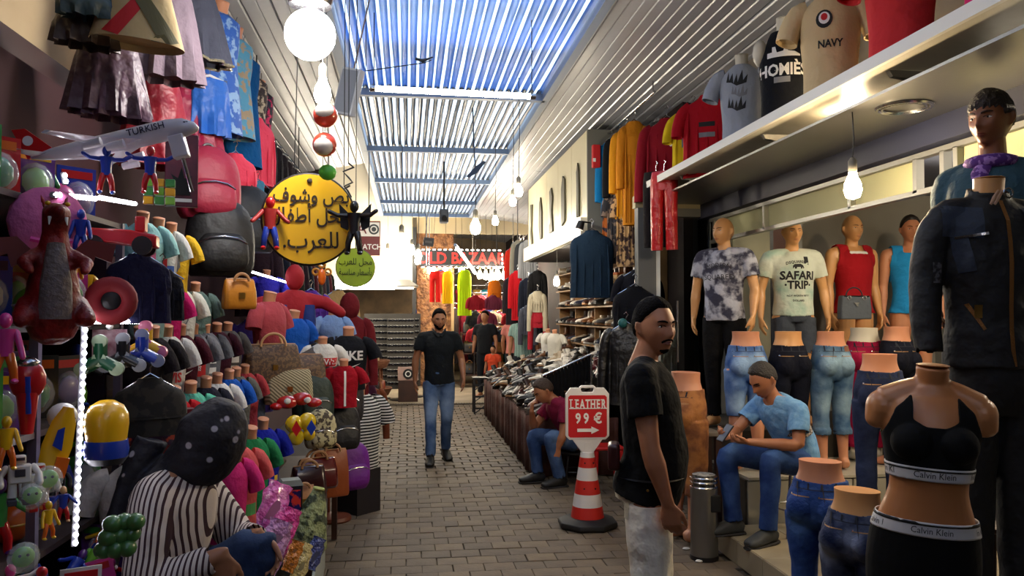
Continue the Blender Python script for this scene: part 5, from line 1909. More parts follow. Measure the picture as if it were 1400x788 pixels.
# wooden post / side table between door and step
pt = thing('side_table', 'dark wooden stand beside the patched tan trousers', 'table', (P(966, 600, 6.0).x, 6.05, 0))
MB().box((0, 0, .8), (.2, .25, .03)).build('top', M('stand_grey', (110, 100, 90), .5), pt, bevel=.004)
for x, y in ((-.07, -.1), (.07, -.1), (-.07, .1), (.07, .1)):
    MB().box((x, y, .39), (.045, .045, .79)).build('leg', DWOOD, pt)
st2 = thing('plastic_stool', 'red plastic stool half hidden behind the leather price sign', 'stool', P(828, 600, 7.7))
st2.location.z = 0
MB().box((0, 0, .43), (.3, .3, .03)).build('seat', M('plastic_red', (180, 24, 24), .4), st2, bevel=.01)
for x in (-.12, .12):
    for y in (-.12, .12):
        MB().tube([(x, y, .42), (x * 1.15, y * 1.15, 0)], [.025, .018], 8).build('leg', M('plastic_red', (180, 24, 24)), st2)
rd = stool('low wooden display block under the short-haired mannequin', (P(1350, 165, 3.28).x + .02, 3.28, .163), P(1350, 165, 3.28).z - 1.66 * 1.06 - .165, .25, DWOOD, DWOOD)

t = thing('display_block', 'low white block under the dark ripped jeans form', 'block', (P(1204, 600, 4.75).x, 4.75, .163))
MB().box((0, 0, .124), (.42, .42, .248)).build('block_body', WT, t, bevel=.004)
MB().box((0, 0, .25), (.44, .44, .012)).build('block_top', TILE, t, bevel=.002)

# ================================================================ the stall on the left
def plank_box(parent, name, x0, x1, y0, y1, z0, z1, m):
    o = parent.location
    return MB().box(((x0 + x1) / 2 - o.x, (y0 + y1) / 2 - o.y, (z0 + z1) / 2 - o.z), (x1 - x0, y1 - y0, z1 - z0)).build(name, m, parent, smooth=False)


STW = M('stall_wood', (96, 64, 44), .6, var=(4, (70, 44, 30)))
DKB = M('stall_dark', (26, 18, 20), .9)
stl = thing('display_stand', 'long stepped display stand of dark boards carrying the tee busts', 'stand', (-1.4, 6, 0))
plank_box(stl, 'backing', -1.62, -1.56, 3.2, 12.0, 0, 2.75, M('maroon_backing', (50, 16, 22), .9))
STEPS = [(-1.40, -1.10, 1.36, 3.25, 4.9), (-1.12, -.95, 1.12, 3.2, 5.6), (-.98, -.78, .78, 3.6, 5.4), (-1.5, -1.2, 1.62, 3.2, 4.6), (-1.5, -1.25, 1.86, 3.2, 4.5)]
for i, (x0, x1, z, y0, y1) in enumerate(STEPS):
    plank_box(stl, 'shelf_board', x0, x1, y0, y1, z - .02, z, STW)
    for y in (y0 + .03, y1 - .03):
        plank_box(stl, 'post', x0 + .02, x0 + .06, y - .02, y + .02, 0, z - .02, STW)
plank_box(stl, 'plinth', -1.56, -.85, 3.1, 11.6, 0, .32, DKB)
KC = 0
LT = [INKW, INK]


def krow(rowname, X, nz, s, lst, rz=.8):
    n = len(lst)
    for i, (x, col, d, pr) in enumerate(lst):
        Y = FPX * abs(X) / (VPX - x)
        lab = '%s kids tee, %s, %s' % (d, ('nearest' if i == 0 else 'furthest' if i == n - 1 else ('second', 'third', 'fourth', 'fifth', 'sixth', 'seventh')[i - 1] + ' from near'), rowname)
        teebust(lab, (X, Y, nz - .555 * s), .48 + RN.uniform(-.1, .1), col, s, sx=.76, group='tee busts in ' + rowname, prints=pr)


NK = lambda c: (('NIKE', .11, c, .0, .3), (SWOOSH, .1, c, 0, .2))
krow('top row of the stand', -1.05, 2.13, .62, [(214, (150, 200, 196), 'aqua and pink', ((BLOB, .07, PNK, 0, .26), (BLOB, .04, YEL, .02, .2), (BLOB, .04, RED_, -.03, .14))), (234, (216, 214, 206), 'white with red and blue print', ((SQ, .07, RED_, -.03, .2), (SQ, .06, BLU, .05, .16))), (250, (224, 180, 40), 'yellow', ((BLOB, .06, GREY, 0, .25), (SQ, .05, BLU, 0, .1)))])
krow('second row of the stand', -1.05, 1.88, .62, [(218, (156, 190, 184), 'mint', ((BLOB, .05, INKR, -.06, .1), (BLOB, .06, INK, .04, .12))), (241, (186, 24, 96), 'magenta', ((DISC, .04, INKW, 0, .3), (SQ, .06, INK, 0, .15))), (260, (212, 210, 196), 'white', ((DISC, .08, GREY, 0, .28), (DISC, .05, INKW, 0, .28))), (281, (92, 112, 104), 'grey green', ())])
krow('third row of the stand', -1.0, 1.675, .62, [(213, (26, 20, 24), 'black', ()), (229, (30, 26, 28), 'charcoal', ()), (246, (206, 202, 196), 'white with red block', (('LEVIS', .09, INKR, 0, .2),)), (263, (64, 10, 26), 'maroon with big white lettering', NK(INKW)),
                                                          (279, (112, 112, 116), 'grey with red block', (([(-1, -.6), (1, -.6), (1, .6), (-1, .6)], .1, INKR, 0, .22), ('LEVIS', .05, INKW, 0, .22))), (294, (96, 98, 104), 'grey with white bars', ((BLOCK, .08, INKW, 0, .26), (BLOCK, .08, INKW, 0, .18))), (309, (60, 22, 36), 'dark plum patterned', ((BLOCK, .06, GREY, 0, .3),)),
                                                          (323, (92, 90, 90), 'dark grey with white lettering', ((SCR, .08, INKW, 0, .32), (BLOCK, .09, INKW, 0, .22), (BLOCK, .09, INKW, 0, .14)))])
krow('fourth row of the stand', -.9, 1.44, .62, [(256, (176, 26, 36), 'bright red', ()), (277, (96, 186, 158), 'mint and teal', ()), (296, (30, 30, 44), 'navy', ()), (310, (206, 204, 200), 'white', ()), (325, (24, 80, 168), 'royal blue', ()), (334, (96, 96, 90), 'olive grey', ()), (345, (178, 64, 70), 'coral', ()), (356, (86, 98, 120), 'slate blue', ())])
krow('lowest row of the stand', -.76, 1.17, .72, [(322, (196, 40, 110), 'hot pink', ()), (338, (196, 86, 84), 'coral and green', ((BLOCK, .12, GRN, 0, .1),)), (354, (34, 120, 70), 'green', ()), (369, (26, 36, 150), 'royal blue with a yellow bar', ((BLOCK, .06, YEL, .02, .26), (SQ, .02, YEL, .1, .12)))])
teebust('white short-sleeved tee with a pink flower on a bust beside the headscarfed woman', P(190, 612, 2.95) - V((0, 0, .41)), .35, (210, 204, 196), .74, prints=((BLOB, .04, PNK, .02, .22), (BLOB, .02, M('print_lilac', (170, 120, 190), .7), .05, .26)))
MB_s = thing('display_stand', 'small dark box under the white tee bust', 'stand', (P(190, 612, 2.95).x, 2.95, 0))
MB().box((0, 0, .41), (.3, .3, .80)).build('box_body', DKB, MB_s, bevel=.005)
MB().box((0, 0, .005), (.34, .34, .01)).build('foot', DWOOD, MB_s)

# ---- dresses hanging from the fascia rail, top left
rail2 = thing('clothes_rail', 'white rail under the left ceiling holding the dresses', 'rail', (-1.3, 5.2, 3.66))
MB().tube([(0, -2.6, 0), (0, 2.2, 0)], .012, 8).build('bar', M('rail_white', (200, 200, 196), .4), rail2)
for y in (-2.5, 0, 2.1):
    MB().tube([(0, y, 0), (0, y, .2)], .006, 6).build('drop_rod', CHROME, rail2)
MB().tube([(0, 2.1, 0), (-.46, 2.1, 0)], .01, 8).build('wall_arm', CHROME, rail2)


def dress(label, loc, rz, col, L=.8, s=1, pleat=0, top=True, flare=.3, mat=None, group=None, name='hanging_dress', trim=None, neck=True):
    t = thing(name, label, 'dress' if top else 'skirt', loc, rz, group, s)
    g = MB()
    n = 44
    K = ([(.055, .0), (.14, -.05), (.135, -.2), (.12, -.3)] if top else [(.10, 0), (.11, -.03)]) + [(.12 + (flare - .12) * q, (-.3 if top else -.03) - (L - (.3 if top else .03)) * q) for q in (.25, .5, .75, 1)]
    rs = []
    for i, (r, z) in enumerate(K):
        q = i / (len(K) - 1)
        w_ = pleat * max(0, q - .3)
        rs.append([V(((r + w_ * .03 * math.sin(j * 2 * PI / n * 11)) * math.cos(2 * PI * j / n), (r * .55 + w_ * .03 * math.sin(j * 2 * PI / n * 11)) * math.sin(2 * PI * j / n), z)) for j in range(n)])
    rs.append([V((v_.x * .93, v_.y * .9, v_.z + .03)) for v_ in rs[-1]])
    g.rings(rs)
    g.build('garment', mat or cloth(col), t)
    if top and neck:
        nn = link('neck_form', NECKM, t)
        nn.location = (0, 0, -.475)
    elif not top:
        MB().tube([(-.1, 0, .0), (0, 0, .03), (.1, 0, .0)], .008, 6).build('hanger_bar', INKW, t)
        for q in (-1, 1):
            MB().box((q * .09, 0, -.005), (.02, .03, .035)).build('clip', CHROME, t)
    MB().tube([(0, 0, .03 if not top else .07), (0, 0, .12), (.012, 0, .15)], .003, 6).build('hook', CHROME, t)
    if trim:
        MB().tube([rs[-2][j] for j in range(n)] + [rs[-2][0]], .008, 5, cap=False).build('hem_trim', trim, t)
    return t


PLAID = M('plaid_beige', (206, 182, 130), .85, var=(4, (176, 150, 104)), bump=(8, .6, .02))
pk = dress('beige skirt with a red and olive check cross, top left', P(190, -40, 3.4), .5, (1, 1, 1), L=.34, top=False, flare=.2, mat=PLAID, group=None, name='hanging_skirt', s=.9)
gm = [k for k in pk.children if k.name.startswith('garment')][0]
decal('check_band', outline([(-.16, -.32), (-.1, -.34), (.13, .0), (.08, .0)]), gm, INKR, (0, -.5, 0), off=.004, parent=pk)
decal('check_band', outline([(.16, -.32), (.08, -.36), (-.13, .0), (-.08, .0)]), gm, M('print_olive', (96, 92, 60), .8), (0, -.5, 0), off=.006, parent=pk)
dress('mauve grey pleated skirt hanging at the top left', P(232, -10, 4.1), .6, (112, 98, 108), L=.44, top=False, flare=.17, pleat=1, group='pleated skirts', name='hanging_skirt')
dress('dark slate pleated skirt with a glittering hem', P(268, -8, 4.5), .6, (60, 62, 74), L=.37, top=False, flare=.19, pleat=1, group='pleated skirts', name='hanging_skirt', trim=M('sequins', (190, 180, 150), .25, .8, bump=(300, 1, .01)))
for i, (px, py, Y, col, other, L, lab) in enumerate(((302, 18, 5.3, (58, 104, 190), (150, 186, 224), .78, 'bright blue flowered dress on a bust under the left ceiling'), (322, 52, 5.75, (90, 160, 190), (170, 150, 120), .7, 'multicoloured picture print dress behind the blue flowered one'),
                                                      (333, 76, 6.05, (14, 84, 140), None, .82, 'deep blue dress with small white marks'), (345, 104, 6.4, (60, 48, 40), (196, 180, 150), .8, 'brown and gold sequin dress on a bust'), (354, 122, 6.75, (34, 34, 44), (200, 40, 90), .7, 'dark dress with a pink flash, last of the dress row'))):
    dress(lab, P(px, py, Y), .9, col, L=L, flare=.17, mat=M('dress_%d' % i, col, .6, var=(16, other, .5, .56), bump=(9, .6, .02), spec=.3) if other else None, group='dresses on busts')
for (px, py, Y, col, L, lab, fl_) in ((150, 50, 3.6, (84, 58, 72), .34, 'mauve tulle party dress hanging before the beige fascia', .17), (158, 100, 3.6, (96, 64, 84), .2, 'short lilac tulle skirt under the mauve dress', .14), (118, 20, 3.4, (70, 56, 52), .13, 'brown ruffled top at the upper left', .12),
                                  (215, 105, 4.4, (132, 14, 34), .48, 'crimson satin dress hanging behind the toy airliner', .2), (262, 100, 5.0, (150, 16, 60), .5, 'raspberry dress hanging behind the slate skirt', .2), (287, 110, 5.0, (40, 100, 190), .34, 'blue dress wrapped in clear plastic', .12), (122, -8, 3.3, (64, 84, 86), .1, 'grey green scarf bundle hanging at the upper left', .1)):
    dress(lab, P(px, py, Y), .6, col, L=L, top=False, flare=fl_, pleat=.8, group='hanging party dresses', name='hanging_dress', mat=M('satin_%d_%d' % (px, py), col, .45, bump=(9, 1, .03), alpha=1))
NEON = M('neon_coral', (240, 62, 92), .7, bump=(7, .8, .03))
hanger_top('neon coral top hanging flat near the end of the dresses', P(350, 165, 6.3), .9, (1, 1, 1), .9, L=.55, sl=None, mat=NEON, group='neon coral garments', name='hanging_garment')
hanger_top('neon coral top hanging lower, in front of the crimson bag', P(322, 214, 5.6), .7, (1, 1, 1), .8, L=.42, sl=None, mat=NEON, group='neon coral garments', name='hanging_garment')
for i in range(7):
    hanger_top('dark strip-like garment in the row behind the yellow sign, %s' % ('first', 'second', 'third', 'fourth', 'fifth', 'sixth', 'last')[i], (-1.25, 7.0 + .34 * i, 3.25), .25, (26 + 3 * i, 30, 34), .9, L=.95, sl=None, w_=.5, group='dark garments in a row', name='hanging_garment')
hanger_top('pale blue ribboned top hanging beside the dark row', P(353, 250, 5.9), .8, (70, 130, 160), .6, L=.5, sl=None, w_=.4, name='hanging_garment')


# ---- bags
def handbag(label, p, rz, col, w_=.34, h=.22, d=.14, mat=None, strap=None, group=None, handles=2, hs=.1):
    t = thing('handbag', label, 'bag', p, rz, group)
    m = mat or M('leather_%d_%d_%d' % tuple(col), col, .4, bump=(14, .5, .01))
    b = MB()
    b.rings([[V((x * w_ / 2 * k, y * d / 2 * k2, z)) for x, y in ((-1, -.6), (-.8, -1), (.8, -1), (1, -.6), (1, .6), (.8, 1), (-.8, 1), (-1, .6))] for z, k, k2 in ((0, .96, .8), (.02, 1, 1), (h * .6, .97, .85), (h * .95, .9, .35), (h, .86, .2))])
    b.build('body', m, t, bevel=.006)
    sm = strap or M('strap_tan2', (176, 128, 84), .5)
    for k in range(handles):
        y = (-.03, .03)[k]
        MB().torus((0, y, h - .01), w_ * .22, .008, 18, 6, a0=0, a1=PI, T=Matrix.Diagonal((1, 1, hs / .075, 1)) if False else None).build('handle', sm, t)
    MB().tube([(-w_ * .42, -.0, h), (0, -d * .05, h + .004), (w_ * .42, 0, h)], .005, 6).build('zip', sm, t)
    MB().box((0, -d * .47, h * .45), (.03, .012, .03)).build('clasp', GOLD, t)
    return t


def backpack(label, p, rz, col, s=1, mat=None, group=None):
    t = thing('backpack', label, 'bag', p, rz, group, s)
    m = mat or M('bag_%d_%d_%d' % tuple(col), col, .55, bump=(12, .7, .02))
    b = MB()
    loftk(b, [(0, 0, 0, .13, .075), (0, 0, .05, .155, .09), (0, 0, .2, .155, .09), (0, 0, .31, .125, .07), (0, 0, .37, .05, .03)], 12, 20, sq=.75)
    b.build('body', m, t)
    g = MB()
    loftk(g, [(0, -.075, .03, .1, .03), (0, -.085, .07, .115, .04), (0, -.082, .15, .11, .035), (0, -.07, .19, .08, .02)], 8, 16, sq=.7)
    g.build('front_pocket', m, t)
    z = MB()
    z.tube([(-.105, -.1, .15), (-.06, -.118, .172), (0, -.12, .18), (.06, -.118, .172), (.105, -.1, .15)], .004, 6)
    z.build('zip', CHROME, t)
    for q in (-1, 1):
        MB().tube([(q * .07, .07, .33), (q * .1, .13, .24), (q * .1, .1, .06)], .014, 6, ry=.005).build('shoulder_strap', m, t)
    MB().torus((0, .02, .36), .03, .007, 12, 6, a0=0, a1=PI).build('grab_handle', DARKP, t)
    return t


MONO = M('monogram_brown', (74, 52, 38), .5, var=(60, (112, 84, 54), .5, .53))
CHEV = stripes('chevron_cream', (206, 196, 160), (120, 112, 84), 26, 'DIAGONAL')
handbag('brown patterned handbag with pale round handles at the end of the tee rows', P(371, 527, 4.9), .5, (1, 1, 1), .34, .24, mat=MONO, strap=M('strap_pale', (206, 162, 116), .5))
handbag('brown patterned box bag with tan edging beside the round-handled one', P(408, 528, 5.3), .3, (1, 1, 1), .34, .2, mat=MONO, handles=0)
handbag('cream diagonally striped handbag below the brown patterned ones', P(394, 552, 4.9), .3, (1, 1, 1), .28, .2, mat=CHEV, handles=0)
backpack('large dark taupe backpack on the bag heap', P(431, 553, 5.6), .4, (62, 54, 50), 1.05)
backpack('dark green round backpack on the bag heap', P(428, 578, 5.3), .5, (34, 50, 42), .85)
backpack('dark grey shiny backpack on the bag heap', P(464, 578, 5.9), .3, (44, 42, 46), 1.1)
backpack('black backpack with chrome zips low on the bag heap', P(466, 614, 5.6), .5, (22, 22, 26), .85)
backpack('cream and brown patterned small backpack on the bag heap', P(438, 612, 5.0), .4, (1, 1, 1), .62, mat=M('butterfly_print', (206, 196, 150), .6, var=(22, (70, 56, 40), .5, .55)))
handbag('orange brown flat leather bag hanging under the cream backpack', P(452, 680, 5.3), .5, (146, 70, 28), .24, .3, .07, handles=1)
handbag('dark red glossy handbag beside the orange brown bag', P(433, 668, 4.95), .5, (92, 20, 18), .24, .18, mat=M('gloss_red', (88, 16, 16), .2, coat=.6))
handbag('very dark red glossy bag hanging low over the green net', P(421, 690, 4.75), .4, (50, 14, 16), .2, .22, mat=M('gloss_dark', (44, 12, 14), .2, coat=.6))
handbag('tan leather purse hanging low beside the dark red bags', P(414, 700, 4.6), .4, (170, 116, 74), .14, .14, .07, handles=1)
backpack('purple cloth rucksack hanging at the lane side of the heap', P(479, 668, 5.9), .6, (106, 20, 132), .92)
handbag('yellow leather pouch hanging from a strap below the magenta tee', P(327, 423, 4.2), .6, (196, 124, 30), .17, .15, .07, handles=1)
backpack('crimson school backpack hanging under the neon coral top', P(285, 300, 4.9), .5, (150, 30, 58), 1.15)
backpack('black fringed bag cluster hanging under the crimson backpack', P(300, 378, 4.9), .4, (18, 18, 20), 1.25)
backpack('dark backpack hanging right of the black fringed bags', P(338, 345, 5.6), .4, (28, 30, 34), 1.2)
hp_ = thing('side_table', 'low dark table under the heap of bags', 'table', (-.75, 5.5, .0))
MB().box((0, 0, .62), (.5, 1.7, .03)).build('top', DWOOD, hp_)
for x in (-.2, .2):
    for y in (-.8, .8):
        MB().box((x, y, .31), (.04, .04, .6)).build('leg', DWOOD, hp_)
ft_ = thing('stand_base', 'round brown wooden base of a display stand on the pavers', 'stand', PZ(456, 712))
ft_.location.z = 0
MB().lathe([(.14, 0), (.15, .015), (.14, .04), (.03, .06)], n=24).build('disc', M('base_brown', (96, 46, 26), .5), ft_)
MB().tube([(-.05, .1, .03), (-.05, .1, .9)], .012, 8).build('pole', M('base_brown', (96, 46, 26)), ft_)

# ---- busts and garments further along the left
A_ = 'busts along the far half of the left stall'
teebust('pale blue shirt on a bust above the white lettered tee', P(454, 497, 6.5), .3, (120, 150, 196), .8, sx=.8, group=A_, prints=(([(-.3, -1), (.3, -1), (.3, 1), (-.3, 1)], .05, M('print_navy', (20, 26, 60), .7), .02, .22),))
teebust('white tee with a red lettered block on a bust', P(441, 530, 5.6), .25, (214, 212, 206), .62, group=A_, prints=(([(-1, -.35), (1, -.35), (1, .35), (-1, .35)], .13, INKR, .02, .28), ("LEVI'S", .085, INKW, .02, .28)))
teebust('black tee with white lettering and a swoosh on a bust', P(476, 533, 5.8), .15, (22, 24, 30), .8, group=A_, prints=NK(INKW))
teebust('red zipped jacket on a small bust below the black tee', P(470, 557, 5.5), .2, (158, 16, 34), .58, group=A_, prints=(([(-.06, -1), (.06, -1), (.06, 1), (-.06, 1)], .2, INKW, 0, .22),))
teebust('washed pink tee on a headless form turned aside', P(368, 497, 5.0), 1.2, (176, 74, 84), .78, group=A_)
teebust('bright blue hooded top on a bust below the red and blue costume', P(402, 505, 5.6), .9, (24, 84, 176), .72, group=A_)
teebust('violet blue tee on a bust under the slanting light strip', P(364, 428, 6.4), .4, (60, 54, 190), .6, group=A_)
bm_ = teebust('black and white striped top on a bust at the lane side end of the stall', P(490, 640, 7.2), .8, (1, 1, 1), 1.35, group=A_, mat=stripes('bw_stripes', (206, 204, 200), (16, 16, 18), 16, 'Z'))
MB().box((0, 0, -.2), (.2, .2, .4)).build('stand_box', DKB, bm_)
hb = handbag('white bag with a black band leaning behind the striped cream bag', P(446, 530, 5.7), .5, (206, 206, 200), .26, .26, .08, handles=0)
MB().tube([(-.08, -.06, .26), (.05, -.07, .14), (.12, -.06, .02)], .018, 6, ry=.004).build('black_band', INK, hb)
# costume with spread arms (plain red and blue)
p = P(402, 490, 5.9)
cs = thing('costume', 'red and blue hooded costume with arms spread wide above the blue top', 'costume', p, .25, None, .9)
g = MB()
loftk(g, [(0, 0, .05, .14, .09), (0, 0, .2, .13, .09), (0, 0, .4, .16, .1), (0, 0, .5, .11, .08), (0, 0, .54, .06, .06)], 12, 20)
for s in (-1, 1):
    g.tube([(s * .1, 0, .46), (s * .24, -.02, .44), (s * .36, -.04, .36 if s > 0 else .42)], [.065, .055, .045], 12, rnd=True)
melded('torso', g, M('costume_red', (160, 16, 30), .8, bump=(10, .6, .02)), cs, .012, fold=.006)
g = MB()
g.ell((0, -.01, .64), (.075, .085, .105), 18)
g.build('hood', M('costume_red', (160, 16, 30)), cs)
for s in (-1, 1):
    g = MB()
    loftk(g, [(s * .1, -.055, .42, .05, .04), (s * .1, -.06, .28, .06, .05), (s * .09, -.03, .1, .06, .07)], 8, 14)
    g.build('side_panel', M('costume_blue', (24, 50, 120), .8, bump=(10, .6, .02)), cs)
    g = MB()
    loftk(g, [(s * .08, 0, .08, .08, .08), (s * .1, 0, -.15, .075, .075), (s * .11, 0, -.36, .06, .06)], 8, 14)
    g.build('leg', M('costume_blue', (24, 50, 120)) if s < 0 else M('costume_red', (160, 16, 30)), cs)
hd_ = hanger_top('dark red hooded robe hanging behind the black lettered tee', P(478, 432, 7.2), .3, (104, 24, 30), .9, L=.9, name='hanging_robe')
MB().ell((0, 0, .09), (.1, .09, .14), 16).build('hood', cloth((104, 24, 30)), hd_)
for (px, py, Y, col, lab, L) in ((344, 440, 6.6, (44, 30, 90), 'dark violet garment hanging below the slanting light strip', .8), (425, 400, 8.0, (90, 50, 150), 'purple garment behind the costume hood', .4), (462, 400, 8.4, (170, 140, 90), 'tan garment on a hanger behind the pale blue shirt', .5), (487, 520, 8.5, (70, 30, 50), 'plum garment at the lane side behind the black tee', .7), (505, 530, 9.6, (110, 56, 34), 'rust brown garment at the far lane side end of the stall', .5)):
    hanger_top(lab, P(px, py, Y), .5, col, .9, L=L, group='garments deep in the left stall', name='hanging_garment')
for i in range(12):
    y = 6.6 + i * .42
    hanger_top('%s garment on the back rail of the left stall, %s' % (('plum', 'navy', 'wine', 'forest green')[i % 4], ('near end', 'middle', 'far end')[i // 4]), (-1.2, y, 2.3), .25, ((40, 26, 34), (20, 26, 40), (64, 20, 30), (30, 34, 30))[i % 4], .8, L=.75, group='garments on the back rail of the left stall', name='hanging_garment')
rr = thing('clothes_rail', 'dark rail high over the far half of the left stall', 'rail', (-1.22, 9.0, 2.41))
MB().tube([(0, -2.6, 0), (0, 2.8, 0)], .012, 8).build('bar', DARKP, rr)
for y in (-2.5, 2.7):
    MB().tube([(0, y, 0), (-.35, y, .1)], .01, 8).build('bracket', DARKP, rr)
rr = thing('clothes_rail', 'thin rail over the row of dark garments behind the yellow sign', 'rail', (-1.25, 8.0, 3.36))
MB().tube([(0, -1.3, 0), (0, 1.5, 0)], .01, 8).build('bar', DARKP, rr)
for y in (-1.2, 1.4):
    MB().tube([(0, y, 0), (0, y, .5)], .006, 8).build('drop_rod', DARKP, rr)
# light strips
for (a, b, lab) in ((P(31, 440, 2.15), P(208, 440, 3.15), 'level white light strip across the toy cabinet'), (P(117, 446, 2.5), P(103, 748, 2.46), 'upright white light strip down the toy cabinet'), (P(74, 266, 2.3), P(132, 272, 2.6), 'short light strip on the upper toy shelf, left piece'), (P(134, 270, 2.62), P(186, 279, 3.0), 'short light strip on the upper toy shelf, right piece'),
                    (P(341, 371, 5.2), P(398, 388, 6.6), 'slanting white light strip above the pink and blue tees'), (P(88, 236, 2.6), P(91, 252, 2.6), 'tiny upright light behind the toy airliner')):
    c = (a + b) / 2
    t = thing('light_strip', lab, 'light', c)
    d = (b - a)
    MB().tube([a - c + V((-.006, .006, 0)), b - c + V((-.006, .006, 0))], .009, 6).build('rail', M('strip_rail', (150, 150, 156), .5), t)
    n = max(2, int(d.length / .022))
    g = MB()
    for i in range(n):
        g.ell(a - c + d * ((i + .5) / n), .0075, 6)
    o = g.build('diodes', LED, t)
    o['kind'] = 'stuff'
# ---- toy cabinet
cb = thing('toy_cabinet', 'dark open cabinet of toy shelves at the left edge', 'cabinet', (-1.2, 2.45, 0))
for z in (.62, 1.05, 1.40, 1.70, 2.06):
    plank_box(cb, 'shelf', -1.75, -1.04, 1.2, 3.12, z - .03, z - .012, M('shelf_dark', (70, 58, 56), .5))
plank_box(cb, 'backing', -1.8, -1.77, 1.1, 3.15, 0, 2.6, M('cabinet_back', (34, 14, 34), .9))
plank_box(cb, 'side_panel', -1.75, -1.1, 3.12, 3.14, 0, 2.06, M('cabinet_back', (34, 14, 34)))
for y in (1.75, 2.44, 3.1):
    plank_box(cb, 'upright', -1.06, -1.035, y - .012, y + .012, 0, 2.05, M('glass_edge', (90, 84, 100), .3))
plank_box(cb, 'plinth', -1.76, -1.05, 1.0, 3.0, 0, .6, DKB)

TOYC = [((196, 24, 34), 'red'), ((30, 60, 170), 'blue'), ((232, 178, 20), 'yellow'), ((60, 150, 70), 'green'), ((214, 60, 140), 'pink'), ((220, 216, 210), 'white'), ((226, 104, 26), 'orange'), ((90, 40, 130), 'purple'), ((26, 26, 32), 'black'), ((120, 190, 60), 'lime')]
TM = [M('toy_' + n, c, .3, coat=.5) for c, n in TOYC]
CLR = M('clear_blister', (230, 230, 235), .08, alpha=.28, coat=1)
NMC = {n: i for i, (c, n) in enumerate(TOYC)}


def doll(label, p, rz, s, c1, c2, c3, pose=0, group=None, name='toy_figure'):
    t = thing(name, label, 'toy', p, rz, group, s)
    MB().ell((0, 0, .25), (.026, .03, .034), 12).build('head', c1, t)
    MB().tube([(0, 0, .1), (0, 0, .16), (0, 0, .215)], [.03, .032, .042], 10, ry=[.022, .024, .026]).build('torso', c2, t)
    for q in (-1, 1):
        a = (.9, .3, 1.6)[pose]
        MB().tube([(q * .04, 0, .2), (q * (.045 + .03 * a), -.01, .2 - .06 * math.cos(a)), (q * (.05 + .05 * a), -.035, .2 - .11 * math.cos(a * 1.1))], [.014, .013, .012], 8, rnd=True).build('arm', c2, t)
        MB().tube([(q * .016, 0, .105), (q * .03, -.01, .05), (q * .035, 0, .0)], [.02, .017, .015], 8, rnd=True).build('leg', c3, t)
        MB().ell((q * .036, -.012, -.005), (.016, .028, .012), 8).build('foot', c1, t)
    return t


def pack(label, p, rz, ci, cj, w_=.13, h=.19, group=None):
    t = thing('toy_package', label, 'toy', p, rz, group)
    MB().box((0, 0, h / 2), (w_, .006, h)).build('card', TM[ci], t)
    MB().ell((0, -.02, h * .4), (w_ * .32, .022, h * .26), 10).build('toy', TM[cj], t)
    MB().ell((0, -.02, h * .4), (w_ * .42, .03, h * .34), 12).build('blister', CLR, t)
    MB().box((0, -.004, h * .86), (w_ * .8, .004, h * .14)).build('header', TM[(cj + 3) % 10], t)
    return t


def robot(label, p, rz, s, m1, m2, group=None):
    t = thing('toy_robot', label, 'toy', p, rz, group, s)
    MB().box((0, 0, .2), (.13, .08, .12)).build('torso', m1, t, bevel=.012)
    MB().box((0, -.005, .295), (.07, .06, .055)).build('head', m1, t, bevel=.014)
    MB().box((0, -.038, .3), (.05, .008, .018)).build('visor', m2, t)
    MB().box((0, -.042, .21), (.06, .01, .05)).build('chest_plate', m2, t, bevel=.004)
    for q in (-1, 1):
        MB().tube([(q * .08, 0, .24), (q * .11, -.01, .19), (q * .11, -.05, .14)], [.022, .02, .024], 8, rnd=True).build('arm', m1, t)
        MB().tube([(q * .038, 0, .15), (q * .04, 0, .05)], [.024, .03], 8).build('leg', m1, t)
        MB().box((q * .042, -.012, .02), (.055, .085, .04)).build('foot', m2, t, bevel=.008)
    return t


def spinner(label, p, rz, c, rims, s=1):
    t = thing('fidget_spinner', label, 'toy', p, (0, 0, rz), None, s)
    b = MB()
    T = Matrix.Rotation(PI / 2, 4, 'X')
    for k in range(3):
        a = PI / 2 + k * 2 * PI / 3
        b.tube([(0, 0, 0), (.05 * math.cos(a), 0, .05 * math.sin(a))], [.022, .024], 12, side=(0, 1, 0), ry=.02)
    b.build('body', c, t)
    for k in range(4):
        a = PI / 2 + k * 2 * PI / 3
        r = .056 if k < 3 else 0
        MB().lathe([(.01, -.012), (.021, -.01), (.021, .01), (.01, .012)], n=16, T=Matrix.Translation((r * math.cos(a), -.008, r * math.sin(a))) @ T).build('bearing', rims, t)
    return t


# airliner
p = P(152, 196, 2.55)
pl = thing('toy_airliner', 'white toy airliner with a red tail fin raised above the toys', 'toy', p, (0, -.27, .0))
AW = M('plane_white', (206, 200, 208), .3, coat=.4)
b = MB()
b.tube([(-.23, 0, .012), (-.17, 0, .008), (-.08, 0, .0), (.1, 0, 0), (.17, 0, 0), (.215, 0, -.004), (.245, 0, -.012), (.256, 0, -.018)], [.005, .018, .03, .032, .032, .029, .018, .006], 20)
b.build('fuselage', AW, pl)
for q in (-1, 1):
    b = MB()
    b.rings([[V((x + sx * c, y, z + h)) for sx, h in ((0, 0), (.5, .006), (1, 0), (.5, -.004))] for x, y, c, z in ((.02, 0, .1, -.018), (-.05, q * .13, .055, -.01), (-.1, q * .24, .025, .002))])
    b.build('wing', AW, pl)
    b = MB()
    b.rings([[V((x + sx * c, y, z + h)) for sx, h in ((0, 0), (.5, .003), (1, 0), (.5, -.003))] for x, y, c, z in ((-.22, 0, .05, .012), (-.25, q * .09, .025, .02))])
    b.build('tailplane', AW, pl)
    for yy, xx in ((.09, .02), (.16, -.02)):
        MB().tube([(xx + .04, q * yy, -.035), (xx - .01, q * yy, -.035)], [.014, .011], 12, rnd=False).build('engine', AW, pl)
b = MB()
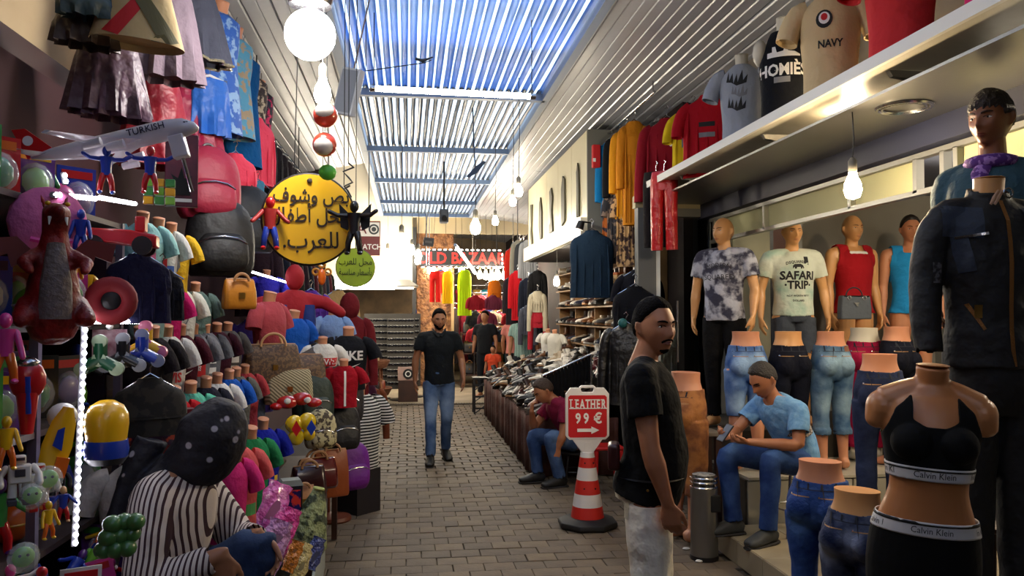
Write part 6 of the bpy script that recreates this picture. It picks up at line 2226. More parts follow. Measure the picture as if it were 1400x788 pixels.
b.poly([(-.24, .01), (-.16, .02), (-.225, .1), (-.262, .105)], .008)
b.build('tail_fin', M('fin_red', (200, 24, 28), .35, coat=.4), pl)
MB().lathe([(.015, 0), (.015, .001)], n=16, T=Matrix.Translation((-.225, -.0055, .062)) @ Matrix.Rotation(PI / 2, 4, 'X')).build('fin_emblem', INKW, pl)
text('lettering', 'TURKISH', .028, M('letter_navy', (30, 26, 60), .5), pl, (.115, -.034, .008), depth=.001)
for q in range(2):
    MB().ell((.225 + q * .006, -.0215 + q * .004, .006), (.005, .003, .003), 6).build('cockpit_window', INK, pl)
MB().box((.19, -.01, -.06), (.045, .04, .07)).build('bracket', AW, pl, bevel=.004)
MB().tube([(.19, -.0, -.09), (.19, .0, -.2)], .006, 6).build('stand_rod', CHROME, pl)

# dragon toy
p = P(72, 436, 2.2)
dr = thing('toy_dragon', 'red winged dragon toy with a grey belly on the upper cabinet shelf', 'toy', p - V((0, 0, .0)), .5, None, 1.0)
g = MB()
g.tube([(0, 0, 0), (0, 0, .09), (0, -.01, .17), (0, -.015, .22)], [.07, .06, .04, .03], 16, rnd=True)
g.tube([(0, -.015, .22), (0, -.04, .27), (0, -.085, .27)], [.03, .034, .016], 12, rnd=True)
for s in (-1, 1):
    g.tube([(s * .02, .0, .285), (s * .035, .02, .33)], [.009, .002], 6)
    g.tube([(s * .04, -.01, .16), (s * .07, -.05, .14), (s * .06, -.08, .12)], [.022, .018, .012], 8, rnd=True)
    g.tube([(s * .05, 0, .03), (s * .07, -.05, .0)], [.035, .025], 10, rnd=True)
melded('body', g, M('dragon_red', (150, 22, 20), .5, var=(14, (90, 10, 12)), bump=(40, .8, .01)), dr, .006, smooth=2)
MB().tube([(0, -.05, .0), (0, -.055, .09), (0, -.04, .19)], [.04, .036, .02], 12, ry=.02).build('belly', M('dragon_belly', (110, 96, 92), .6, bump=(60, .6, .01)), dr)
for s in (-1, 1):
    MB().poly([(s * .02, .15), (s * .08, .21), (s * .15, .2), (s * .14, .15), (s * .1, .165), (s * .09, .13), (s * .06, .15), (s * .04, .12)][::s], .008, Matrix.Translation((0, .03, 0))).build('wing', M('dragon_wing', (110, 30, 24), .5), dr)
    MB().tube([(s * .018, -.07, .255), (s * .02, -.075, .235)], [.005, .001], 6).build('fang', INKW, dr)
    MB().ell((s * .022, -.06, .29), (.007, .007, .006), 8).build('eye', M('toy_yellow', (232, 178, 20)), dr)
# other single toys
p = P(66, 300, 2.35)
t = thing('plush_toy', 'pink plush toy pillow behind the dragon', 'toy', p - V((0, 0, .09)), .6)
MB().ell((0, 0, .08), (.1, .05, .1), 16).build('cushion', M('plush_pink', (214, 110, 160), .9, bump=(30, .8, .01)), t)
MB().tube([(-.05, -.04, .03), (0, -.055, .02), (.05, -.04, .03)], .008, 6).build('ribbon', TM[4], t)
p = P(165, 326, 2.7)
t = thing('toy_truck', 'red toy lorry with black wheels above the navy garments', 'toy', p - V((0, 0, .03)), .15)
MB().poly([(-.11, .02), (.11, .0), (.11, .04), (.03, .055), (-.11, .06)], .08).build('body', TM[0], t, bevel=.006)
MB().box((.06, 0, .075), (.03, .06, .05)).build('cab', TM[0], t, bevel=.005)
for x in (-.07, .07):
    for y in (-.042, .042):
        MB().lathe([(.03, -.01), (.03, .01)], n=16, T=Matrix.Translation((x, y, .005)) @ Matrix.Rotation(PI / 2, 4, 'X')).build('wheel', DARKP, t)
p = P(152, 416, 2.6)
t = thing('toy_ring', 'dark red padded ring toy resting on the level light strip', 'toy', p, .3)
MB().torus((0, 0, 0.01), .05, .025, 20, 10).build('ring', M('plush_red', (130, 16, 26), .7), t)
MB().ell((0, 0, .01), (.04, .015, .04), 12).build('centre', DARKP, t)
spinner('green fidget spinner on a clear card right of the upright light', P(137, 492, 2.6), .1, M('toy_dark_green', (20, 80, 50), .35), M('rim_pale', (150, 170, 140), .4))
spinner('blue fidget spinner with grey rims below the tee rows', P(194, 482, 2.75), .2, TM[1], M('rim_grey', (120, 130, 160), .35))
spinner('black fidget spinner with grey rims between the green and blue ones', P(168, 488, 2.7), .2, TM[8], M('rim_light', (160, 166, 176), .35))
spinner('yellow and pink fidget spinner tucked behind the blue one', P(200, 470, 2.82), .0, TM[2], M('rim_pink', (210, 110, 140), .35))
p = P(150, 470, 2.72)
t = thing('toy_package', 'clear and pink cardboard hanging pack above the green spinner', 'toy', p, .2)
MB().box((0, 0, 0), (.1, .01, .09)).build('card', M('card_pink', (196, 170, 176), .5, var=(24, (110, 40, 60))), t)
MB().ell((0, -.01, .055), (.012, .006, .012), 8).build('hook_hole', INKW, t)
p = P(85, 590, 2.3)
t = thing('toy_helmet', 'white toy helmet with a grey visor left of the upright light', 'toy', p, .6)
MB().ell((0, 0, .04), (.037, .042, .036), 18).build('shell', TM[5], t)
MB().ell((0, -.022, .035), (.028, .026, .012), 12).build('visor', M('visor_grey', (90, 84, 100), .15), t)
MB().tube([(0, 0, -.03), (0, 0, .012)], [.026, .03], 14).build('base', TM[5], t)
p = P(78, 610, 2.2)
t = thing('toy_boat', 'tall yellow toy surfboard leaning among the toys left of the light', 'toy', p, (0, .25, .5))
MB().rings([[V((.035 * w_ * x, .008 * y, z)) for x, y in ((-1, 0), (-.6, -1), (.6, -1), (1, 0), (.6, 1), (-.6, 1))] for z, w_ in ((-.11, .35), (-.08, .8), (0, 1), (.06, .8), (.1, .35))]).build('board', TM[2], t)
MB().poly([(-.012, .0), (.012, -.01), (.004, .05), (-.01, .04)], .004, Matrix.Translation((0, -.01, 0))).build('decal', M('toy_blue', (30, 60, 170)), t)
MB().box((.02, -.014, -.05), (.03, .01, .05)).build('label', TM[6], t)
p = P(146, 578, 2.5)
t = thing('toy_container', 'yellow domed toy capsule on a blue base', 'toy', p - V((0, 0, .05)), .2)
MB().lathe([(.055, .0), (.06, .045), (.058, .075), (.045, .1), (.02, .115), (.003, .117)], n=24).build('dome', TM[2], t)
MB().lathe([(.058, -.05), (.062, -.03), (.058, .0)], n=24).build('base', TM[1], t)
MB().lathe([(.045, -.07), (.06, -.05)], n=20).build('foot', DARKP, t)
p = P(38, 520, 2.1)
t = thing('inflatable_toy', 'red inflatable bat toy with blue streaks at the left', 'toy', p, .4)
MB().ell((0, 0, 0), (.04, .025, .05), 14).build('bulb', TM[0], t)
MB().tube([(0, 0, -.03), (.0, 0, -.13)], [.025, .014], 10).build('handle', TM[0], t)
MB().tube([(0, -.024, .01), (.003, -.02, -.08)], .006, 6, ry=.003).build('streak', TM[1], t)
MB().ell((0, 0, .04), (.026, .02, .016), 10).build('cap', CHROME, t)
for i, (px, py, Y, r, s_) in enumerate(((66, 655, 2.1, .032, 'upper'), (44, 678, 2.05, .03, 'middle'), (32, 762, 2.0, .034, 'lowest'))):
    t = thing('toy_package', 'lime green round toy in a clear bubble at the lower left, %s of three' % s_, 'toy', P(px, py, Y), .5, 'lime bubble toys')
    MB().ell((0, 0, 0), (r * .7, .012, r * .7), 14).build('face_disc', TM[9], t)
    MB().ell((0, -.006, 0), (r, .024, r * 1.05), 16).build('blister', CLR, t)
    for q in (-1, 1):
        MB().ell((q * .008, -.012, .006), .0035, 6).build('dot', INK, t)
t = thing('plush_toy', 'lumpy green toy cluster beside the woman', 'toy', P(158, 735, 2.3), .3)
for i in range(9):
    MB().ell(((i % 3 - 1) * .028 + .01 * (i // 3), RN.uniform(-.01, .01), (i // 3) * .034 - .03), (.026, .026, .024), 12).build('lobe', M('toy_leaf_green', (62, 110, 56), .35, coat=.4), t)
robot('white toy robot with grey plates at the lower left', P(26, 690, 2.05) - V((0, 0, .0)), .5, .36, TM[5], M('plate_grey', (60, 56, 66), .4))
robot('white and red toy robot right of the first robot', P(52, 698, 2.15), .7, .36, TM[5], TM[0])
robot('black toy robot standing deep behind the white robots', P(78, 684, 2.5), .3, .3, TM[8], TM[1])
doll('small doll with a blue shirt, red legs and pale hair below the robots', P(86, 712, 2.15), .5, .3, M('doll_skin', (220, 170, 120), .5), TM[1], TM[0])
doll('yellow doll lying against the lime bubble toys', P(66, 735, 2.05), .9, .3, TM[2], TM[2], TM[6], 1)
doll('orange and yellow doll at the left picture edge', P(8, 640, 2.0), .6, .42, TM[2], TM[2], TM[6], 1)
doll('red and blue doll waving before the toy airliner', P(145, 262, 2.5), .4, .48, TM[1], TM[1], TM[0], 2)
doll('blue toy figure with red limbs right of the airliner nose', P(205, 262, 2.6), .3, .5, TM[0], TM[1], TM[0], 2)
doll('blue glossy figure inside the upper cabinet beside the dragon', P(110, 345, 2.35), .2, .42, TM[1], TM[1], TM[1], 1)
doll('yellow and orange figure beside the dragon wing', P(98, 400, 2.3), .2, .4, TM[6], TM[2], TM[6], 1)
doll('pink doll standing at the left edge of the middle shelf', P(6, 520, 2.0), .4, .55, TM[4], TM[4], TM[6], 1)
# bricks toy and picture pack beside the airliner
t = thing('toy_package', 'pack of yellow and green toy bricks below the red limbed figure', 'toy', P(218, 275, 2.8), .2)
for i in range(3):
    for j in range(3):
        MB().box(((i - 1) * .033, 0, j * .03), (.03, .03, .026)).build('brick', TM[(2, 3, 9)[(i + j) % 3]], t, bevel=.003)
t = thing('toy_package', 'tall dark pink pack with a black silhouette print', 'toy', P(248, 268, 3.0), .25)
MB().box((0, 0, .09), (.11, .03, .26)).build('box', M('pack_rose', (120, 34, 60), .4, var=(10, (70, 16, 44))), t, bevel=.003)
MB().poly([(-.03, -.0), (.03, 0), (.02, .05), (.035, .07), (.01, .06), (0, .1), (-.012, .06), (-.035, .075), (-.02, .04)], .004, Matrix.Translation((0, -.018, .0))).build('silhouette', INK, t)
MB().box((0, -.018, -.018), (.07, .003, .012)).build('title_bar', INKW, t)
# small blocks of packed toys through the cabinet, shelf by shelf
SN = {2.06: 'top cabinet shelf', 1.70: 'fourth cabinet shelf', 1.40: 'third cabinet shelf', 1.05: 'second cabinet shelf', .62: 'lowest cabinet shelf'}
for z in SN:
    for i in range(11):
        y = 1.5 + i * .155
        for j, x in enumerate((-1.38, -1.16)):
            if z == 1.70 and i > 3 and j == 1 and i < 8:
                continue
            if z == 2.45 and j == 1:
                continue
            ci, cj = RN.randrange(10), RN.randrange(10)
            if ci == cj:
                cj = (cj + 3) % 10
            if z > 2 and ci in (5, 2):
                ci = 7
            q = RN.random()
            where = 'on the %s, %s %s' % (SN[z], ('back', 'front')[j], ('left', 'middle', 'right')[min(2, i // 4)])
            loc = (x + RN.uniform(-.03, .03), y + RN.uniform(-.02, .02), z - .012)
            gname = 'toys on the ' + SN[z]
            if q < .6:
                pack('%s toy on %s card %s' % (TOYC[cj][1], TOYC[ci][1], where), loc, .9 + RN.uniform(-.4, .4), ci, cj, RN.uniform(.11, .15), RN.uniform(.16, .24), gname)
            elif q < .8:
                doll('%s headed figure with %s body %s' % (TOYC[ci][1], TOYC[cj][1], where), (loc[0], loc[1], loc[2] + .013), .9, .75, TM[ci], TM[cj], TM[(ci + cj) % 10], RN.randrange(2), gname)
            else:
                t = thing('toy_ball', '%s ball with %s band %s' % (TOYC[ci][1], TOYC[cj][1], where), 'toy', (loc[0], loc[1], loc[2] + .06), .3, gname)
                MB().ell((0, 0, 0), .06, 16).build('ball', TM[ci], t)
                MB().torus((0, 0, 0), .058, .004, 20, 5, axis='Z').build('band', TM[cj], t)
# heap of toys in front, lower left
for i in range(64):
    y = 1.75 + (i % 13) * .1 + RN.uniform(-.03, .03)
    r = i // 13
    x = -1.02 + r * .07 + RN.uniform(-.02, .02)
    z = .93 - r * .075 + RN.uniform(-.02, .03)
    if y > 2.25 and x > -.82:
        continue
    ci, cj = RN.randrange(10), RN.randrange(10)
    if ci == cj:
        cj = (cj + 1) % 10
    if RN.random() < .55:
        pack('%s toy on %s card in the heap at the lower left' % (TOYC[cj][1], TOYC[ci][1]), (x, y, z - .06), (RN.uniform(-.6, .1), RN.uniform(-.5, .5), RN.uniform(.2, 1.4)), ci, cj, .11, .15, 'toys heaped at the lower left')
    else:
        doll('%s and %s toy figure in the heap at the lower left' % (TOYC[ci][1], TOYC[cj][1]), (x, y, z - .02), (RN.uniform(-.7, .7), RN.uniform(-.7, .7), RN.uniform(0, 1.5)), .5, TM[ci], TM[cj], TM[(ci * 3 + cj) % 10], RN.randrange(3), 'toys heaped at the lower left')
hb_ = thing('toy_bin', 'dark stepped bin under the toy heap', 'bin', (-.9, 2.3, 0))
MB().poly([(-.14, .0), (.2, 0), (.2, .60), (-.14, .84)], 1.35).build('bin_body', DKB, hb_)
hb_.rotation_euler = (0, 0, 0)
hb_.children[0].rotation_euler = (0, 0, 0)
# navy garments near the red lorry, camo trousers, boxed board
hanger_top('navy garment hanging below the red toy lorry', P(190, 352, 2.95), .5, (18, 18, 46), .55, L=.42, sl=None, group='garments between toys and tees', name='hanging_garment')
hanger_top('dark garment hanging left of the nearest tee rows', P(222, 372, 3.1), .5, (22, 22, 30), .5, L=.36, sl=None, w_=.8, group='garments between toys and tees', name='hanging_garment')
hanger_top('dark camouflage garment below the blue spinner', P(205, 522, 2.95), .4, (40, 38, 32), .62, L=.3, sl=None, mat=M('camo_deep', (46, 42, 36), .85, var=(12, (22, 20, 20), .48, .52)), group='garments between toys and tees', name='hanging_garment')
t = thing('toy_box', 'wide red toy box with small clear windows behind the white tee bust', 'box', P(205, 590, 3.05), .5)
MB().box((0, 0, 0), (.3, .05, .15)).build('carton', M('box_maroon', (100, 20, 34), .4), t, bevel=.003)
MB().box((0, -.027, -.01), (.22, .004, .08)).build('window', M('box_window', (60, 44, 70), .1, var=(30, (200, 90, 70), .5, .55)), t)
# plastic wrapped packets and green net sack at the lane side
for i, (px, py, Y, c, s, lab) in enumerate(((372, 700, 3.9, (206, 90, 170), 1.0, 'large pink packet in shiny plastic, upright beside the knee'), (388, 728, 3.8, (220, 60, 150), .8, 'hot pink packet in shiny plastic in the middle of the packets'), (372, 752, 3.6, (186, 130, 180), .9, 'pale lilac packet in shiny plastic, lowest of the packets'), (400, 762, 3.7, (220, 130, 30), .5, 'small orange packet at the bottom of the packets'), (412, 768, 3.75, (196, 176, 110), .6, 'beige packet at the bottom near the crate edge'), (430, 758, 3.9, (60, 70, 130), .55, 'dark blue packet under the green net'))):
    t = thing('plastic_packet', lab, 'packet', P(px, py, Y), (RN.uniform(-.5, -.2), .5, .5), 'packets in shiny plastic', s)
    g = MB()
    g.rings([[V((.07 * w_ * x, (.02 * w_) * y + .006 * math.sin(i + z * 60 + x * 3), z)) for x, y in ((-1, 0), (-.5, -1), (.0, -.7), (.5, -1), (1, 0), (.5, 1), (-.5, 1))] for z, w_ in ((-.13, .9), (-.1, .8), (-.05, 1.05), (.02, .95), (.08, 1.05), (.11, .8), (.14, .95))])
    g.build('wrapper', M('packet_%d' % i, c, .15, coat=1, bump=(22, 1, .04)), t)
    MB().box((0, 0, 0), (.08, .03, .14)).build('content', M('packet_core_%d' % i, [v * .6 for v in c], .6), t)
t = thing('net_sack', 'pale green net sack sagging beside the bags', 'sack', P(425, 712, 4.3), (0, .25, .4))
g = MB()
g.rings([[V((r * (1 + .12 * math.sin(5 * a + z * 20)) * math.cos(a), r * .6 * math.sin(a), z)) for a in [2 * PI * j / 20 for j in range(20)]] for r, z in ((.03, .16), (.05, .1), (.09, 0), (.11, -.12), (.08, -.2))])
g.build('net', M('net_green', (150, 160, 110), .6, var=(18, (60, 70, 50), .48, .56), bump=(30, 1, .02)), t)
MB().torus((0, 0, .165), .025, .007, 12, 6, axis='Z').build('tie', M('net_tie', (180, 190, 110), .5), t)
cr = thing('crate', 'low open crate with pale edges at the lane side of the left stall', 'crate', (-.66, 4.95, 0), .04)
for (x, y, dx, dy) in ((.13, 0, .015, 1.3), (-.27, 0, .015, 1.3), (-.07, -.65, .4, .015), (-.07, .65, .4, .015)):
    MB().box((x, y, .14), (dx, dy, .26)).build('side_panel', M('crate_grey', (150, 156, 150), .5), cr, bevel=.003)
MB().box((-.07, 0, .02), (.39, 1.28, .02)).build('bottom', M('crate_grey', (150, 156, 150)), cr)
t = thing('toy_box', 'clear fronted box of red and blue toys standing by the orange brown bag', 'box', P(397, 690, 4.3), .3)
MB().box((0, 0, 0), (.11, .08, .2)).build('carton', M('carton_black', (24, 22, 30), .4), t, bevel=.003)
MB().box((0, -.042, .0), (.09, .004, .16)).build('window', M('toy_window', (40, 30, 90), .1, var=(26, (220, 60, 50), .5, .56)), t)
MB().poly([(-.06, .1), (.06, .1), (.045, .13), (-.045, .13)], .084).build('header', M('crate_grey', (150, 156, 150)), t)
# red and yellow inflated toy bags hanging over the bust necks
t = thing('inflatable_toy', 'shiny red inflated toy with round pale spots above the yellow one', 'toy', P(405, 552, 4.6), .4)
for x, z, r in ((-.05, .01, .06), (.03, .025, .06), (.1, 0, .045), (-.11, -.01, .035)):
    MB().ell((x, 0, z), (r, .04, r * .62), 14).build('lobe', M('gloss_bright_red', (196, 20, 22), .15, coat=1), t)
for x in (-.06, .05):
    MB().ell((x, -.045, .02), (.02, .008, .016), 10).build('spot', INKW, t)
t = thing('inflatable_toy', 'shiny yellow inflated toy with red and navy diamonds', 'toy', P(410, 585, 4.5), .35)
for x, z, r in ((-.03, .02, .05), (.04, .03, .05), (-.02, -.05, .045), (.05, -.04, .035)):
    MB().ell((x, 0, z), (r, .03, r), 14).build('lobe', M('gloss_yellow', (226, 190, 20), .15, coat=1), t)
for x, c in ((-.03, TM[0]), (.05, TM[1])):
    MB().poly([(x, -.04), (x + .025, 0), (x, .045), (x - .025, 0)], .006, Matrix.Translation((0, -.05, 0))).build('diamond', c, t)

# ================================================================ the round signs and what hangs near them
DK = M('sign_ink', (44, 30, 22), .7)
p = P(423, 300, 4.3)
sg = thing('round_sign', 'large round yellow sign with three lines of dark Arabic writing', 'sign', p, .12)
R0 = .235
ROT = Matrix.Rotation(PI / 2, 4, 'X')
MB().lathe([(R0, -.012), (R0, .012)], n=56, T=ROT).build('panel', M('sign_yellow', (252, 200, 40), .35, var=(3, (244, 184, 36)), spec=.4), sg)
MB().torus((0, 0, 0), R0, .011, 56, 8).build('rim', M('sign_rim', (34, 28, 26), .5), sg)
text('writing', '\ufed1\ufeee\ufeb7\ufeed \ufeba\ufe91', .10, DK, sg, (.01, -.016, .12), bold=.001, sx=.85)
text('writing', '\ufedd\ufe8e\ufed4\ufec3\ufe83 \ufede\ufea4\ufee3', .105, DK, sg, (.0, -.016, .015), bold=.001, sx=.85)
text('writing', '.\ufe8f\ufeae\ufecc\ufee0\ufedf', .12, DK, sg, (.01, -.016, -.115), bold=.001, sx=.9)
for x in (-.08, .1):
    MB().tube([(x, 0, math.sqrt(R0 ** 2 - x * x)), (x * .6, 0, 4.0 - p.z)], .003, 5).build('wire', DARKP, sg)
MB().ell((.0, -.018, .2), (.014, .008, .014), 10).build('sticker', M('sticker_grey', (70, 60, 56), .6), sg)
p = P(486, 366, 5.0)
s2 = thing('round_sign', 'small round lime green sign with faint Arabic writing below the yellow one', 'sign', p, .1)
MB().lathe([(.115, -.008), (.115, .008)], n=40, T=ROT).build('panel', M('sign_lime', (150, 176, 40), .4, var=(5, (130, 156, 44))), s2)
MB().torus((0, 0, 0), .115, .005, 40, 6).build('rim', M('rim_olive', (50, 56, 24), .5), s2)
DG = M('sign_ink_green', (44, 56, 20), .7)
text('writing', '\ufe8f\ufeae\ufecc\ufee0\ufedf \ufede\ufea4\ufee3', .055, DG, s2, (0, -.011, .035), sx=.8)
text('writing', '\ufe94\ufe92\ufeb3\ufe8e\ufee8\ufee3 \ufead\ufe8e\ufecc\ufeb3\ufe84\ufe91', .05, DG, s2, (0, -.011, -.03), sx=.72)
MB().tube([(0, 0, .11), (0, 0, 4.0 - p.z)], .003, 5).build('wire', DARKP, s2)
doll('red and blue jointed toy figure hung at the left rim of the yellow sign', P(369, 338, 4.24), .2, .92, TM[0], M('toy_dull_red', (170, 40, 40), .4), TM[1], 0)
fg = doll('black winged toy figure clinging to the right rim of the yellow sign', P(484, 345, 4.24), -.2, .95, TM[8], TM[8], TM[8], 2)
for q in (-1, 1):
    MB().poly([(q * .02, .2), (q * .09, .27), (q * .08, .14), (q * .04, .12)][::q], .006, Matrix.Translation((0, .02, 0))).build('wing', M('wing_dark', (30, 36, 44), .4), fg)
for (px, py, lab, c2) in ((445, 158, 'upper red and white ball strung under the glaring bulb', INKW), (444, 198, 'lower red and white ball on the string', INKW)):
    p = P(px, py, 4.05)
    t = thing('toy_ball', lab, 'toy', p, .5)
    MB().ell((0, 0, 0), .06, 24).build('ball', M('ball_red', (206, 70, 46), .3, coat=.5), t)
    MB().ell((-.012, -.02, .012) if 'upper' in lab else (-.015, -.022, -.012), (.049, .047, .045), 20).build('patch', M('ball_white', (224, 216, 208), .3), t)
    MB().tube([(0, 0, .065), (0, 0, .16)], .002, 5).build('string', DARKP, t)
t = thing('toy_figure', 'bright green toy hanging between the balls and the yellow sign', 'toy', P(448, 236, 4.05), .2)
MB().ell((0, 0, 0), (.045, .03, .04), 12).build('body', M('bright_green', (90, 190, 60), .35), t)
MB().tube([(0, 0, .03), (0, 0, .12)], .002, 5).build('string', DARKP, t)
sp_ = thing('loudspeaker', 'flat grey loudspeaker panel hung beside the skylight edge', 'speaker', P(477, 126, 5.2), (0, .25, -.5))
MB().box((0, 0, 0), (.14, .06, .3)).build('cabinet', M('speaker_grey', (150, 156, 164), .5), sp_, bevel=.006)
MB().box((0, -.032, 0), (.115, .006, .27)).build('grille', M('grille_grey', (110, 116, 126), .7, bump=(200, 1, .003)), sp_)
MB().tube([(0, 0, .15), (0, 0, .95)], .006, 6).build('bracket', CHROME, sp_)
for i, (px, py, L, lab) in enumerate(((476, 262, .35, 'tangle of black cable hanging right of the yellow sign, upper'), (470, 285, .28, 'tangle of black cable hanging right of the yellow sign, lower'))):
    p = P(px, py, 4.9)
    g = MB()
    g.tube([(.04 * math.sin(k * 2.1 + i) * (1 - k / 14), .02 * math.cos(k * 1.7), L * .5 - L * k / 12) for k in range(13)], .006, 6)
    g.tube([(.0, 0, L * .5), (0, 0, 4.0 - p.z)], .003, 5)
    o = g.build('cable', DARKP)
    tag(o, lab, 'cable')
    o.location = p
# bag-like toy below sign
t = thing('toy_charm', 'orange ringed key-shaped toy hanging under the yellow sign', 'toy', P(440, 372, 4.9), .1)
for x, z in ((-.035, .0), (.035, .0), (0, .045)):
    MB().torus((x, 0, z), .018, .007, 14, 6).build('ring', M('toy_mustard', (180, 120, 40), .4), t)
MB().ell((0, 0, -.03), (.025, .015, .05), 12).build('body', TM[6], t)
MB().tube([(0, 0, .06), (0, 0, 4.0 - P(440, 372, 4.9).z)], .002, 5).build('string', DARKP, t)

# ================================================================ the far end
wallbox('wall_back', -3.2, 5.5, 23.9, 24, -.1, 4.1, M('back_wall', (120, 104, 84), .8, var=(1, (90, 76, 60))))
wallbox('wall_back_white', P(486, 350, 19).x, P(564, 350, 19).x, 19.0, 19.1, 2.3, 4.0, M('white_render', (226, 214, 184), .7))
wallbox('trim_20', P(564, 350, 18.9).x, P(569, 350, 18.9).x, 18.85, 19.0, 0, 3.75, DARKP)
BARK = M('bark_panel', (148, 104, 66), .9, var=(7, (84, 52, 34), .35, .65), bump=(16, 1, .06))
wallbox('wall_bark', P(570, 350, 19).x, P(620, 350, 19).x, 19.0, 19.1, 0, 3.62, BARK)
wallbox('trim_21', P(617, 350, 18.9).x, P(621, 350, 18.9).x, 18.9, 19.0, 0, 3.2, M('bark_edge', (150, 124, 90), .7))
wallbox('wall_bark_header', P(570, 350, 19).x, 2.9, 19.0, 19.1, 3.62, 4.0, M('header_beige', (190, 176, 146), .7))
wallbox('wall_left_far', -1.9, P(486, 350, 19).x + .1, 19.0, 19.1, 2.3, 4.0, M('white_render', (226, 214, 184)))
wallbox('wall_kiosk_back', -2.2, P(570, 350, 20.4).x, 20.4, 20.5, 0, 2.4, M('kiosk_back', (96, 78, 56), .9, var=(3, (70, 56, 40))))
# lit awning
p = P(508, 392, 17.6)
aw = thing('awning', 'white glowing awning with tube light above the sunglass racks', 'awning', p)
MB().poly([(-.95, 0), (1.0, 0), (.8, .13), (-.95, .2)], 1.2).build('canopy', M('awning_white', (232, 226, 210), .5), aw)
MB().tube([(-.9, -.62, -.03), (.5, -.62, -.03)], .05, 10).build('tube_light', glow('awning_tube', (255, 250, 236), 30), aw)
MB().box((0, .4, -.02), (1.8, .3, .03)).build('light_box', glow('awning_box', (255, 246, 226), 6), aw, smooth=False)
for x in (-.9, .9):
    MB().tube([(x, .6, .1), (x, 1.35, .1)], .02, 6).build('arm', CHROME, aw)
bulb('big lamp washing the white wall above the awning', P(530, 350, 18.3), .08, top=3.95)
bulb('second big lamp washing the white wall left of the first', P(498, 372, 18.2), .08, top=3.95)
# old bazaar sign
p = P(631, 354, 18.2)
ob = thing('entrance_sign', 'black entrance sign with red capital letters edged with small lights', 'sign', p)
Wd = (P(689, 354, 18.2) - P(577, 354, 18.2)).length
MB().box((0, .03, 0), (Wd, .06, .40)).build('panel', DARKP, ob, smooth=False)
text('lettering', 'OLD BAZAAR', .36, M('letter_red', (190, 40, 34), .5, emit=.35), ob, (0, -.005, 0), sx=.9, bold=.008)
g = MB()
for i in range(15):
    for z in (-.2, .2):
        g.ell((-Wd / 2 + (i + .5) * Wd / 15, -.02, z), (.035, .015, .014), 6)
for z in (-.1, 0, .1):
    for x in (-Wd / 2, Wd / 2):
        g.ell((x, -.02, z), (.014, .015, .03), 6)
o = g.build('border_lights', glow('border_glow', (255, 250, 240), 9), ob)
for x in (-.8, .8):
    MB().tube([(x, .03, .2), (x, .03, 4.0 - p.z)], .01, 6).build('hanger_rod', DARKP, ob)
# the watch sign
p = P(504, 326, 11)
wsn = thing('shop_sign', 'dark red sign with white capitals and a round emblem left of the white wall', 'sign', p)
MB().box((0, 0, 0), (.31, .03, .47)).build('panel', M('sign_maroon', (104, 24, 30), .5), wsn, bevel=.004)
MB().box((.0, -.017, .12), (.29, .005, .19)).build('white_field', INKW, wsn, smooth=False)
text('lettering', 'A', .2, M('sign_maroon', (104, 24, 30)), wsn, (-.09, -.022, .12))
MB().lathe([(.07, -.003), (.07, .003)], n=24, T=Matrix.Translation((.07, -.022, .12)) @ ROT).build('emblem', M('emblem_grey', (50, 56, 60), .5), wsn)
MB().torus((.07, -.026, .12), .04, .008, 20, 6).build('emblem_ring', INKW, wsn)
text('lettering', 'WATCH', .1, INKW, wsn, (.0, -.018, -.12), sx=.95, bold=.002)
MB().tube([(0, 0, .23), (0, 0, 4.0 - p.z)], .006, 6).build('rod', DARKP, wsn)
p = P(586, 331, 9.4)
ks = thing('hanging_plate', 'small black plate hanging askew on two wires', 'sign', p, (0, .1, 0))
MB().box((0, 0, 0), (.12, .01, .1)).build('plate', DARKP, ks, bevel=.002)
MB().box((0, -.006, 0), (.08, .003, .025)).build('faint_mark', M('plate_grey_text', (80, 78, 74), .6), ks)
for x in (-.05, .05):
    MB().tube([(x, 0, .05), (x * .3, 0, 4.0 - p.z)], .0025, 5).build('wire', DARKP, ks)
p = P(607, 296, 12)
pj = thing('security_camera', 'dark camera housing hanging from the end of the skylight', 'camera', p)
MB().box((0, 0, 0), (.13, .2, .2)).build('housing', M('housing_dark', (50, 56, 66), .5), pj, bevel=.02)
MB().tube([(0, -.1, -.03), (0, -.14, -.05)], .04, 14).build('lens', DARKP, pj)
MB().tube([(0, 0, .1), (0, 0, 4.0 - p.z)], .015, 8).build('mount', DARKP, pj)
p = P(650, 232, 8.8)
g = MB()
g.rings([[V((x + .02 * math.sin(k * 2), y, z + .01 * k)) for x, y, z in ((-.09, 0, -.1), (0, -.01, -.05), (.1, 0, .08), (.02, .01, .02))] for k in range(3)])
g.tube([(0, .0, .0), (-.02, 0, .3), (-.03, 0, 4.0 - p.z)], .008, 6)
o = g.build('cloth_scrap', M('scrap_blue', (24, 40, 64), .8))
tag(o, 'dark blue rag hanging from the skylight crossbar', 'rag')
o.location = p
p = P(580, 82, 5.6)
g = MB()
g.tube([P(500, 97, 5.6) - p + V((0, 0, .0)), V((0, 0, -.02)), P(590, 82, 5.6) - p], .004, 5)
g.tube([P(500, 97, 5.6) - p, V((P(500, 97, 5.6).x - p.x, 0, 4.0 - p.z))], .003, 5)
g.tube([P(568, 80, 5.6) - p, P(578, 83, 5.6) - p, P(592, 78, 5.6) - p], [.01, .014, .004], 5)
o = g.build('cable', DARKP)
tag(o, 'thin loose cable sagging under the near skylight sheets', 'cable')
o.location = p
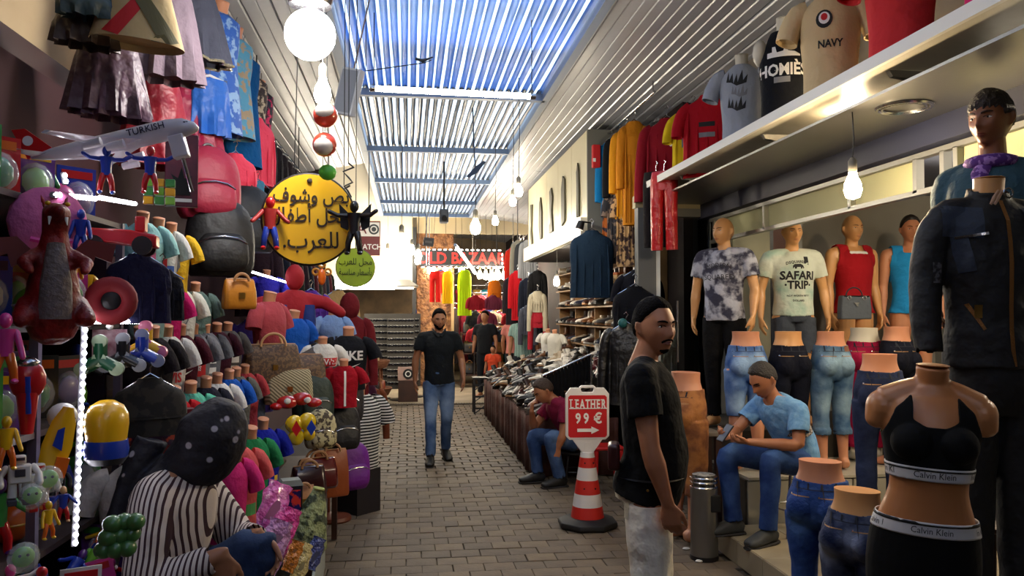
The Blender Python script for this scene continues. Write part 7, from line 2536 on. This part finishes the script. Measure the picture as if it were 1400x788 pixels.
# hanging garments under the sign
for (px, py, Y, col, lab, kind, L, s) in ((595, 371, 17.6, (230, 36, 30), 'bright red trousers hanging under the left of the entrance sign', 't', .9, .75), (612, 372, 17.8, (236, 190, 24), 'yellow garment hanging beside the red trousers', 'n', .7, 1.0), (606, 372, 18.0, (206, 70, 40), 'orange red garment behind the yellow one', 'n', .6, .8), (603, 370, 18.3, (50, 66, 120), 'blue garment squeezed between red and yellow', 'n', .6, .7),
                                      (635, 371, 17.6, (190, 226, 20), 'lime green garment hanging under the entrance sign', 'n', .75, 1.3), (676, 385, 17.6, (226, 120, 30), 'orange flower-shaped garment under the bulb row', 'n', .3, 1.3)):
    if kind == 't':
        trousers(lab, P(px, py, Y), .1, col, s, group='bright garments at the entrance')
    else:
        hanger_top(lab, P(px, py, Y), .1, col, s, L=L, sl=None, w_=.6, group='bright garments at the entrance', name='hanging_garment')
for i in range(22):
    px = 574 + (i % 11) * 12
    Y = 19.6 + (i // 11) * 1.6
    col = ((40, 60, 120), (110, 24, 40), (30, 110, 130), (150, 40, 60), (60, 50, 50), (140, 110, 60), (30, 34, 50), (180, 60, 40))[i * 5 % 8]
    hanger_top('garment in %s hanging inside the entrance, %s' % (('blue', 'dark red', 'teal', 'rose', 'grey', 'ochre', 'navy', 'brick')[i * 5 % 8], 'front line' if i < 11 else 'back line'), P(px + (i // 11) * 6, 425 if i < 11 else 398, Y), .1, col, 1.5, L=.85, sl=None, w_=.34, group='garments inside the entrance', name='hanging_garment')
# sunglass racks
for (px, Y, w_, lab) in ((519, 16.5, .62, 'left rotating sunglass rack below the awning'), (548, 16.2, .55, 'middle sunglass rack crowded with dark lenses'), (565, 16.8, .3, 'narrow right rack of small items before the bark wall')):
    p = P(px, 480, Y)
    t = thing('sunglass_rack', lab, 'rack', (p.x, Y, 0))
    MB().box((0, .05, .98), (w_, .05, 1.5)).build('board', M('rack_board', (66, 62, 56), .5), t, smooth=False)
    MB().tube([(0, .05, 0), (0, .05, .3)], .03, 8).build('post', CHROME, t)
    MB().lathe([(.22, 0), (.22, .03), (.03, .04)], n=16, T=Matrix.Translation((0, .05, 0))).build('base', DARKP, t)
    g = MB()
    for r in range(11):
        for c in range(int(w_ / .13)):
            x = -w_ / 2 + .075 + c * .13
            z = .35 + r * .125
            for q in (-1, 1):
                g.mi = 0
                g.ell((x + q * .032, -.0, z), (.034, .014, .028), 6)
            g.mi = 1
            g.box((x, -.002, z + .02), (.12, .01, .012))
    o = g.build('sunglasses', [M('lens_dark', (24, 26, 34), .15), M('frame_pale', (190, 186, 176), .3)], t)
    o['kind'] = 'stuff'
ld = thing('speaker_box', 'pale box with a round dark speaker at the foot of the racks', 'speaker', P(558, 502, 16.0))
MB().box((0, 0, 0), (.4, .2, .26)).build('cabinet', M('box_pink', (170, 140, 130), .6), ld, bevel=.01)
MB().lathe([(.1, -.01), (.1, .01)], n=20, T=Matrix.Translation((0, -.105, 0)) @ ROT).build('cone', DARKP, ld)
MB().torus((0, -.115, 0), .05, .01, 16, 6).build('ring', INKW, ld)
ld.location.z = .55
MB().box((0, 0, -.34), (.38, .2, .42)).build('stand', DWOOD, ld)
# basket stand left, in front of racks
bs = thing('basket_stand', 'brown wicker stand with leather goods at the far corner of the left stall', 'stand', (P(508, 540, 13.5).x, 13.5, 0))
WK = M('wicker', (116, 70, 44), .8, bump=(50, 1, .02))
for z, r in ((.5, .34), (.95, .3)):
    MB().lathe([(r * .8, z - .12), (r, z), (r * .98, z + .015), (r * .75, z - .09)], n=20).build('basket', WK, bs)
for a in range(4):
    MB().tube([(.24 * math.cos(a * PI / 2 + .7), .24 * math.sin(a * PI / 2 + .7), 0), (.2 * math.cos(a * PI / 2 + .7), .2 * math.sin(a * PI / 2 + .7), .92)], .018, 6).build('leg', WK, bs)
for i in range(7):
    handbag('small %s leather bag in the wicker stand' % ('brown', 'rust', 'dark', 'tan', 'red brown', 'grey', 'sand')[i], (bs.location.x + RN.uniform(-.16, .16), 13.5 + RN.uniform(-.16, .16), .42 if i < 4 else .88), RN.uniform(-.5, .8), ((110, 60, 36), (130, 56, 30), (40, 28, 26), (160, 110, 70), (100, 36, 28), (90, 90, 92), (176, 150, 110))[i], .22, .2, .1, group='leather bags in the wicker stand')

# far right shops: garments and displays
for i, (px, py, Y, col, lab, L) in enumerate(((702, 340, 15.5, (206, 44, 30), 'red garment high on the far right wall', .8), (710, 330, 15.2, (150, 146, 132), 'beige coat high on the far right wall', 1.0), (716, 332, 14.9, (60, 62, 66), 'charcoal coat beside the beige coat', .9), (722, 330, 14.6, (150, 152, 156), 'light grey coat nearest on the far right wall', 1.0),
                                            (708, 372, 14.8, (190, 24, 34), 'long red garment under the charcoal coat', .9), (700, 380, 15.2, (40, 34, 40), 'black garment beside the long red one', .9), (722, 382, 14.4, (26, 30, 44), 'navy garment under the light grey coat', .9), (735, 372, 14.0, (22, 22, 24), 'black top hanging at the shoe shop corner', .4), (735, 400, 13.9, (190, 180, 156), 'cream garment below the black top', .35),
                                            (736, 425, 13.9, (170, 36, 50), 'red shorts-like garment below the cream one', .3), (722, 420, 14.3, (70, 72, 84), 'slate jacket hanging low at the shoe shop corner', .5))):
    hanger_top(lab, P(px, py, Y), -.3, col, 1.0, L=L, group='garments on the far right wall', name='hanging_garment', w_=.6)
for i in range(26):
    px = 650 + (i % 9) * 8
    py = 405 + (i // 9) * 22
    Y = 18 + RN.uniform(-.6, .8)
    col, cn_ = RN.choice((((150, 30, 40), 'crimson'), ((60, 40, 36), 'brown'), ((190, 120, 50), 'amber'), ((30, 34, 46), 'navy'), ((180, 170, 150), 'cream'), ((120, 50, 70), 'plum'), ((40, 100, 110), 'teal')))
    hanger_top('%s scarf-like garment in the crowded stall under the bulb row, %s level' % (cn_, ('upper', 'middle', 'lower')[i // 9]), P(px, py, Y), RN.uniform(-.3, .3), col, .9, L=.34, sl='short', w_=.9, group='garments crowding the stall under the bulb row', name='hanging_garment')
rb_ = thing('bag_rack', 'low dark shelf unit in the entrance', 'shelf', (P(675, 500, 18.6).x, 18.9, 0))
for z in (.3, .8, 1.25):
    MB().box((0, 0, z), (1.5, .4, .03)).build('shelf', DWOOD, rb_)
for x in (-.74, .74):
    MB().box((x, 0, .65), (.03, .4, 1.3)).build('side', DWOOD, rb_)
for i in range(12):
    handbag('%s bag on the %s shelf of the low entrance unit' % (('black', 'red', 'tan', 'grey')[i % 4], ('bottom', 'middle', 'top')[i // 4]), (rb_.location.x - .55 + (i % 4) * .36, 18.85, (.32, .82, 1.27)[i // 4]), 0, ((24, 22, 24), (150, 24, 36), (150, 104, 64), (96, 98, 104))[i % 4], .3, .26, .14, group='bags on the low entrance unit')
iron = thing('metal_stand', 'small dark openwork stand at the far end of the shoe table', 'stand', (P(654, 535, 13.9).x + .05, 14.0, 0))
for x in (-.12, .12):
    for y in (-.15, .15):
        MB().box((x, y, .3), (.03, .03, .6)).build('leg', DARKP, iron)
for z in (.1, .3, .5):
    MB().box((0, -.15, z), (.24, .015, .03)).build('crossbar', DARKP, iron)
    MB().tube([(-.11, -.15, z - .08), (.11, -.15, z + .08)], .01, 6).build('lattice', DARKP, iron)
MB().box((0, 0, .61), (.3, .36, .03)).build('top', DARKP, iron)


# distant people
def farp(label, px, Y, rz, topc, botc, sit=False, h=1.0, hairm=HAIR, topmat=None, z0=0):
    J = stand()
    if sit:
        J.update(pel=(0, 0, .5), wst=(0, -.02, .62), chs=(0, -.08, .82), nck=(0, -.1, .98), hd=(0, -.14, 1.12), hdR=(.3, 0, 0), sh=[(-.18, -.08, .93), (.18, -.08, .93)], el=[(-.22, -.12, .66), (.22, -.12, .66)], wr=[(-.12, -.33, .6), (.12, -.33, .6)],
                 hp=[(-.09, 0, .5), (.09, 0, .5)], kn=[(-.12, -.42, .5), (.12, -.42, .5)], an=[(-.12, -.4, .09), (.12, -.4, .09)], ft=[(-.1, -1, 0), (.1, -1, 0)])
    p = P(px, 480, Y)
    return person('person', label, (p.x, p.y, z0), rz, J, skin=SKIN2, vox=.018, top='tee', topm=topmat or cloth(topc), bottom='long', botm=cloth(botc), shoes=None, hair=short_hair, hairm=hairm, face=False, scale=h, hands=False)[0]


farp('distant person in black standing in the entrance', 663, 16.6, -.5, (22, 24, 28), (26, 28, 34))
farp('distant small person in orange beside the one in black', 674, 15.6, -.4, (200, 70, 40), (60, 40, 40), h=.62)
farp('distant person in a green check shirt sitting behind the shoe table', 716, 14.6, -.3, (1, 1, 1), (30, 34, 44), h=1.02, topmat=stripes('check_green', (40, 96, 96), (170, 190, 180), 12, 'X'))
farp('distant person in a slate jacket sitting behind the check shirt', 724, 15.4, -.8, (70, 80, 104), (30, 30, 34), h=1.05)
farp('distant person in pale rose facing away', 703, 16.0, 2.6, (196, 120, 110), (40, 36, 40), h=1.0)
for (px, Y, c, lab) in ((742, 12.6, (206, 202, 194), 'white tee on a form behind the shoe heap, nearer the check shirt'), (763, 12.0, (200, 196, 184), 'white tee on a form behind the shoe heap, nearer the rack')):
    teebust(lab, (2.2, Y, tz(2.2, Y) + .08), -.7, c, .75, group=None)

# rails and frames that carry the far garments
def far_rail(label, a, b, up=1):
    a, b = V(a), V(b)
    t = thing('clothes_rail', label, 'rail', (a + b) / 2)
    h = (b - a) / 2
    MB().tube([-h, h], .012, 8).build('bar', CHROME, t)
    for q in (-.9, .9):
        top = (4.0 if up else 0) - t.location.z
        MB().tube([h * q, h * q + V((0, 0, top))], .01, 6).build('drop_rod' if up else 'post', CHROME, t)
    return t


far_rail('rail under the entrance sign carrying the brightest garments', (.35, 17.62, 2.78), (2.4, 17.62, 2.78))
far_rail('second rail close behind the brightest garments', (.35, 18.1, 2.80), (1.5, 18.1, 2.80))
far_rail('rail of the front line of garments inside the entrance', (.1, 19.6, 1.98), (3.1, 19.6, 1.98), 0)
far_rail('rail of the back line of garments inside the entrance', (.2, 21.2, 2.48), (2.85, 21.2, 2.48), 0)
far_rail('rail high on the far right wall before the shoe shop', (2.14, 13.9, 3.16), (2.14, 15.8, 3.16))
for i, z in enumerate((2.2, 1.86, 1.52)):
    far_rail('frame bar carrying the %s scarf-like garments' % ('upper', 'middle', 'lower')[i], (1.4, 18.2 - .3 * (i == 2), z), (2.7, 18.2 - .3 * (i == 2), z), 0)
